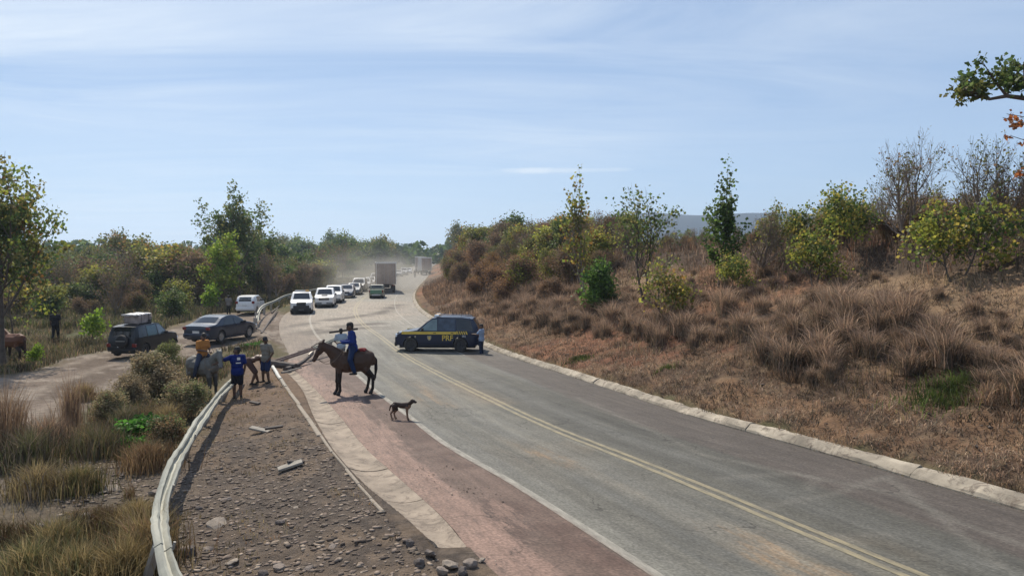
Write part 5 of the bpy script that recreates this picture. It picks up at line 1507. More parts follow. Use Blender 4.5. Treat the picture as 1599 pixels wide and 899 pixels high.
def side_patch(S, name, m, parent, *a, **k):
    out = []
    for s in (1, -1):
        ob = MB().grid(patch_side(S, s, *a, **k)).build(name, m, parent); out.append(ob)
    return out
def top_patch(S, name, m, parent, y0, y1, xf, off_=.006, n=8, lift=0):
    ztop, zbot, hw, sx = car_shape(S); P = []
    for i in range(n + 1):
        y = y0 + (y1 - y0) * i / n; row = []
        for j in range(7):
            u = -1 + 2 * j / 6; zc_ = ztop(y) - .045
            x = u * sx(y, zc_) * xf; row.append((x, y, ztop(y) - .028 * abs(u) ** 3 + off_ + lift))
        P.append(row)
    return MB().grid(P).build(name, m, parent)
def make_car(S, name, label, cat, group=None):
    e = empty(name, label=label, cat=cat, group=group)
    body = car_body(S, 'body', S['paint'], e); h = S['L'] / 2; W = S['W']
    ztop, zbot, hw, sx = car_shape(S); gm = S.get('glass', M_GLASS); bt = S['belt']
    ws = S['ws']   # windscreen base / top
    top_patch(S, 'windscreen', gm, e, ws[0], ws[1], .90)
    if S.get('rw'): top_patch(S, 'rear_window', gm, e, S['rw'][0], S['rw'][1], .86)
    for wi_, (a, b, c_, d) in enumerate(S['side']):
        side_patch(S, 'side_window', S['sgl'][wi_] if 'sgl' in S else S.get('sglass', gm), e, a, b, c_, d, bt + .03, 9)
    # wheels
    tm, rm = wheel_meshes(S['R'], S.get('tw', .24), S.get('rim', M_RIM), '%s%.2f' % (S.get('rim', M_RIM).name, S['R']))
    for yw in S['wheels']:
        for s in (1, -1):
            w_ = link('wheel', tm, e); w_.location = (s * (W / 2 - .13), yw, S['R']); w_.rotation_euler = (0, 0, 0 if s > 0 else PI)
            link('rim', rm, w_)
    # dark underside
    mb = MB(); mb.box((0, 0, .30), (W * .80, S['L'] * .90, .18)); mb.build('underbody', M_BLACK, e)
    fz = ztop(h); rz_ = ztop(-h)
    # front: grille, lamps, bumper, plate
    mb = MB(); mb.box((0, h - .005, S['gz']), (W * S.get('gw', .42), .05, S.get('gh', .20)), bev=.015); mb.build('grille', M_BLACK, e)
    if S.get('gchrome'): mb = MB(); mb.box((0, h + .022, S['gz'] + .02), (W * .40, .02, .035)); mb.build('grille_bar', M_CHROME, e)
    for s in (1, -1):
        mb = MB(); mb.box((s * W * .345, h - .055, S['hz']), (W * .20, .14, S.get('hh', .15)), Matrix.Rotation(R(-14 * s), 3, 'Z'), bev=.03); mb.build('headlight', M_LAMPC, e)
        mb = MB(); mb.box((s * W * .35, h - .01, .42), (.13, .05, .09), bev=.02); mb.build('fog_lamp', M_LAMPC, e)
    mb = MB(); mb.box((0, h - .04, .44), (W * .88, .16, .20), bev=.05); mb.box((0, h - .0, .32), (W * .72, .12, .08), bev=.02)
    mb.build('front_bumper', S.get('bump', S['paint']), e)
    mb = MB(); mb.box((0, h + .035, .44), (.42, .02, .13)); mb.build('number_plate', M_PLATE, e)
    # rear
    for s in (1, -1):
        mb = MB(); mb.box((s * W * .40, -h + .035, S['tz']), (W * .13, .12, S.get('th', .22)), bev=.025); mb.build('tail_light', M_LAMPR, e)
    mb = MB(); mb.box((0, -h + .03, .46), (W * .90, .16, .24), bev=.05); mb.build('rear_bumper', S.get('rbump', S['paint']), e)
    mb = MB(); mb.box((0, -h - .012, S.get('pz', .80)), (.42, .02, .13)); mb.build('number_plate', M_PLATE, e)
    for s in (1, -1):
        ym = ws[0] - .30
        mb = MB(); mb.box((s * (sx(ym, bt) + .09), ym, bt + .10), (.20, .11, .15), bev=.035); mb.build('mirror', S.get('mir', M_BLACK), e)
        for yh in S['handles']:
            mb = MB(); mb.box((s * (sx(yh, bt - .1) + .012), yh, bt - .10), (.03, .17, .03), bev=.01); mb.build('door_handle', S.get('hand', M_BLACK), e)
        for yd in S['doors']:     # door gaps
            P = [[(s * (sx(yd + dy, z) + .004), yd + dy, z) for dy in (-.008, .008)] for z in np.linspace(.36, bt, 6)]
            MB().grid(P).build('door_gap', M_BLACK, e)
    return e
SUV = dict(L=4.75, W=1.86, R=.38, tw=.26, wheels=(1.48, -1.32), belt=1.10, clear=.30, tumble=.27,
    top=[(-2.375, .95), (-2.36, 1.12), (-2.22, 1.45), (-2.0, 1.74), (-1.4, 1.81), (-.2, 1.83), (.28, 1.77), (.62, 1.55), (1.12, 1.16), (1.5, 1.10), (2.0, 1.04), (2.26, .93), (2.375, .78)],
    ws=(1.10, .34), rw=(-2.33, -2.04), side=[(-.02, .98, -.0, .52), (-1.02, -.10, -.98, -.08), (-2.05, -1.10, -1.86, -1.07)], gz=.80, gh=.26, hz=.86, tz=1.02, th=.30, pz=.88, handles=(.12, -.86), doors=(.96, -.06, -1.06))
PICK = dict(L=5.2, W=1.86, R=.38, tw=.26, wheels=(1.62, -1.48), belt=1.12, clear=.32, tumble=.27,
    top=[(-2.60, 1.00), (-2.58, 1.10), (-.93, 1.12), (-.90, 1.30), (-.78, 1.70), (-.5, 1.78), (.35, 1.80), (.60, 1.73), (.90, 1.52), (1.34, 1.19), (1.75, 1.13), (2.2, 1.06), (2.48, .95), (2.60, .78)],
    ws=(1.32, .66), rw=(-.895, -.79), side=[(.12, 1.20, .14, .74), (-.72, .04, -.66, .06)], gz=.84, gh=.30, hz=.90, tz=.86, th=.34, pz=.60, handles=(.26, -.60), doors=(1.16, .08, -.80))
SEDAN = dict(L=4.6, W=1.80, R=.33, tw=.21, wheels=(1.38, -1.30), belt=.93, clear=.20, tumble=.40,
    top=[(-2.30, .84), (-2.27, .99), (-1.75, 1.05), (-1.55, 1.10), (-1.0, 1.38), (-.55, 1.46), (-.1, 1.48), (.25, 1.44), (.62, 1.27), (1.06, 1.02), (1.5, .95), (1.95, .84), (2.22, .72), (2.30, .60)],
    ws=(1.04, .32), rw=(-1.52, -.92), side=[(-.04, .92, -.04, .36), (-1.06, -.12, -.82, -.10)], gz=.60, gh=.16, hz=.68, hh=.13, tz=.86, th=.17, pz=.66, handles=(.12, -.90), doors=(.90, -.08, -1.10))
HATCH = dict(L=3.95, W=1.70, R=.31, tw=.20, wheels=(1.24, -1.20), belt=.96, clear=.20, tumble=.32,
    top=[(-1.975, .80), (-1.95, 1.02), (-1.82, 1.28), (-1.60, 1.46), (-1.0, 1.52), (-.1, 1.53), (.20, 1.48), (.50, 1.32), (.95, 1.04), (1.3, .97), (1.7, .86), (1.90, .74), (1.975, .6)],
    ws=(.92, .26), rw=(-1.93, -1.66), side=[(-.06, .82, -.06, .32), (-1.02, -.14, -.98, -.12)], gz=.62, gh=.16, hz=.70, hh=.15, tz=.98, th=.22, pz=.72, handles=(.08, -.86), doors=(.80, -.10, -1.06))
def spec(b, **k):
    d = dict(b); d.update(k); return d
W_WHITE = paint('white_car_paint', (.74, .74, .72), dust=.10)
W_SILV = paint('silver_car_paint', (.42, .43, .43), metal=.4)
W_DBLUE = paint('dark_blue_car_paint', (.030, .042, .08), dust=.03)
W_GREY = paint('grey_car_paint', (.16, .17, .175), metal=.3)
W_BLACK = mat('black_car_paint', (.010, .013, .018), .32, var=.04, coat=.1)
W_SED = mat('slate_sedan_paint', (.028, .038, .060), .26, metal=.2, var=.04, coat=.25)
W_NAVY = mat('navy_patrol_paint', (.007, .014, .040), .30, var=.04, coat=.12)
W_OLIVE = paint('dusty_olive_paint', (.14, .16, .11), .6, dust=.5)
def put(e, x, y, heading, s=1.0, dz=0.0):
    """heading: degrees clockwise from +Y that the nose points to"""
    z = max(float(zr(y)), -1) + dz
    e.location = (x, y, z); e.rotation_euler = (0, 0, -R(heading)); e.scale = (s, s, s)
    return e
def road_heading(y, fn=XC):
    return math.degrees(math.atan((float(fn(y + 4)) - float(fn(y - 4))) / 8))

# patrol SUV across the right lane
pat = make_car(spec(SUV, paint=W_NAVY, rim=M_RIMD, hand=M_BLACK, bump=M_BLACK, sgl=[mat('patrol_front_glass', (.16, .22, .22), .05, var=.3, scale=2, coat=.5), mat('patrol_side_glass', (.035, .05, .075), .06, var=.5, scale=3, coat=.4), M_GLASS]), 'patrol_car', 'dark blue highway patrol SUV with a yellow stripe blocking the right lane', 'car')
put(pat, at_depth(685, 38.6), 38.6, -88, .925); pat.scale = (.925, .915, .98)
Sp = spec(SUV)
M_PY = mat('patrol_yellow', (.72, .50, .08), .4, var=.06)
def strip_side(S, name, m, parent, y0, y1, z0, z1, off_=.010, n=16, skew=0.0):
    ztop, zbot, hw, sx = car_shape(S)
    for s in (1, -1):
        P = [[(s * (sx(y0 + (y1 - y0) * j / n, z0 + (z1 - z0) * i / 3) + off_), y0 + (y1 - y0) * j / n + skew * i / 3, z0 + (z1 - z0) * i / 3) for j in range(n + 1)] for i in range(4)]
        MB().grid(P).build(name, m, parent)
strip_side(Sp, 'yellow_stripe', M_PY, pat, -1.12, 1.98, .935, 1.075)
for k in range(5):
    strip_side(Sp, 'slanted_stripe', M_PY, pat, -1.24 - k * .125, -1.17 - k * .125, .93, 1.10, skew=.07, n=2)
def text_on_side(txt, S, y, z, size, m, parent, name, sides=(1, -1)):
    for s in sides:
        cu = bpy.data.curves.new(name, 'FONT'); cu.body = txt; cu.size = size; cu.align_x = 'CENTER'; cu.align_y = 'CENTER'; cu.extrude = .004; cu.offset = size * .018
        tmp = bpy.data.objects.new(name, cu); C.objects.link(tmp)
        dg = bpy.context.evaluated_depsgraph_get(); me = bpy.data.meshes.new_from_object(tmp.evaluated_get(dg)); bpy.data.objects.remove(tmp)
        me.materials.clear(); me.materials.append(m); o = link(name, me, parent)
        x = car_shape(S)[3](y, z) + .012
        o.location = (s * x, y, z); o.rotation_euler = (PI / 2, 0, PI / 2 if s > 0 else -PI / 2)
text_on_side('PRF', Sp, -.60, .735, .40, M_PY, pat, 'lettering')
text_on_side('191', Sp, -1.52, .83, .16, M_PLATE, pat, 'phone_number')
M_CRESTT = mat('crest_tan', (.38, .34, .24), .5, var=.2)
for s in (1, -1):
    x = car_shape(Sp)[3](.42, .74) + .012
    mb = MB(); mb.prism([(.42 - .11, .86), (.42 + .11, .86), (.42 + .12, .76), (.42 + .08, .66), (.42, .61), (.42 - .08, .66), (.42 - .12, .76)], s * x, s * (x + .004), 'X'); fixo = mb.build('crest', M_CRESTT, pat)
    mb = MB(); mb.prism([(.42 - .05, .80), (.42 + .05, .80), (.42 + .05, .71), (.42, .67), (.42 - .05, .71)], s * (x + .004), s * (x + .008), 'X'); mb.build('crest_centre', M_PY, fixo)
    mb = MB(); mb.prism([(1.17, .86), (1.25, .86), (1.25, .76), (1.17, .76)], s * (car_shape(Sp)[3](1.2, .8) + .008), s * (car_shape(Sp)[3](1.2, .8) + .012), 'X'); mb.build('small_badge', M_CRESTT, pat)
mb = MB(); mb.box((0, .05, 1.88), (1.15, .26, .10), bev=.03); lb_ = mb.build('light_bar', M_LAMPC, pat)
mb = MB(); mb.box((.0, .05, 1.885), (.5, .27, .10), bev=.03); mb.build('amber_lens', M_LAMPA, lb_)
for s in (1, -1):
    mb = MB(); mb.tube([(s * .66, .2, 1.79), (s * .66, .1, 1.86), (s * .66, -1.7, 1.83), (s * .66, -1.85, 1.76)], .018, 6); mb.build('roof_rail', M_CHROME, pat)
    mb = MB(); mb.box((s * .90, .05, .38), (.16, 2.0, .05), bev=.02); mb.build('running_board', M_BLACK, pat)
mb = MB(); mb.tube([(-.3, -1.3, 1.81), (-.3, -1.45, 2.15)], .01, 5); mb.build('antenna', M_BLACK, pat)

# black off-road car with a load on the roof
offr = make_car(spec(HATCH, L=4.0, W=1.74, R=.34, clear=.26, belt=1.02, paint=W_BLACK, rim=M_RIMD, tz=.66, th=.2, pz=.62,
    top=[(-2.0, .80), (-1.98, 1.05), (-1.88, 1.38), (-1.72, 1.60), (-1.2, 1.66), (-.1, 1.68), (.25, 1.64), (.50, 1.46), (.85, 1.12), (1.3, 1.06), (1.75, .98), (1.93, .84), (2.0, .66)], ws=(.83, .30), rw=(-1.97, -1.74),
    side=[(-.02, .76, -.02, .36), (-.98, -.12, -.96, -.10), (-1.72, -1.06, -1.62, -1.04)], sgl=[M_GLASSL, mat('teal_glass', (.04, .09, .10), .06, var=.2, coat=.4), M_GLASS]), 'off_road_car', 'black off-road car with a spare wheel on its back driving along the dirt track', 'car')
put(offr, at_depth(223, 37.2), 37.2, 6, .93)
tm, rm = wheel_meshes(.33, .2, M_RIMD, 'spare')
sp_ = link('spare_wheel', tm, offr); sp_.location = (.1, -2.10, .88); sp_.rotation_euler = (0, 0, -PI / 2)
mb = MB(); mb.lathe([(-.02, .30), (.105, .30), (.12, .26), (.125, .02)], 'X', n=20); o_ = mb.build('wheel_cover', W_BLACK, sp_)
mb = MB(); mb.box((.13, 0, .02), (.02, .5, .03)); mb.build('cover_stripe', M_RIM, sp_)
for s in (1, -1):
    mb = MB(); mb.tube([(s * .60, .1, 1.66), (s * .60, .0, 1.74), (s * .60, -1.3, 1.73), (s * .60, -1.4, 1.66)], .018, 6); mb.build('roof_rail', M_BLACK, offr)
# the load
load = empty('roof_load', label='bundled mattress and boards tied to the roof of the black off-road car', cat='load')
mb = MB(); rs = random.Random(8)
P = []
def blob_box(c, d, jit, m, name, parent, n=5, puff=.03):
    import bmesh
    bm = bmesh.new(); bmesh.ops.create_cube(bm, size=1.0); bmesh.ops.subdivide_edges(bm, edges=bm.edges, cuts=n, use_grid_fill=True)
    for v in bm.verts:
        q = v.co.copy(); r2 = (1 - (2 * q.x) ** 2) * (1 - (2 * q.y) ** 2)
        k = Vector((q.x * d[0], q.y * d[1], q.z * d[2] + (puff * r2 if q.z > 0 else 0)))
        k += Vector((rs.uniform(-jit, jit), rs.uniform(-jit, jit), rs.uniform(-jit, jit)))
        v.co = k + Vector(c)
    me = bpy.data.meshes.new(name); bm.to_mesh(me); bm.free(); me.materials.append(m)
    me.polygons.foreach_set('use_smooth', [True] * len(me.polygons))
    return link(name, me, parent)
blob_box((0, 0, .26), (1.15, 1.65, .44), .025, mat('faded_mattress', (.33, .27, .24), .9, var=.35, scale=3), 'mattress', load)
blob_box((-.04, -.06, .55), (1.25, 1.8, .07), .025, mat('white_sheet', (.80, .77, .74), .8, var=.12), 'sheet', load, puff=.06)
blob_box((.1, .55, .12), (1.0, .4, .22), .02, M_WOOD, 'board', load)
for yy in (-.45, .4):
    mb = MB(); mb.tube([(-.60, yy, .0), (-.62, yy, .58), (0, yy, .64), (.62, yy, .58), (.60, yy, .0)], .014, 5); mb.build('rope', M_BLACK, load)
load.location = offr.location + Matrix.Rotation(-R(6), 3, 'Z') @ Vector((0, -.50, 1.54)); load.rotation_euler = (0, 0, -R(10)); load.scale = (.68, .62, .85)

sed = make_car(spec(SEDAN, paint=W_SED, rim=M_RIM, W=1.84, R=.34), 'sedan_car', 'dark slate-blue sedan seen from behind on the dirt track', 'car')
put(sed, at_depth(345, 43.6), 43.6, 14, 1.02)
hat = make_car(spec(HATCH, paint=W_WHITE, rim=M_RIM), 'hatchback_car', 'white hatchback parked facing away beside the bush', 'car')
put(hat, at_depth(384, 63.5), 64.5, -6, 1.0)
# the queue
q1 = make_car(spec(PICK, paint=W_WHITE, bump=M_BLACK, gz=.86), 'pickup_truck', 'white pickup with amber roof lights leading the queue', 'pickup', 'queue of vehicles on the road')
mb = MB(); mb.box((0, .25, 1.86), (1.2, .22, .10), bev=.03); b_ = mb.build('light_bar', M_PLATE, q1)
mb = MB(); mb.box((-.45, .25, 1.87), (.32, .24, .11), bev=.03); mb.build('amber_lens', M_LAMPA, b_)
mb = MB(); mb.box((0, 2.64, .56), (1.3, .05, .34), bev=.02); mb.build('bull_bar', M_BLACK, q1)
mb = MB(); mb.tube([(-.62, -.95, 1.1), (-.62, -.95, 1.85), (.62, -.95, 1.85), (.62, -.95, 1.1)], .035, 7); mb.build('roll_bar', M_BLACK, q1)
q2 = make_car(spec(PICK, paint=W_WHITE, gchrome=True, bump=W_GREY, gw=.50, gh=.24), 'pickup_truck', 'second white pickup of the queue with a bonnet scoop', 'pickup', 'queue of vehicles on the road')
mb = MB(); mb.box((0, 1.75, 1.15), (.55, .5, .07), bev=.03); mb.build('bonnet_scoop', M_BLACK, q2)
def proto_far(S, nm, cat): return lambda lb, m: make_car(spec(S, paint=m), nm, lb, cat, 'queue of vehicles on the road')
QL = []
def q_at(e, px, y, dh=0, s=1.0):
    x = at_depth(px, y + 2.3); put(e, x, y + 2.3, 180 + road_heading(y) + dh, s)
q_at(q1, 471, 62.6, -1); q_at(q2, 508, 70.2, 0)
rows = [(PICK, W_WHITE, 'pickup_truck', 'pickup', 'white pickup half hidden behind the one with the bonnet scoop', 522, 76.5),
        (HATCH, W_DBLUE, 'hatchback_car', 'car', 'dark blue car third along the visible side of the queue', 542, 85),
        (SEDAN, W_GREY, 'sedan_car', 'car', 'grey car just behind the dark blue car in the queue', 553.5, 92),
        (SUV, W_SILV, 'suv_car', 'car', 'tall silver SUV behind the grey car in the queue', 561, 100),
        (HATCH, W_WHITE, 'hatchback_car', 'car', 'white hatchback behind the silver SUV in the queue', 571, 109),
        (SEDAN, W_SILV, 'sedan_car', 'car', 'silver sedan in the queue, second left of the box truck', 579, 118),
        (SUV, W_WHITE, 'suv_car', 'car', 'white SUV in the queue, touching the left side of the box truck', 587, 128),
        (HATCH, W_SILV, 'hatchback_car', 'car', 'silver hatchback in the queue just right of the box truck', 623, 172),
        (SUV, W_WHITE, 'suv_car', 'car', 'white SUV in the far queue, second right of the box truck', 631, 184),
        (HATCH, W_WHITE, 'hatchback_car', 'car', 'farthest white car of the queue', 638.5, 198)]
first = {}
for S, m, nm, cat, lb, px, y in rows:
    e = make_car(spec(S, paint=m, bump=W_GREY if S in (SUV, PICK) else m), nm, lb, cat, 'queue of vehicles on the road'); q_at(e, px, y)
# old green pickup driving away
gp_ = make_car(spec(PICK, L=4.6, W=1.72, R=.33, paint=W_OLIVE, wheels=(1.4, -1.3), clear=.28,
    top=[(-2.30, .90), (-2.28, 1.02), (-.63, 1.03), (-.60, 1.2), (-.48, 1.50), (-.2, 1.56), (.35, 1.57), (.60, 1.5), (.85, 1.32), (1.14, 1.08), (1.75, 1.0), (2.0, .95), (2.2, .85), (2.3, .7)], ws=(1.12, .62), rw=(-.60, -.49),
    side=[(-.40, .98, -.34, .66)], handles=(.1,), doors=(.96, -.42)), 'pickup_truck', 'old dusty green pickup driving away behind the box truck', 'pickup')
mb = MB(); mb.box((0, -2.32, .80), (1.36, .05, .46), bev=.015); mb.build('tailgate', mat('green_tailgate', (.06, .20, .12), .6, var=.15, dust=.35), gp_)
mb = MB(); mb.box((0, -2.36, .42), (1.0, .06, .10)); mb.build('rear_step', M_PLATE, gp_)
put(gp_, at_depth(585, 85.5), 87.0, road_heading(87), .98)

# box trucks
def make_truck(label, bm_, hgt_=3.95, ln=9.0):
    e = empty('box_truck', label=label, cat='truck')
    mb = MB(); mb.box((0, .3, (1.15 + hgt_) / 2), (2.55, ln, hgt_ - 1.15)); b = mb.build('cargo_box', bm_, e)
    for s in (1, -1):
        mb = MB(); mb.box((s * .62, .3 - ln / 2 - .022, (1.2 + hgt_ - .12) / 2), (1.20, .04, hgt_ - 1.35)); d = mb.build('rear_door', mat('dusty_grey_door', (.38, .29, .235), .8, var=.25, scale=1.2, dust=.4), e)
        for q in (.25, .95):
            mb = MB(); mb.tube([(s * q, .3 - ln / 2 - .06, 1.25), (s * q, .3 - ln / 2 - .06, hgt_ - .2)], .018, 5); mb.build('lock_rod', M_RIM, d)
        mb = MB(); mb.box((s * 1.27, .3 - ln / 2 + .03, (1.15 + hgt_) / 2), (.07, .12, hgt_ - 1.1)); mb.build('corner_post', M_PALE_T, e)
        mb = MB(); mb.box((s * .95, .3 - ln / 2 - .03, 1.0), (.35, .06, .12)); mb.build('tail_light', M_LAMPR, e)
        for r in range(0, int(ln / .9)):      # side ribs
            mb = MB(); mb.box((s * 1.285, .3 - ln / 2 + .5 + r * .9, (1.2 + hgt_) / 2), (.025, .06, hgt_ - 1.25)); mb.build('side_rib', bm_, e)
    mb = MB(); mb.box((0, .3 - ln / 2 + .02, hgt_ + .03), (2.70, .16, .22)); mb.build('sunlit_roof_edge', M_PALE_T, e)  # pale edge, made tall and white to stand for the sunlit roof
    mb = MB(); mb.box((0, .3, hgt_ + .03), (2.56, ln - .2, .05)); mb.build('roof', M_PALE_T, e)
    mb = MB(); mb.box((0, .2, .88), (.9, ln, .35)); mb.box((0, .3 - ln / 2 + .1, .55), (2.3, .12, .16)); mb.build('chassis', M_BLACK, e)
    mb = MB(); mb.box((0, .3 + ln / 2 + 1.1, 1.65), (2.35, 1.9, 2.1), bev=.15); c_ = mb.build('cab', paint('truck_cab_paint', (.55, .55, .54)), e)
    mb = MB(); mb.box((0, .3 + ln / 2 + 2.03, 2.1), (2.0, .06, .8), bev=.02); mb.build('windscreen', M_GLASS, c_)
    tm, rm = wheel_meshes(.50, .30, M_RIMD, 'truck')
    for yw in (.3 - ln / 2 + 1.3, .3 - ln / 2 + 2.6, .3 + ln / 2 + 1.0):
        for s in (1, -1):
            w_ = link('wheel', tm, e); w_.location = (s * 1.08, yw, .5); w_.rotation_euler = (0, 0, 0 if s > 0 else PI); link('rim', rm, w_)
    return e
M_PALE_T = mat('pale_truck_frame', (.80, .78, .72), .6, var=.1, dust=.2)  # frame white brightened so the roof edge reads as sunlit
M_BOX1 = mat('dusty_brown_box', (.38, .30, .25), .75, var=.2, scale=1.0, dust=.35)
M_BOX2 = mat('dusty_grey_box', (.36, .36, .37), .7, var=.15, scale=1.0, dust=.2)
tk = make_truck('dusty box truck driving away into its own dust in the right lane', M_BOX1)
put(tk, at_depth(599, 100), 101.2, -11.5)
tk2 = make_truck('grey box truck on the far bend, half hidden by the bank thicket', M_BOX2, 4.3)
put(tk2, at_depth(661, 185), 188, -13)
tk3 = make_truck('farthest box truck, only its pale roof edge showing above the grey one', M_BOX2, 4.4)
put(tk3, at_depth(654, 214), 219, road_heading(219) + 4)
# far motorcycle
mc = empty('motorcycle', label='small dark motorcycle far off in the right lane before the bend', cat='motorcycle')
tm, rm = wheel_meshes(.31, .10, M_RIMD, 'moto')
for yw in (.66, -.62):
    w_ = link('wheel', tm, mc); w_.location = (0, yw, .31); link('rim', rm, w_)
mb = MB(); mb.tube([(0, -.62, .31), (0, -.15, .55), (0, .30, .85), (0, .66, .31)], .04, 6); mb.tube([(0, .1, .45), (0, -.1, .42)], [.16, .14], 8); mb.build('frame', M_BLACK, mc)
mb = MB(); mb.tube([(0, .28, .88), (0, .05, .92), (0, -.05, .85)], [.08, .15, .08], 8); mb.build('fuel_tank', paint('red_tank', (.25, .03, .03)), mc)
mb = MB(); mb.box((0, -.38, .84), (.24, .62, .09), bev=.03); mb.build('seat', M_BLACK, mc)
mb = MB(); mb.tube([(-.36, .2, 1.05), (-.1, .34, 1.0), (.1, .34, 1.0), (.36, .2, 1.05)], .02, 6); mb.build('handlebar', M_BLACK, mc)
put(mc, at_depth(648, 166), 166, 180 + road_heading(166))
MC_POS = (at_depth(648, 166), 166, road_heading(166))

# ------------------------------------------------------------------ people and animals
def capsule(p0, p1, r0, r1, n=10, flat=None):
    p0, p1 = Vector(p0), Vector(p1); d = p1 - p0; ln = max(d.length, 1e-5); d.normalize()
    a = d.orthogonal().normalized()
    if flat is not None:                     # flat=(vector, factor): squash across that direction
        f = Vector(flat[0]); f = (f - d * f.dot(d)); a = f.normalized() if f.length > 1e-4 else a
    b = d.cross(a); ka = flat[1] if flat is not None else 1.0
    V = []; prof = []
    for k in range(5):
        t = PI / 2 * (1 - k / 4.0); prof.append((-r0 * math.sin(t), r0 * math.cos(t)))
    for k in range(5):
        t = PI / 2 * k / 4.0; prof.append((ln + r1 * math.sin(t), r1 * math.cos(t)))
    prof = prof[:]; F_ = []
    for (s, r) in prof:
        r = max(r, .0005)
        for k in range(n):
            t = 2 * PI * k / n; V.append(tuple(p0 + d * s + a * (math.cos(t) * r * ka) + b * (math.sin(t) * r)))
    m = len(prof)
    for i in range(m - 1):
        for k in range(n):
            k2 = (k + 1) % n; F_.append((i * n + k, i * n + k2, (i + 1) * n + k2, (i + 1) * n + k))
    F_.append(tuple(range(n - 1, -1, -1))); F_.append(tuple((m - 1) * n + k for k in range(n)))
    return V, F_
def blob(name, prims, voxel, m, parent, smooth_it=3, fat=0.0):
    """prims: (p0, p1, r0, r1, colour[, flat]) fused into one continuous skin by voxel remeshing, coloured by nearest primitive"""
    V = []; F_ = []
    for pr in prims:
        v, f = capsule(pr[0], pr[1], pr[2] + fat, pr[3] + fat, flat=pr[5] if len(pr) > 5 else None)
        o = len(V); V += v; F_ += [tuple(o + i for i in q) for q in f]
    me = bpy.data.meshes.new(name); me.from_pydata(V, [], F_); me.update(); fix_normals(me)
    tmp = bpy.data.objects.new(name, me); C.objects.link(tmp)
    md = tmp.modifiers.new('r', 'REMESH'); md.mode = 'VOXEL'; md.voxel_size = voxel
    sm = tmp.modifiers.new('s', 'SMOOTH'); sm.factor = .5; sm.iterations = smooth_it
    dg = bpy.context.evaluated_depsgraph_get()
    out = bpy.data.meshes.new_from_object(tmp.evaluated_get(dg)); bpy.data.objects.remove(tmp); bpy.data.meshes.remove(me)
    n = len(out.vertices); P = np.empty(n * 3, dtype=np.float32); out.vertices.foreach_get('co', P); P = P.reshape(-1, 3)
    best = np.full(n, 1e9); col = np.zeros((n, 3))
    for pr in prims:
        a = np.array(pr[0], float); b = np.array(pr[1], float); ab = b - a; L2 = ab @ ab + 1e-9
        t = np.clip((P - a) @ ab / L2, 0, 1); d = np.linalg.norm(P - a - t[:, None] * ab, axis=1) - (pr[2] * (1 - t) + pr[3] * t)
        k = d < best; best[k] = d[k]; col[k] = pr[4]
    at = out.color_attributes.new('Col', 'FLOAT_COLOR', 'POINT'); c4 = np.ones((n, 4), dtype=np.float32); c4[:, :3] = col; at.data.foreach_set('color', c4.ravel())
    out.polygons.foreach_set('use_smooth', [True] * len(out.polygons)); out.materials.clear(); out.materials.append(m); out.name = name
    return link(name, out, parent)
def lerp(a, b, t): return tuple(Vector(a).lerp(Vector(b), t))
M_CLOTH = vcol_mat('cloth', rough=.85, nscale=14, var=.12, bump=.35, bscale=18, bdist=.02, spec=.15)
M_HAIR = mat('black_hair', (.018, .014, .012), .7, var=.2, scale=30, bump=.4, bscale=80)
def hand_prims(wrist, direc, palm_n, c_, curl=.5, thumb_side=1):
    """palm, four unequal bent fingers and a thumb from the side of the palm"""
    w_ = Vector(wrist); d = Vector(direc).normalized(); n = Vector(palm_n); n = (n - d * n.dot(d)).normalized(); s = d.cross(n) * thumb_side
    P = [(tuple(w_), tuple(w_ + d * .075), .026, .034, c_, (tuple(n), .6))]
    base = w_ + d * .085
    for i, (o, ln) in enumerate(((.030, .075), (.010, .085), (-.010, .078), (-.029, .060))):
        a = base + s * o; d1 = (d + n * curl * .6).normalized(); b = a + d1 * ln * .45; d2 = (d + n * curl * 1.8).normalized(); c2 = b + d2 * ln * .33; d3 = (d + n * curl * 3.2).normalized(); e_ = c2 + d3 * ln * .26
        P += [(tuple(a), tuple(b), .0095, .009, c_), (tuple(b), tuple(c2), .009, .0085, c_), (tuple(c2), tuple(e_), .0085, .0075, c_)]
    a = w_ + d * .028 + s * .026; b = a + (d * .6 + s * .75 + n * .2).normalized() * .038; e_ = b + (d + n * curl * .8).normalized() * .034
    P += [(tuple(a), tuple(b), .013, .011, c_), (tuple(b), tuple(e_), .011, .009, c_)]
    return P
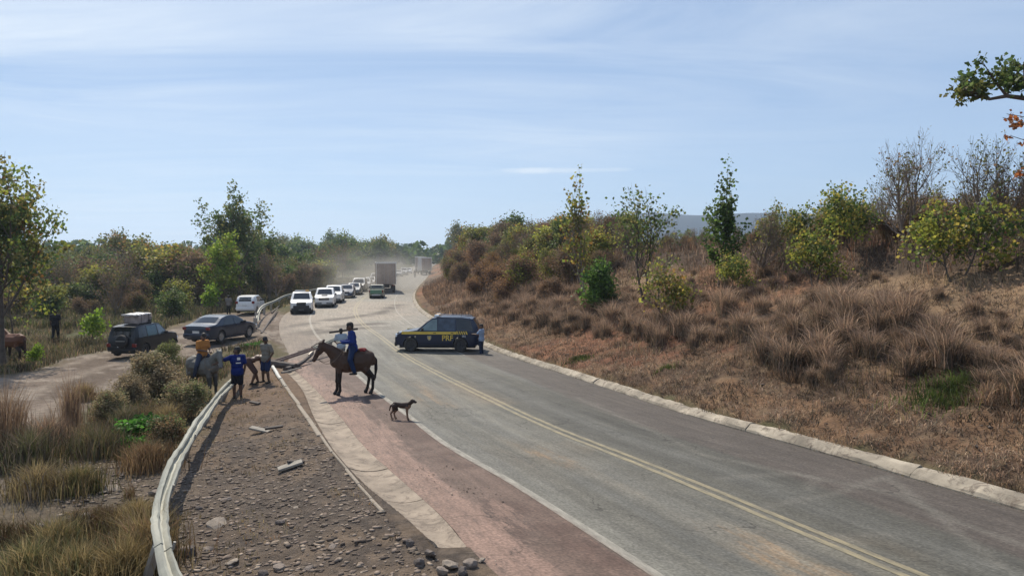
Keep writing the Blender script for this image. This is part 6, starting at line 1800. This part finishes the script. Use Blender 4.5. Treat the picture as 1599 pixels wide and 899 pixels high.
def person(label, J, skin=(.10, .055, .035), shirt=(.2, .2, .2), pants=(.05, .06, .09), shoe=(.04, .035, .03), sleeve='short', leg='long', cap=None, hair=True, look=(0, 1, 0), s=1.0, shirtless=False, hip_w=1.0, curl=.5, stripe=None):
    """J: joint positions, metres, local frame: +Y the way the body faces, x to its right"""
    e = empty('person', label=label, cat='person')
    B = dict(pel=(0, 0, .95), chest=(0, 0, 1.28), neck=(0, .0, 1.46), head=(0, .02, 1.60),
             shR=(.19, 0, 1.40), elR=(.24, -.02, 1.12), haR=(.25, .06, .88), shL=(-.19, 0, 1.40), elL=(-.24, -.02, 1.12), haL=(-.25, .06, .88),
             hiR=(.09, 0, .92), knR=(.10, .03, .50), anR=(.11, -.01, .09), hiL=(-.09, 0, .92), knL=(-.10, .03, .50), anL=(-.11, -.01, .09))
    B.update(J)
    B = {k: Vector(v) for k, v in B.items()}
    sk = skin; hd = B['head']; lk = Vector(look).normalized(); upv = (hd - B['neck']).normalized()
    side = lk.cross(Vector((0, 0, 1))).normalized(); fwd = lk
    top = hd + upv * .045
    P = [(tuple(top - fwd * .02), tuple(hd + fwd * .01 - upv * .02), .098, .085, sk, (tuple(side), .84)), (tuple(hd - upv * .05 + fwd * .03), tuple(hd - upv * .085 + fwd * .045), .062, .045, sk),
         (tuple(B['neck'] - upv * .03), tuple(hd - upv * .06), .062, .055, sk), (tuple(hd + fwd * .09 + upv * .0), tuple(hd + fwd * .112 - upv * .03), .012, .018, sk)]
    for q in (1, -1):
        P.append((tuple(hd + side * .083 * q + upv * .01), tuple(hd + side * .088 * q - upv * .025), .018, .013, sk))
        P.append((tuple(hd + side * .034 * q + fwd * .093 + upv * .018), tuple(hd + side * .030 * q + fwd * .093 + upv * .018), .012, .012, (.02, .015, .012)))
    P.append((tuple(hd + side * .025 + fwd * .087 - upv * .062), tuple(hd - side * .025 + fwd * .087 - upv * .062), .011, .011, (sk[0] * .75, sk[1] * .5, sk[2] * .5)))
    ch, pl, nk = B['chest'], B['pel'], B['neck']
    acr = (B['shR'] - B['shL']).normalized(); fw = acr.cross((nk - pl).normalized()) * -1
    mid = pl.lerp(ch, .5)
    def torso(grow_, c_):
        return [(tuple(ch - acr * .075), tuple(ch + acr * .075), .125 + grow_, .125 + grow_, c_, (tuple(fw), .85)), (tuple(mid - acr * .05), tuple(mid + acr * .05), .115 + grow_, .115 + grow_, c_, (tuple(fw), .9)),
                (tuple(pl - acr * .06 * hip_w), tuple(pl + acr * .06 * hip_w), .118 + grow_, .118 + grow_, c_), (tuple(nk.lerp(ch, .35) - acr * .10), tuple(nk.lerp(ch, .35) + acr * .10), .07 + grow_, .07 + grow_, c_),
                (tuple(B['shL']), tuple(nk - Vector((0, 0, .05))), .062 + grow_, .05 + grow_, c_), (tuple(B['shR']), tuple(nk - Vector((0, 0, .05))), .062 + grow_, .05 + grow_, c_)]
    P += torso(0, sk)
    for q in 'RL':
        P += [(tuple(B['sh' + q]), tuple(B['el' + q]), .052, .038, sk), (tuple(B['el' + q]), tuple(B['ha' + q]), .040, .026, sk),
              (tuple(B['hi' + q]), tuple(B['kn' + q]), .088, .058, sk), (tuple(B['kn' + q]), tuple(B['kn' + q].lerp(B['an' + q], .35)), .056, .056, sk), (tuple(B['kn' + q].lerp(B['an' + q], .35)), tuple(B['an' + q]), .056, .036, sk)]
    body = blob('body', P, .016, M_SKIN, e, 3, fat=.006)
    for q in 'RL':
        d = B['ha' + q] - B['el' + q]; sg = 1 if q == 'R' else -1
        hp = hand_prims(B['ha' + q], d, (-sg * .8, .3, -.1) if abs(d.normalized().z) > .5 else (0, .0, -1), sk, curl, sg)
        blob('hand', hp, .0055, M_SKIN, body, 1)
    if not shirtless:
        S_ = torso(.014, shirt)
        pelv = [(tuple(pl - acr * .065 - Vector((0, 0, .06))), tuple(pl + acr * .065 - Vector((0, 0, .06))), .125, .125, shirt)] if sleeve != 'tucked' else []
        for q in 'RL':
            S_.append((tuple(B['sh' + q]), tuple(B['el' + q] if sleeve == 'long' else B['sh' + q].lerp(B['el' + q], .72)), .068, .056, shirt))
            if sleeve == 'long': S_.append((tuple(B['el' + q]), tuple(B['el' + q].lerp(B['ha' + q], .92)), .053, .038, shirt))
        blob('shirt', S_ + pelv, .017, M_CLOTH, e, 3, fat=.018)
    T_ = [(tuple(pl - acr * .07 * hip_w), tuple(pl + acr * .07 * hip_w), .126, .126, pants)] + ([(tuple(pl + Vector((0, 0, .06)) - acr * .06), tuple(pl + Vector((0, 0, .06)) + acr * .06), .118, .118, pants)] if shirtless else [])
    for q in 'RL':
        if leg == 'long':
            T_ += [(tuple(B['hi' + q]), tuple(B['kn' + q]), .104, .075, pants), (tuple(B['kn' + q]), tuple(B['an' + q].lerp(B['kn' + q], .06)), .074, .058, pants)]
        else: T_ += [(tuple(B['hi' + q]), tuple(B['hi' + q].lerp(B['kn' + q], .92)), .108, .092, pants)]
    blob('trousers' if leg == 'long' else 'shorts', T_, .017, M_CLOTH, e, 2, fat=.010)
    for q in 'RL':
        an = B['an' + q]; kn = B['kn' + q]; toe = B.get('to' + q) or (an + Vector((0, .15, -.045)))
        blob('shoe', [(tuple(an - Vector((0, .05, .045))), tuple(toe), .040, .034, shoe), (tuple(an), tuple(an - Vector((0, .02, .03))), .042, .042, shoe)], .013, M_CLOTH, e, 1)
    if hair and not cap:
        blob('hair', [(tuple(top - fwd * .03 + upv * .015), tuple(top + fwd * .0 + upv * .022), .104, .096, (.02, .02, .02), (tuple(side), .86)), (tuple(hd - fwd * .05), tuple(hd - fwd * .045 - upv * .04), .075, .06, (.02, .02, .02))], .014, M_HAIR, e, 1)
    if cap:
        blob('cap', [(tuple(top - fwd * .02 + upv * .02), tuple(top + fwd * .015 + upv * .022), .106, .100, cap, (tuple(side), .88)), (tuple(top + fwd * .09 - upv * .005), tuple(top + fwd * .155 - upv * .012), .05, .045, cap, (tuple(upv), .22))], .011, M_CLOTH, e, 1)
    if stripe:
        mb = MB()
        for zz in (ch.z - .13,):
            mb.lathe([(-.025, .176), (.025, .176)], 'Z', c=(0, 0, 0), n=20)
        me = mb.mesh('reflective_band', mat('reflective_band', (.62, .72, .55), .4, var=.05)); o = link('reflective_band', me, e); o.location = (0, 0, ch.z - .13); o.scale = (1.12, .88, 1)
    e.scale = (s, s, s)
    return e
def stand(e, px, py, heading, yshift=0, dz=0):
    x, y = ground_at(px, py); e.location = (x, y + yshift, hz(x, y + yshift) + dz); e.rotation_euler = (0, 0, -R(heading)); return e

def horse(label, coat, dark, s=1.0, head_low=True, head=None, name='horse', muzzle=None, legs=None, mane=None):
    e = empty(name, label=label, cat='horse')
    c = coat; lg = dark; mz = muzzle or coat
    hdv = head or dict(poll=(0, 1.30, 1.62), muz=(0, 1.58, 1.10))
    poll = Vector(hdv['poll']); muz = Vector(hdv['muz']); hd_ = (muz - poll).normalized()
    side = Vector((1, 0, 0)) if 'side' not in hdv else Vector(hdv['side'])
    P = [((0, .40, 1.15), (0, .30, 1.12), .31, .33, c, ((1, 0, 0), .80)), ((0, .25, 1.08), (0, -.30, 1.08), .335, .32, c, ((1, 0, 0), .92)), ((0, .60, 1.12), (0, .45, 1.10), .20, .24, c, ((1, 0, 0), .9)),
         ((0, -.45, 1.20), (0, -.58, 1.18), .27, .24, c, ((1, 0, 0), .95)), ((0, .38, 1.36), (0, .1, 1.34), .085, .10, c), ((0, .1, 1.34), (0, -.5, 1.36), .10, .12, c),
         ((0, -.62, 1.22), (0, -.72, 1.08), .20, .14, c), ((0, -.1, .96), (0, -.35, 1.02), .22, .19, c)]
    nb = Vector((0, .50, 1.27)); nm_ = nb.lerp(poll, .5) + Vector((0, -.02, .03))
    P += [(tuple(nb), tuple(nm_), .255, .175, c, (tuple(side), .62)), (tuple(nm_), tuple(poll), .175, .112, c, (tuple(side), .66)), ((0, .52, 1.12), tuple(nm_ - Vector((0, -.02, .10))), .17, .11, c, (tuple(side), .7))]
    P += [(tuple(poll), tuple(poll.lerp(muz, .45)), .098, .088, c, (tuple(side), .74)), (tuple(poll.lerp(muz, .45)), tuple(poll.lerp(muz, .9)), .082, .058, c, (tuple(side), .78)), (tuple(poll.lerp(muz, .88)), tuple(muz), .060, .056, mz)]
    jaw = Vector((0, -.07, -.05)); P.append((tuple(poll.lerp(muz, .22) + jaw), tuple(poll.lerp(muz, .42) + jaw * .8), .075, .06, c, (tuple(side), .7)))
    for q in (1, -1):
        P.append((tuple(poll + side * .05 * q + Vector((0, -.01, .07))), tuple(poll + side * .065 * q - hd_ * .17 + Vector((0, 0, .03))), .030, .010, c))
        P.append((tuple(poll.lerp(muz, .32) + side * .070 * q + Vector((0, .03, .02))), tuple(poll.lerp(muz, .36) + side * .070 * q + Vector((0, .03, .02))), .02, .02, (.01, .01, .01)))
        P.append((tuple(muz + side * .035 * q + Vector((0, .03, .01))), tuple(muz + side * .036 * q + Vector((0, .03, .0))), .016, .016, (.02, .015, .015)))
    lo = legs or {}
    for k, q in (('R', 1), ('L', -1)):
        dy = lo.get('f' + k, 0); x = .13 * q
        P += [((x * 1.05, .46, 1.12), (x, .50 + dy * .2, .80), .150, .085, c, ((1, 0, 0), .7)), ((x, .50 + dy * .2, .82), (x, .53 + dy * .6, .48), .080, .050, lg), ((x, .53 + dy * .6, .48), (x, .54 + dy * .6, .44), .056, .052, lg),
              ((x, .53 + dy * .6, .44), (x, .53 + dy, .17), .038, .034, lg), ((x, .53 + dy, .17), (x, .57 + dy, .09), .042, .036, lg), ((x, .575 + dy, .075), (x, .60 + dy, .035), .046, .060, (.025, .02, .018))]
        dy = lo.get('h' + k, 0); x = .14 * q
        P += [((x * .95, -.50, 1.12), (x, -.43 + dy * .2, .84), .215, .130, c, ((1, 0, 0), .62)), ((x, -.43 + dy * .2, .84), (x, -.68 + dy * .6, .56), .115, .060, c if lg != dark else lg), ((x, -.68 + dy * .6, .57), (x, -.67 + dy * .6, .50), .060, .048, lg),
              ((x, -.68 + dy * .6, .50), (x, -.63 + dy, .17), .042, .035, lg), ((x, -.63 + dy, .17), (x, -.59 + dy, .09), .042, .036, lg), ((x, -.585 + dy, .075), (x, -.56 + dy, .035), .046, .060, (.025, .02, .018))]
    body = blob('body', P, .021, M_COAT, e, 3, fat=.020)
    mn = mane or dark
    M = []
    for k in range(10):
        t = k / 9; p = nb.lerp(poll, t) + Vector((0, -.02, .17 * (1 - t) + .10)); M.append((tuple(p), tuple(p + Vector((side.x * .06, -.02, -.14 - .06 * math.sin(k * 2.1)))), .026, .014, mn))
    M.append((tuple(poll + Vector((0, -.02, .10))), tuple(poll + hd_ * .16 + Vector((0, .07, .03))), .030, .014, mn))
    blob('mane', M, .013, M_COAT, e, 1)
    blob('tail', [((0, -.78, 1.24), (0, -.87, 1.12), .045, .05, mn), ((0, -.87, 1.12), (0, -.87, .80), .055, .065, mn), ((0, -.87, .80), (.02, -.83, .42), .062, .02, mn), ((.02, -.87, .9), (-.03, -.85, .5), .04, .02, mn)], .016, M_COAT, e, 1)
    e.scale = (s, s, s)
    return e
def tack(e, head, m_strap, saddle_col, rein=True, blanket=None):
    poll = Vector(head['poll']); muz = Vector(head['muz'])
    side = Vector(head.get('side', (1, 0, 0)))
    blob('saddle', [((-.20, .12, 1.30), (-.08, .10, 1.43), .05, .06, saddle_col), ((.20, .12, 1.30), (.08, .10, 1.43), .05, .06, saddle_col), ((-.06, -.22, 1.45), (.06, -.22, 1.45), .06, .06, saddle_col), ((0, .16, 1.44), (0, .20, 1.50), .05, .03, saddle_col),
                    ((0, -.22, 1.44), (0, .12, 1.44), .10, .08, saddle_col), ((-.265, .02, 1.30), (-.29, .0, 1.02), .05, .04, saddle_col), ((.265, .02, 1.30), (.29, .0, 1.02), .05, .04, saddle_col)], .018, M_CLOTH, e, 2)
    if blanket: blob('saddle_cloth', [((-.10, -.42, 1.46), (.10, -.42, 1.46), .045, .045, blanket), ((0, -.45, 1.45), (0, -.28, 1.45), .10, .10, blanket)], .018, M_CLOTH, e, 2)
    mb = MB(); hd_ = (muz - poll)
    for t, r in ((.30, .088), (.80, .064)):
        c = poll + hd_ * t; d = hd_.normalized(); a = side; b = d.cross(a)
        mb.tube([c + (a * math.cos(k * PI / 6) * r * .80 + b * math.sin(k * PI / 6) * r * 1.04) for k in range(13)], .009, 5)
    for q in (1, -1): mb.tube([poll + side * .07 * q, poll + hd_ * .3 + side * .074 * q, poll + hd_ * .8 + side * .052 * q], .008, 5)
    mb.build('bridle', m_strap, e)
    if rein:
        for q in (1, -1):
            a = poll + hd_ * .82 + side * .05 * q; c = Vector((.05 * q, .25, 1.62)); mb = MB(); ps = []
            for k in range(13):
                t = k / 12; p = a.lerp(c, t); p.z -= .42 * math.sin(PI * t) * (1 - .45 * t); p += side * .22 * q * math.sin(PI * t); ps.append(p)
            mb.tube(ps, .008, 5); mb.build('rein', m_strap, e)
M_STRAP = mat('leather_strap', (.14, .09, .05), .7, var=.2)
def ride(e, hx, lean=(0, 0)):
    return e
def rider_joints(z0=1.50, look=None, y0=-.02, hands=((.09, .34, 1.80), (-.09, .34, 1.80))):
    return dict(pel=(0, y0, z0 + .12), chest=(0, y0 + .03, z0 + .44), neck=(0, y0 + .05, z0 + .62), head=(0, y0 + .09, z0 + .76),
        shR=(.19, y0 + .04, z0 + .56), elR=(.25, y0 + .06, z0 + .30), haR=hands[0], shL=(-.19, y0 + .04, z0 + .56), elL=(-.25, y0 + .06, z0 + .30), haL=hands[1],
        hiR=(.12, y0 + .02, z0 + .10), knR=(.36, y0 + .16, z0 - .24), anR=(.37, y0 + .02, z0 - .64), hiL=(-.12, y0 + .02, z0 + .10), knL=(-.36, y0 + .16, z0 - .24), anL=(-.37, y0 + .02, z0 - .64),
        toR=(.39, y0 + .16, z0 - .68), toL=(-.39, y0 + .16, z0 - .68))
# dark bay horse on the shoulder and its rider in blue
HD = dict(poll=(0, 1.10, 1.70), muz=(0, 1.38, 1.22))
h1 = horse('dark bay horse standing on the shoulder with a rider, head to the left', (.065, .036, .023), (.018, .012, .010), .92, head=HD, legs=dict(fR=.02, fL=-.05, hR=.05, hL=-.08), mane=(.012, .009, .008))
HY1 = 23.4
h1.location = (at_depth(549, HY1), HY1, float(zr(HY1)) + .0); hr1 = R(90 + 22); h1.rotation_euler = (0, 0, hr1); h1.scale = (.94, .86, .94)
tack(h1, HD, M_STRAP, (.03, .02, .018), True, (.20, .03, .03))
r1_ = person('rider in blue long-sleeved shirt and jeans on the dark bay horse', rider_joints(1.38, hands=((.08, .36, 1.66), (-.08, .34, 1.66))), shirt=(.016, .034, .16), pants=(.016, .03, .075), sleeve='long', look=(.25, .9, -.2), s=1.0)
r1_.location = h1.location; r1_.rotation_euler = (0, 0, hr1)
# grey horse with rider in orange shirt
HD2 = dict(poll=(.10, 1.06, 1.66), muz=(.30, 1.38, 1.24), side=(.92, -.38, 0))
h2 = horse('pale grey horse with a rider behind the fallen guardrail', (.145, .138, .122), (.07, .066, .058), .90, head=HD2, muzzle=(.14, .13, .125), mane=(.30, .29, .27))
HX, HY2 = at_depth(314, 24.4), 24.4
h2.location = (HX, HY2, hz(HX, HY2)); hr2 = R(-90 - 30); h2.rotation_euler = (0, 0, hr2)
tack(h2, HD2, M_STRAP, (.05, .035, .03))
r2_ = person('rider in an orange and yellow shirt on the pale grey horse', rider_joints(1.44, hands=((.08, .34, 1.70), (-.08, .34, 1.68))), shirt=(.42, .18, .05), pants=(.045, .055, .085), skin=(.13, .07, .045), look=(.5, .8, -.2), s=.90)
r2_.location = h2.location; r2_.rotation_euler = (0, 0, hr2)
# chestnut horse at the left edge
HD3 = dict(poll=(0, 1.10, 1.74), muz=(0, 1.50, 1.42))
h3 = horse('chestnut horse standing in the scrub at the left edge', (.13, .05, .025), (.03, .018, .014), .90, head=HD3, mane=(.06, .03, .02))
X3, Y3 = at_depth(18, 35.2), 35.2
h3.location = (X3, Y3, hz(X3, Y3)); h3.rotation_euler = (0, 0, R(90 - 22))
# dog
def dog():
    e = empty('dog', label='thin brown dog with pale legs standing on the road edge line', cat='dog')
    c = (.045, .028, .02); t_ = (.20, .12, .075)
    P = [((0, .16, .37), (0, -.02, .36), .082, .068, c, ((1, 0, 0), .72)), ((0, -.02, .37), (0, -.17, .385), .062, .060, c, ((1, 0, 0), .75)), ((0, .16, .33), (0, .19, .36), .072, .07, t_, ((1, 0, 0), .7)), ((0, -.18, .38), (0, -.22, .35), .066, .05, c, ((1, 0, 0), .8)),
         ((0, .20, .40), (0, .29, .47), .052, .042, c), ((0, .295, .485), (0, .33, .485), .048, .042, c), ((0, .34, .475), (0, .385, .462), .032, .025, (.03, .02, .015)), ((0, .405, .468), (0, .408, .468), .012, .01, (.01, .01, .01)),
         ((0, -.24, .38), (0, -.30, .33), .018, .015, c), ((0, -.30, .33), (0, -.33, .22), .014, .008, c)]
    for q in (1, -1):
        P += [((.035 * q, .29, .515), (.055 * q, .275, .475), .018, .010, c), ((.02 * q, .355, .497), (.02 * q, .356, .497), .009, .009, (.01, .01, .01))]
        f = .02 * q
        P += [((.045 * q, .16, .34), (.045 * q, .15 + f, .20), .038, .022, t_), ((.045 * q, .15 + f, .20), (.045 * q, .165 + f, .05), .019, .015, t_), ((.045 * q, .165 + f, .03), (.045 * q, .19 + f, .018), .018, .016, t_)]
        f = -.03 * q
        P += [((.042 * q, -.19, .35), (.045 * q, -.17 + f, .24), .052, .032, c), ((.045 * q, -.17 + f, .24), (.045 * q, -.25 + f, .145), .026, .016, t_), ((.045 * q, -.25 + f, .145), (.045 * q, -.225 + f, .03), .015, .014, t_), ((.045 * q, -.22 + f, .02), (.045 * q, -.19 + f, .016), .018, .015, t_)]
    blob('body', P, .008, M_COAT, e, 2, fat=.008)
    return e
dg_ = dog(); x, y = ground_at(627, 654); dg_.location = (x, y, float(zr(y)) + .0); dg_.rotation_euler = (0, 0, R(-90 - 10)); dg_.scale = (.98,) * 3
# man in blue jersey reaching to the left
p = person('man in a blue football jersey stretching his arm towards the grey horse', dict(shL=(-.19, .02, 1.40), elL=(-.44, .10, 1.30), haL=(-.66, .20, 1.20), elR=(.25, -.06, 1.14), haR=(.22, -.02, .90), anL=(-.10, .04, .09), knL=(-.10, .05, .5)),
           shirt=(.008, .020, .12), pants=(.015, .015, .02), leg='short', look=(-.9, .5, -.1), s=.97)
stand(p, 371, 611, -28)
cu = MB(); cu.box((.03, -.150, 1.36), (.10, .004, .09)); cu.build('jersey_crest', M_PLATE, p)
cu = MB(); cu.box((.02, -.148, 1.22), (.16, .004, .035)); cu.build('jersey_print', M_PLATE, p)
p = person('man in a grey T-shirt, blue shorts and cap standing by the uprooted guardrail', dict(elR=(.30, -.10, 1.14), haR=(.20, -.10, .93), elL=(-.30, -.06, 1.14), haL=(-.22, .05, .92), knR=(.13, .04, .5), anR=(.17, .0, .09), knL=(-.12, .05, .5), anL=(-.15, .02, .09)),
           shirt=(.19, .175, .145), pants=(.022, .035, .085), leg='short', cap=(.03, .03, .035), look=(-.8, .5, 0), s=.95)
stand(p, 416, 597, -150)
p = person('bare-chested man in brown shorts bending down between the jersey and the T-shirt men', dict(pel=(0, -.12, .84), chest=(0, .20, .98), neck=(0, .38, 1.02), head=(0, .50, .96), shR=(.19, .30, 1.0), elR=(.22, .36, .72), haR=(.12, .42, .50), shL=(-.19, .30, 1.0), elL=(-.22, .36, .72), haL=(-.10, .42, .48),
           hiR=(.10, -.12, .82), hiL=(-.10, -.12, .82), knR=(.15, .10, .46), knL=(-.15, .12, .46), anR=(.14, -.04, .09), anL=(-.14, .22, .09)), shirtless=True, pants=(.10, .06, .05), skin=(.12, .065, .042), leg='short', look=(0, .6, -.8), s=.98)
stand(p, 394, 596, 62)
p = person('man in a pale shirt with a reflective band standing behind the dark bay horse', dict(elR=(.30, -.02, 1.18), haR=(.34, -.02, 1.40), elL=(-.28, .04, 1.14), haL=(-.20, .22, 1.08)), shirt=(.34, .40, .46), pants=(.13, .14, .15), look=(.2, 1, 0), s=.97, stripe=True)
stand(p, 533, 566, -25)
pb = raised(513, 519, 1.45); 
xx, yy = ground_at(533, 566); zz = float(zr(yy))
a = Vector((at_depth(513, yy), yy + .0, zz + 1.36)); b = Vector((at_depth(558, yy + .3), yy + .3, zz + 1.50))
mb = MB(); mb.box((0, 0, 0), ((b - a).length, .14, .09), bev=.01); ob = mb.build('carried_plank', M_WOOD); ob.location = (a + b) / 2; ob.rotation_euler = (0, -math.asin((b.z - a.z) / (b - a).length), math.atan2(b.y - a.y, b.x - a.x))
tag(ob, 'dark plank held at shoulder height by the man behind the horse', 'plank')
p = person('person in a pale blue shirt and jeans leaning on the back of the patrol SUV', dict(shL=(-.17, .02, 1.38), elL=(-.26, .18, 1.20), haL=(-.16, .42, 1.20), elR=(.25, .02, 1.12), haR=(.22, .18, .98)), shirt=(.26, .33, .44), pants=(.02, .03, .06), skin=(.16, .09, .06), look=(-.3, .9, -.2), s=.92)
stand(p, 752, 551, -72)
p = person('man in dark clothes walking away through the scrub at left', dict(knR=(.10, .10, .5), anR=(.11, .12, .09), knL=(-.10, .0, .5), anL=(-.11, -.16, .12)), shirt=(.02, .02, .024), pants=(.018, .018, .02), s=1.05, cap=(.02, .02, .02))
stand(p, 87, 529, -20)
p = person('person in a grey shirt and dark trousers standing at the left of the white hatchback', dict(), shirt=(.16, .15, .14), pants=(.02, .02, .022), s=.95)
stand(p, 357, 489, -30)
x, y, hd_ = MC_POS
p = person('small dark rider on the far motorcycle', dict(pel=(0, -.25, .98), chest=(0, -.12, 1.28), neck=(0, -.05, 1.46), head=(0, .0, 1.60), shR=(.19, -.06, 1.40), shL=(-.19, -.06, 1.40), elR=(.28, .06, 1.16), elL=(-.28, .06, 1.16), haR=(.32, .22, 1.08), haL=(-.32, .22, 1.08), hiR=(.10, -.25, .95), hiL=(-.10, -.25, .95), knR=(.18, .12, .80), knL=(-.18, .12, .80), anR=(.18, -.05, .40), anL=(-.18, -.05, .40)), shirt=(.03, .03, .04), sleeve='long', cap=(.05, .05, .05))
p.location = mc.location; p.rotation_euler = mc.rotation_euler

# ------------------------------------------------------------------ air: thin dry-season haze, and the dust raised by the box truck
def make_haze():
    mb = MB(); z0, z1 = -8.0, 124.0; s = 2750.0
    mb.box((0, 0, (z0 + z1) / 2), (2 * s, 2 * s, z1 - z0))
    m = bpy.data.materials.new('haze_air'); m.use_nodes = True; t = m.node_tree; t.nodes.clear()
    out = N(t, 'ShaderNodeOutputMaterial'); v = N(t, 'ShaderNodeVolumePrincipled')
    v.inputs['Color'].default_value = (.66, .80, 1.0, 1); v.inputs['Density'].default_value = HAZE_D; v.inputs['Anisotropy'].default_value = 0.5
    L(t, v.outputs[0], out.inputs['Volume'])
    o = mb.build('haze', m); o['kind'] = 'stuff'; o['label'] = 'thin pale haze in the air'
HAZE_D = 0.00030
make_haze()
def dust(name, c, size, dens, label, seed):
    import bmesh
    bm = bmesh.new(); bmesh.ops.create_icosphere(bm, subdivisions=3, radius=1); me = bpy.data.meshes.new(name); bm.to_mesh(me); bm.free()
    m = bpy.data.materials.new(name); m.use_nodes = True; t = m.node_tree; t.nodes.clear()
    out = N(t, 'ShaderNodeOutputMaterial'); v = N(t, 'ShaderNodeVolumePrincipled'); v.inputs['Color'].default_value = (.88, .82, .72, 1)
    co = N(t, 'ShaderNodeTexCoord'); ln = N(t, 'ShaderNodeVectorMath', operation='LENGTH'); L(t, co.outputs['Object'], ln.inputs[0])
    mr = N(t, 'ShaderNodeMapRange'); mr.interpolation_type = 'SMOOTHSTEP'; L(t, ln.outputs['Value'], mr.inputs['Value']); mr.inputs['From Min'].default_value = 1.0; mr.inputs['From Max'].default_value = .1
    nz = N(t, 'ShaderNodeTexNoise'); L(t, co.outputs['Object'], nz.inputs['Vector']); nz.inputs['Scale'].default_value = 2.4; nz.inputs['Detail'].default_value = 3
    m2 = N(t, 'ShaderNodeMapRange'); L(t, nz.outputs[0], m2.inputs['Value']); m2.inputs['From Min'].default_value = .3; m2.inputs['From Max'].default_value = .7; m2.inputs['To Max'].default_value = dens
    k = N(t, 'ShaderNodeMath', operation='MULTIPLY'); L(t, mr.outputs[0], k.inputs[0]); L(t, m2.outputs[0], k.inputs[1]); L(t, k.outputs[0], v.inputs['Density'])
    L(t, v.outputs[0], out.inputs['Volume']); me.materials.append(m)
    o = link(name, me); o.location = c; o.scale = size
    o['kind'] = 'stuff'; o['label'] = label
sc.cycles.volume_step_rate = 2.0
sc.cycles.volume_max_steps = 64
dust('dust_cloud', (at_depth(592, 108), 106, 2.0), (12, 22, 5.0), .09, 'pale dust hanging round the box truck', 1)

# things of one kind that look alike are told apart by where they stand among their likes
def tell_apart():
    by = {}
    for o in sc.objects:
        if o.parent is None and o.get('label') and o.get('category'): by.setdefault(o['label'], []).append(o)
    for lb, os_ in by.items():
        n = len(os_)
        if n < 2: continue
        if n == 2:
            os_.sort(key=lambda o: o.location.y); nm = ['nearer', 'farther']
        else:
            os_.sort(key=lambda o: o.location.x / max(o.location.y, 1))
            nm = ['leftmost'] + ['%s from left' % w_ for w_ in ('second', 'third', 'fourth', 'fifth', 'sixth', 'seventh', 'eighth', 'ninth', 'tenth', 'eleventh')][:max(0, n - 2)] + ['rightmost']
            if len(nm) != n: continue
        for o, k in zip(os_, nm):
            l2 = k + ' ' + lb
            if len(l2.split()) > 16: l2 = l2.replace(' of the picture', '').replace('mid-height ', '')
            if len(l2.split()) > 16: l2 = l2.replace(' the ', ' ')
            o['label'] = l2
tell_apart()
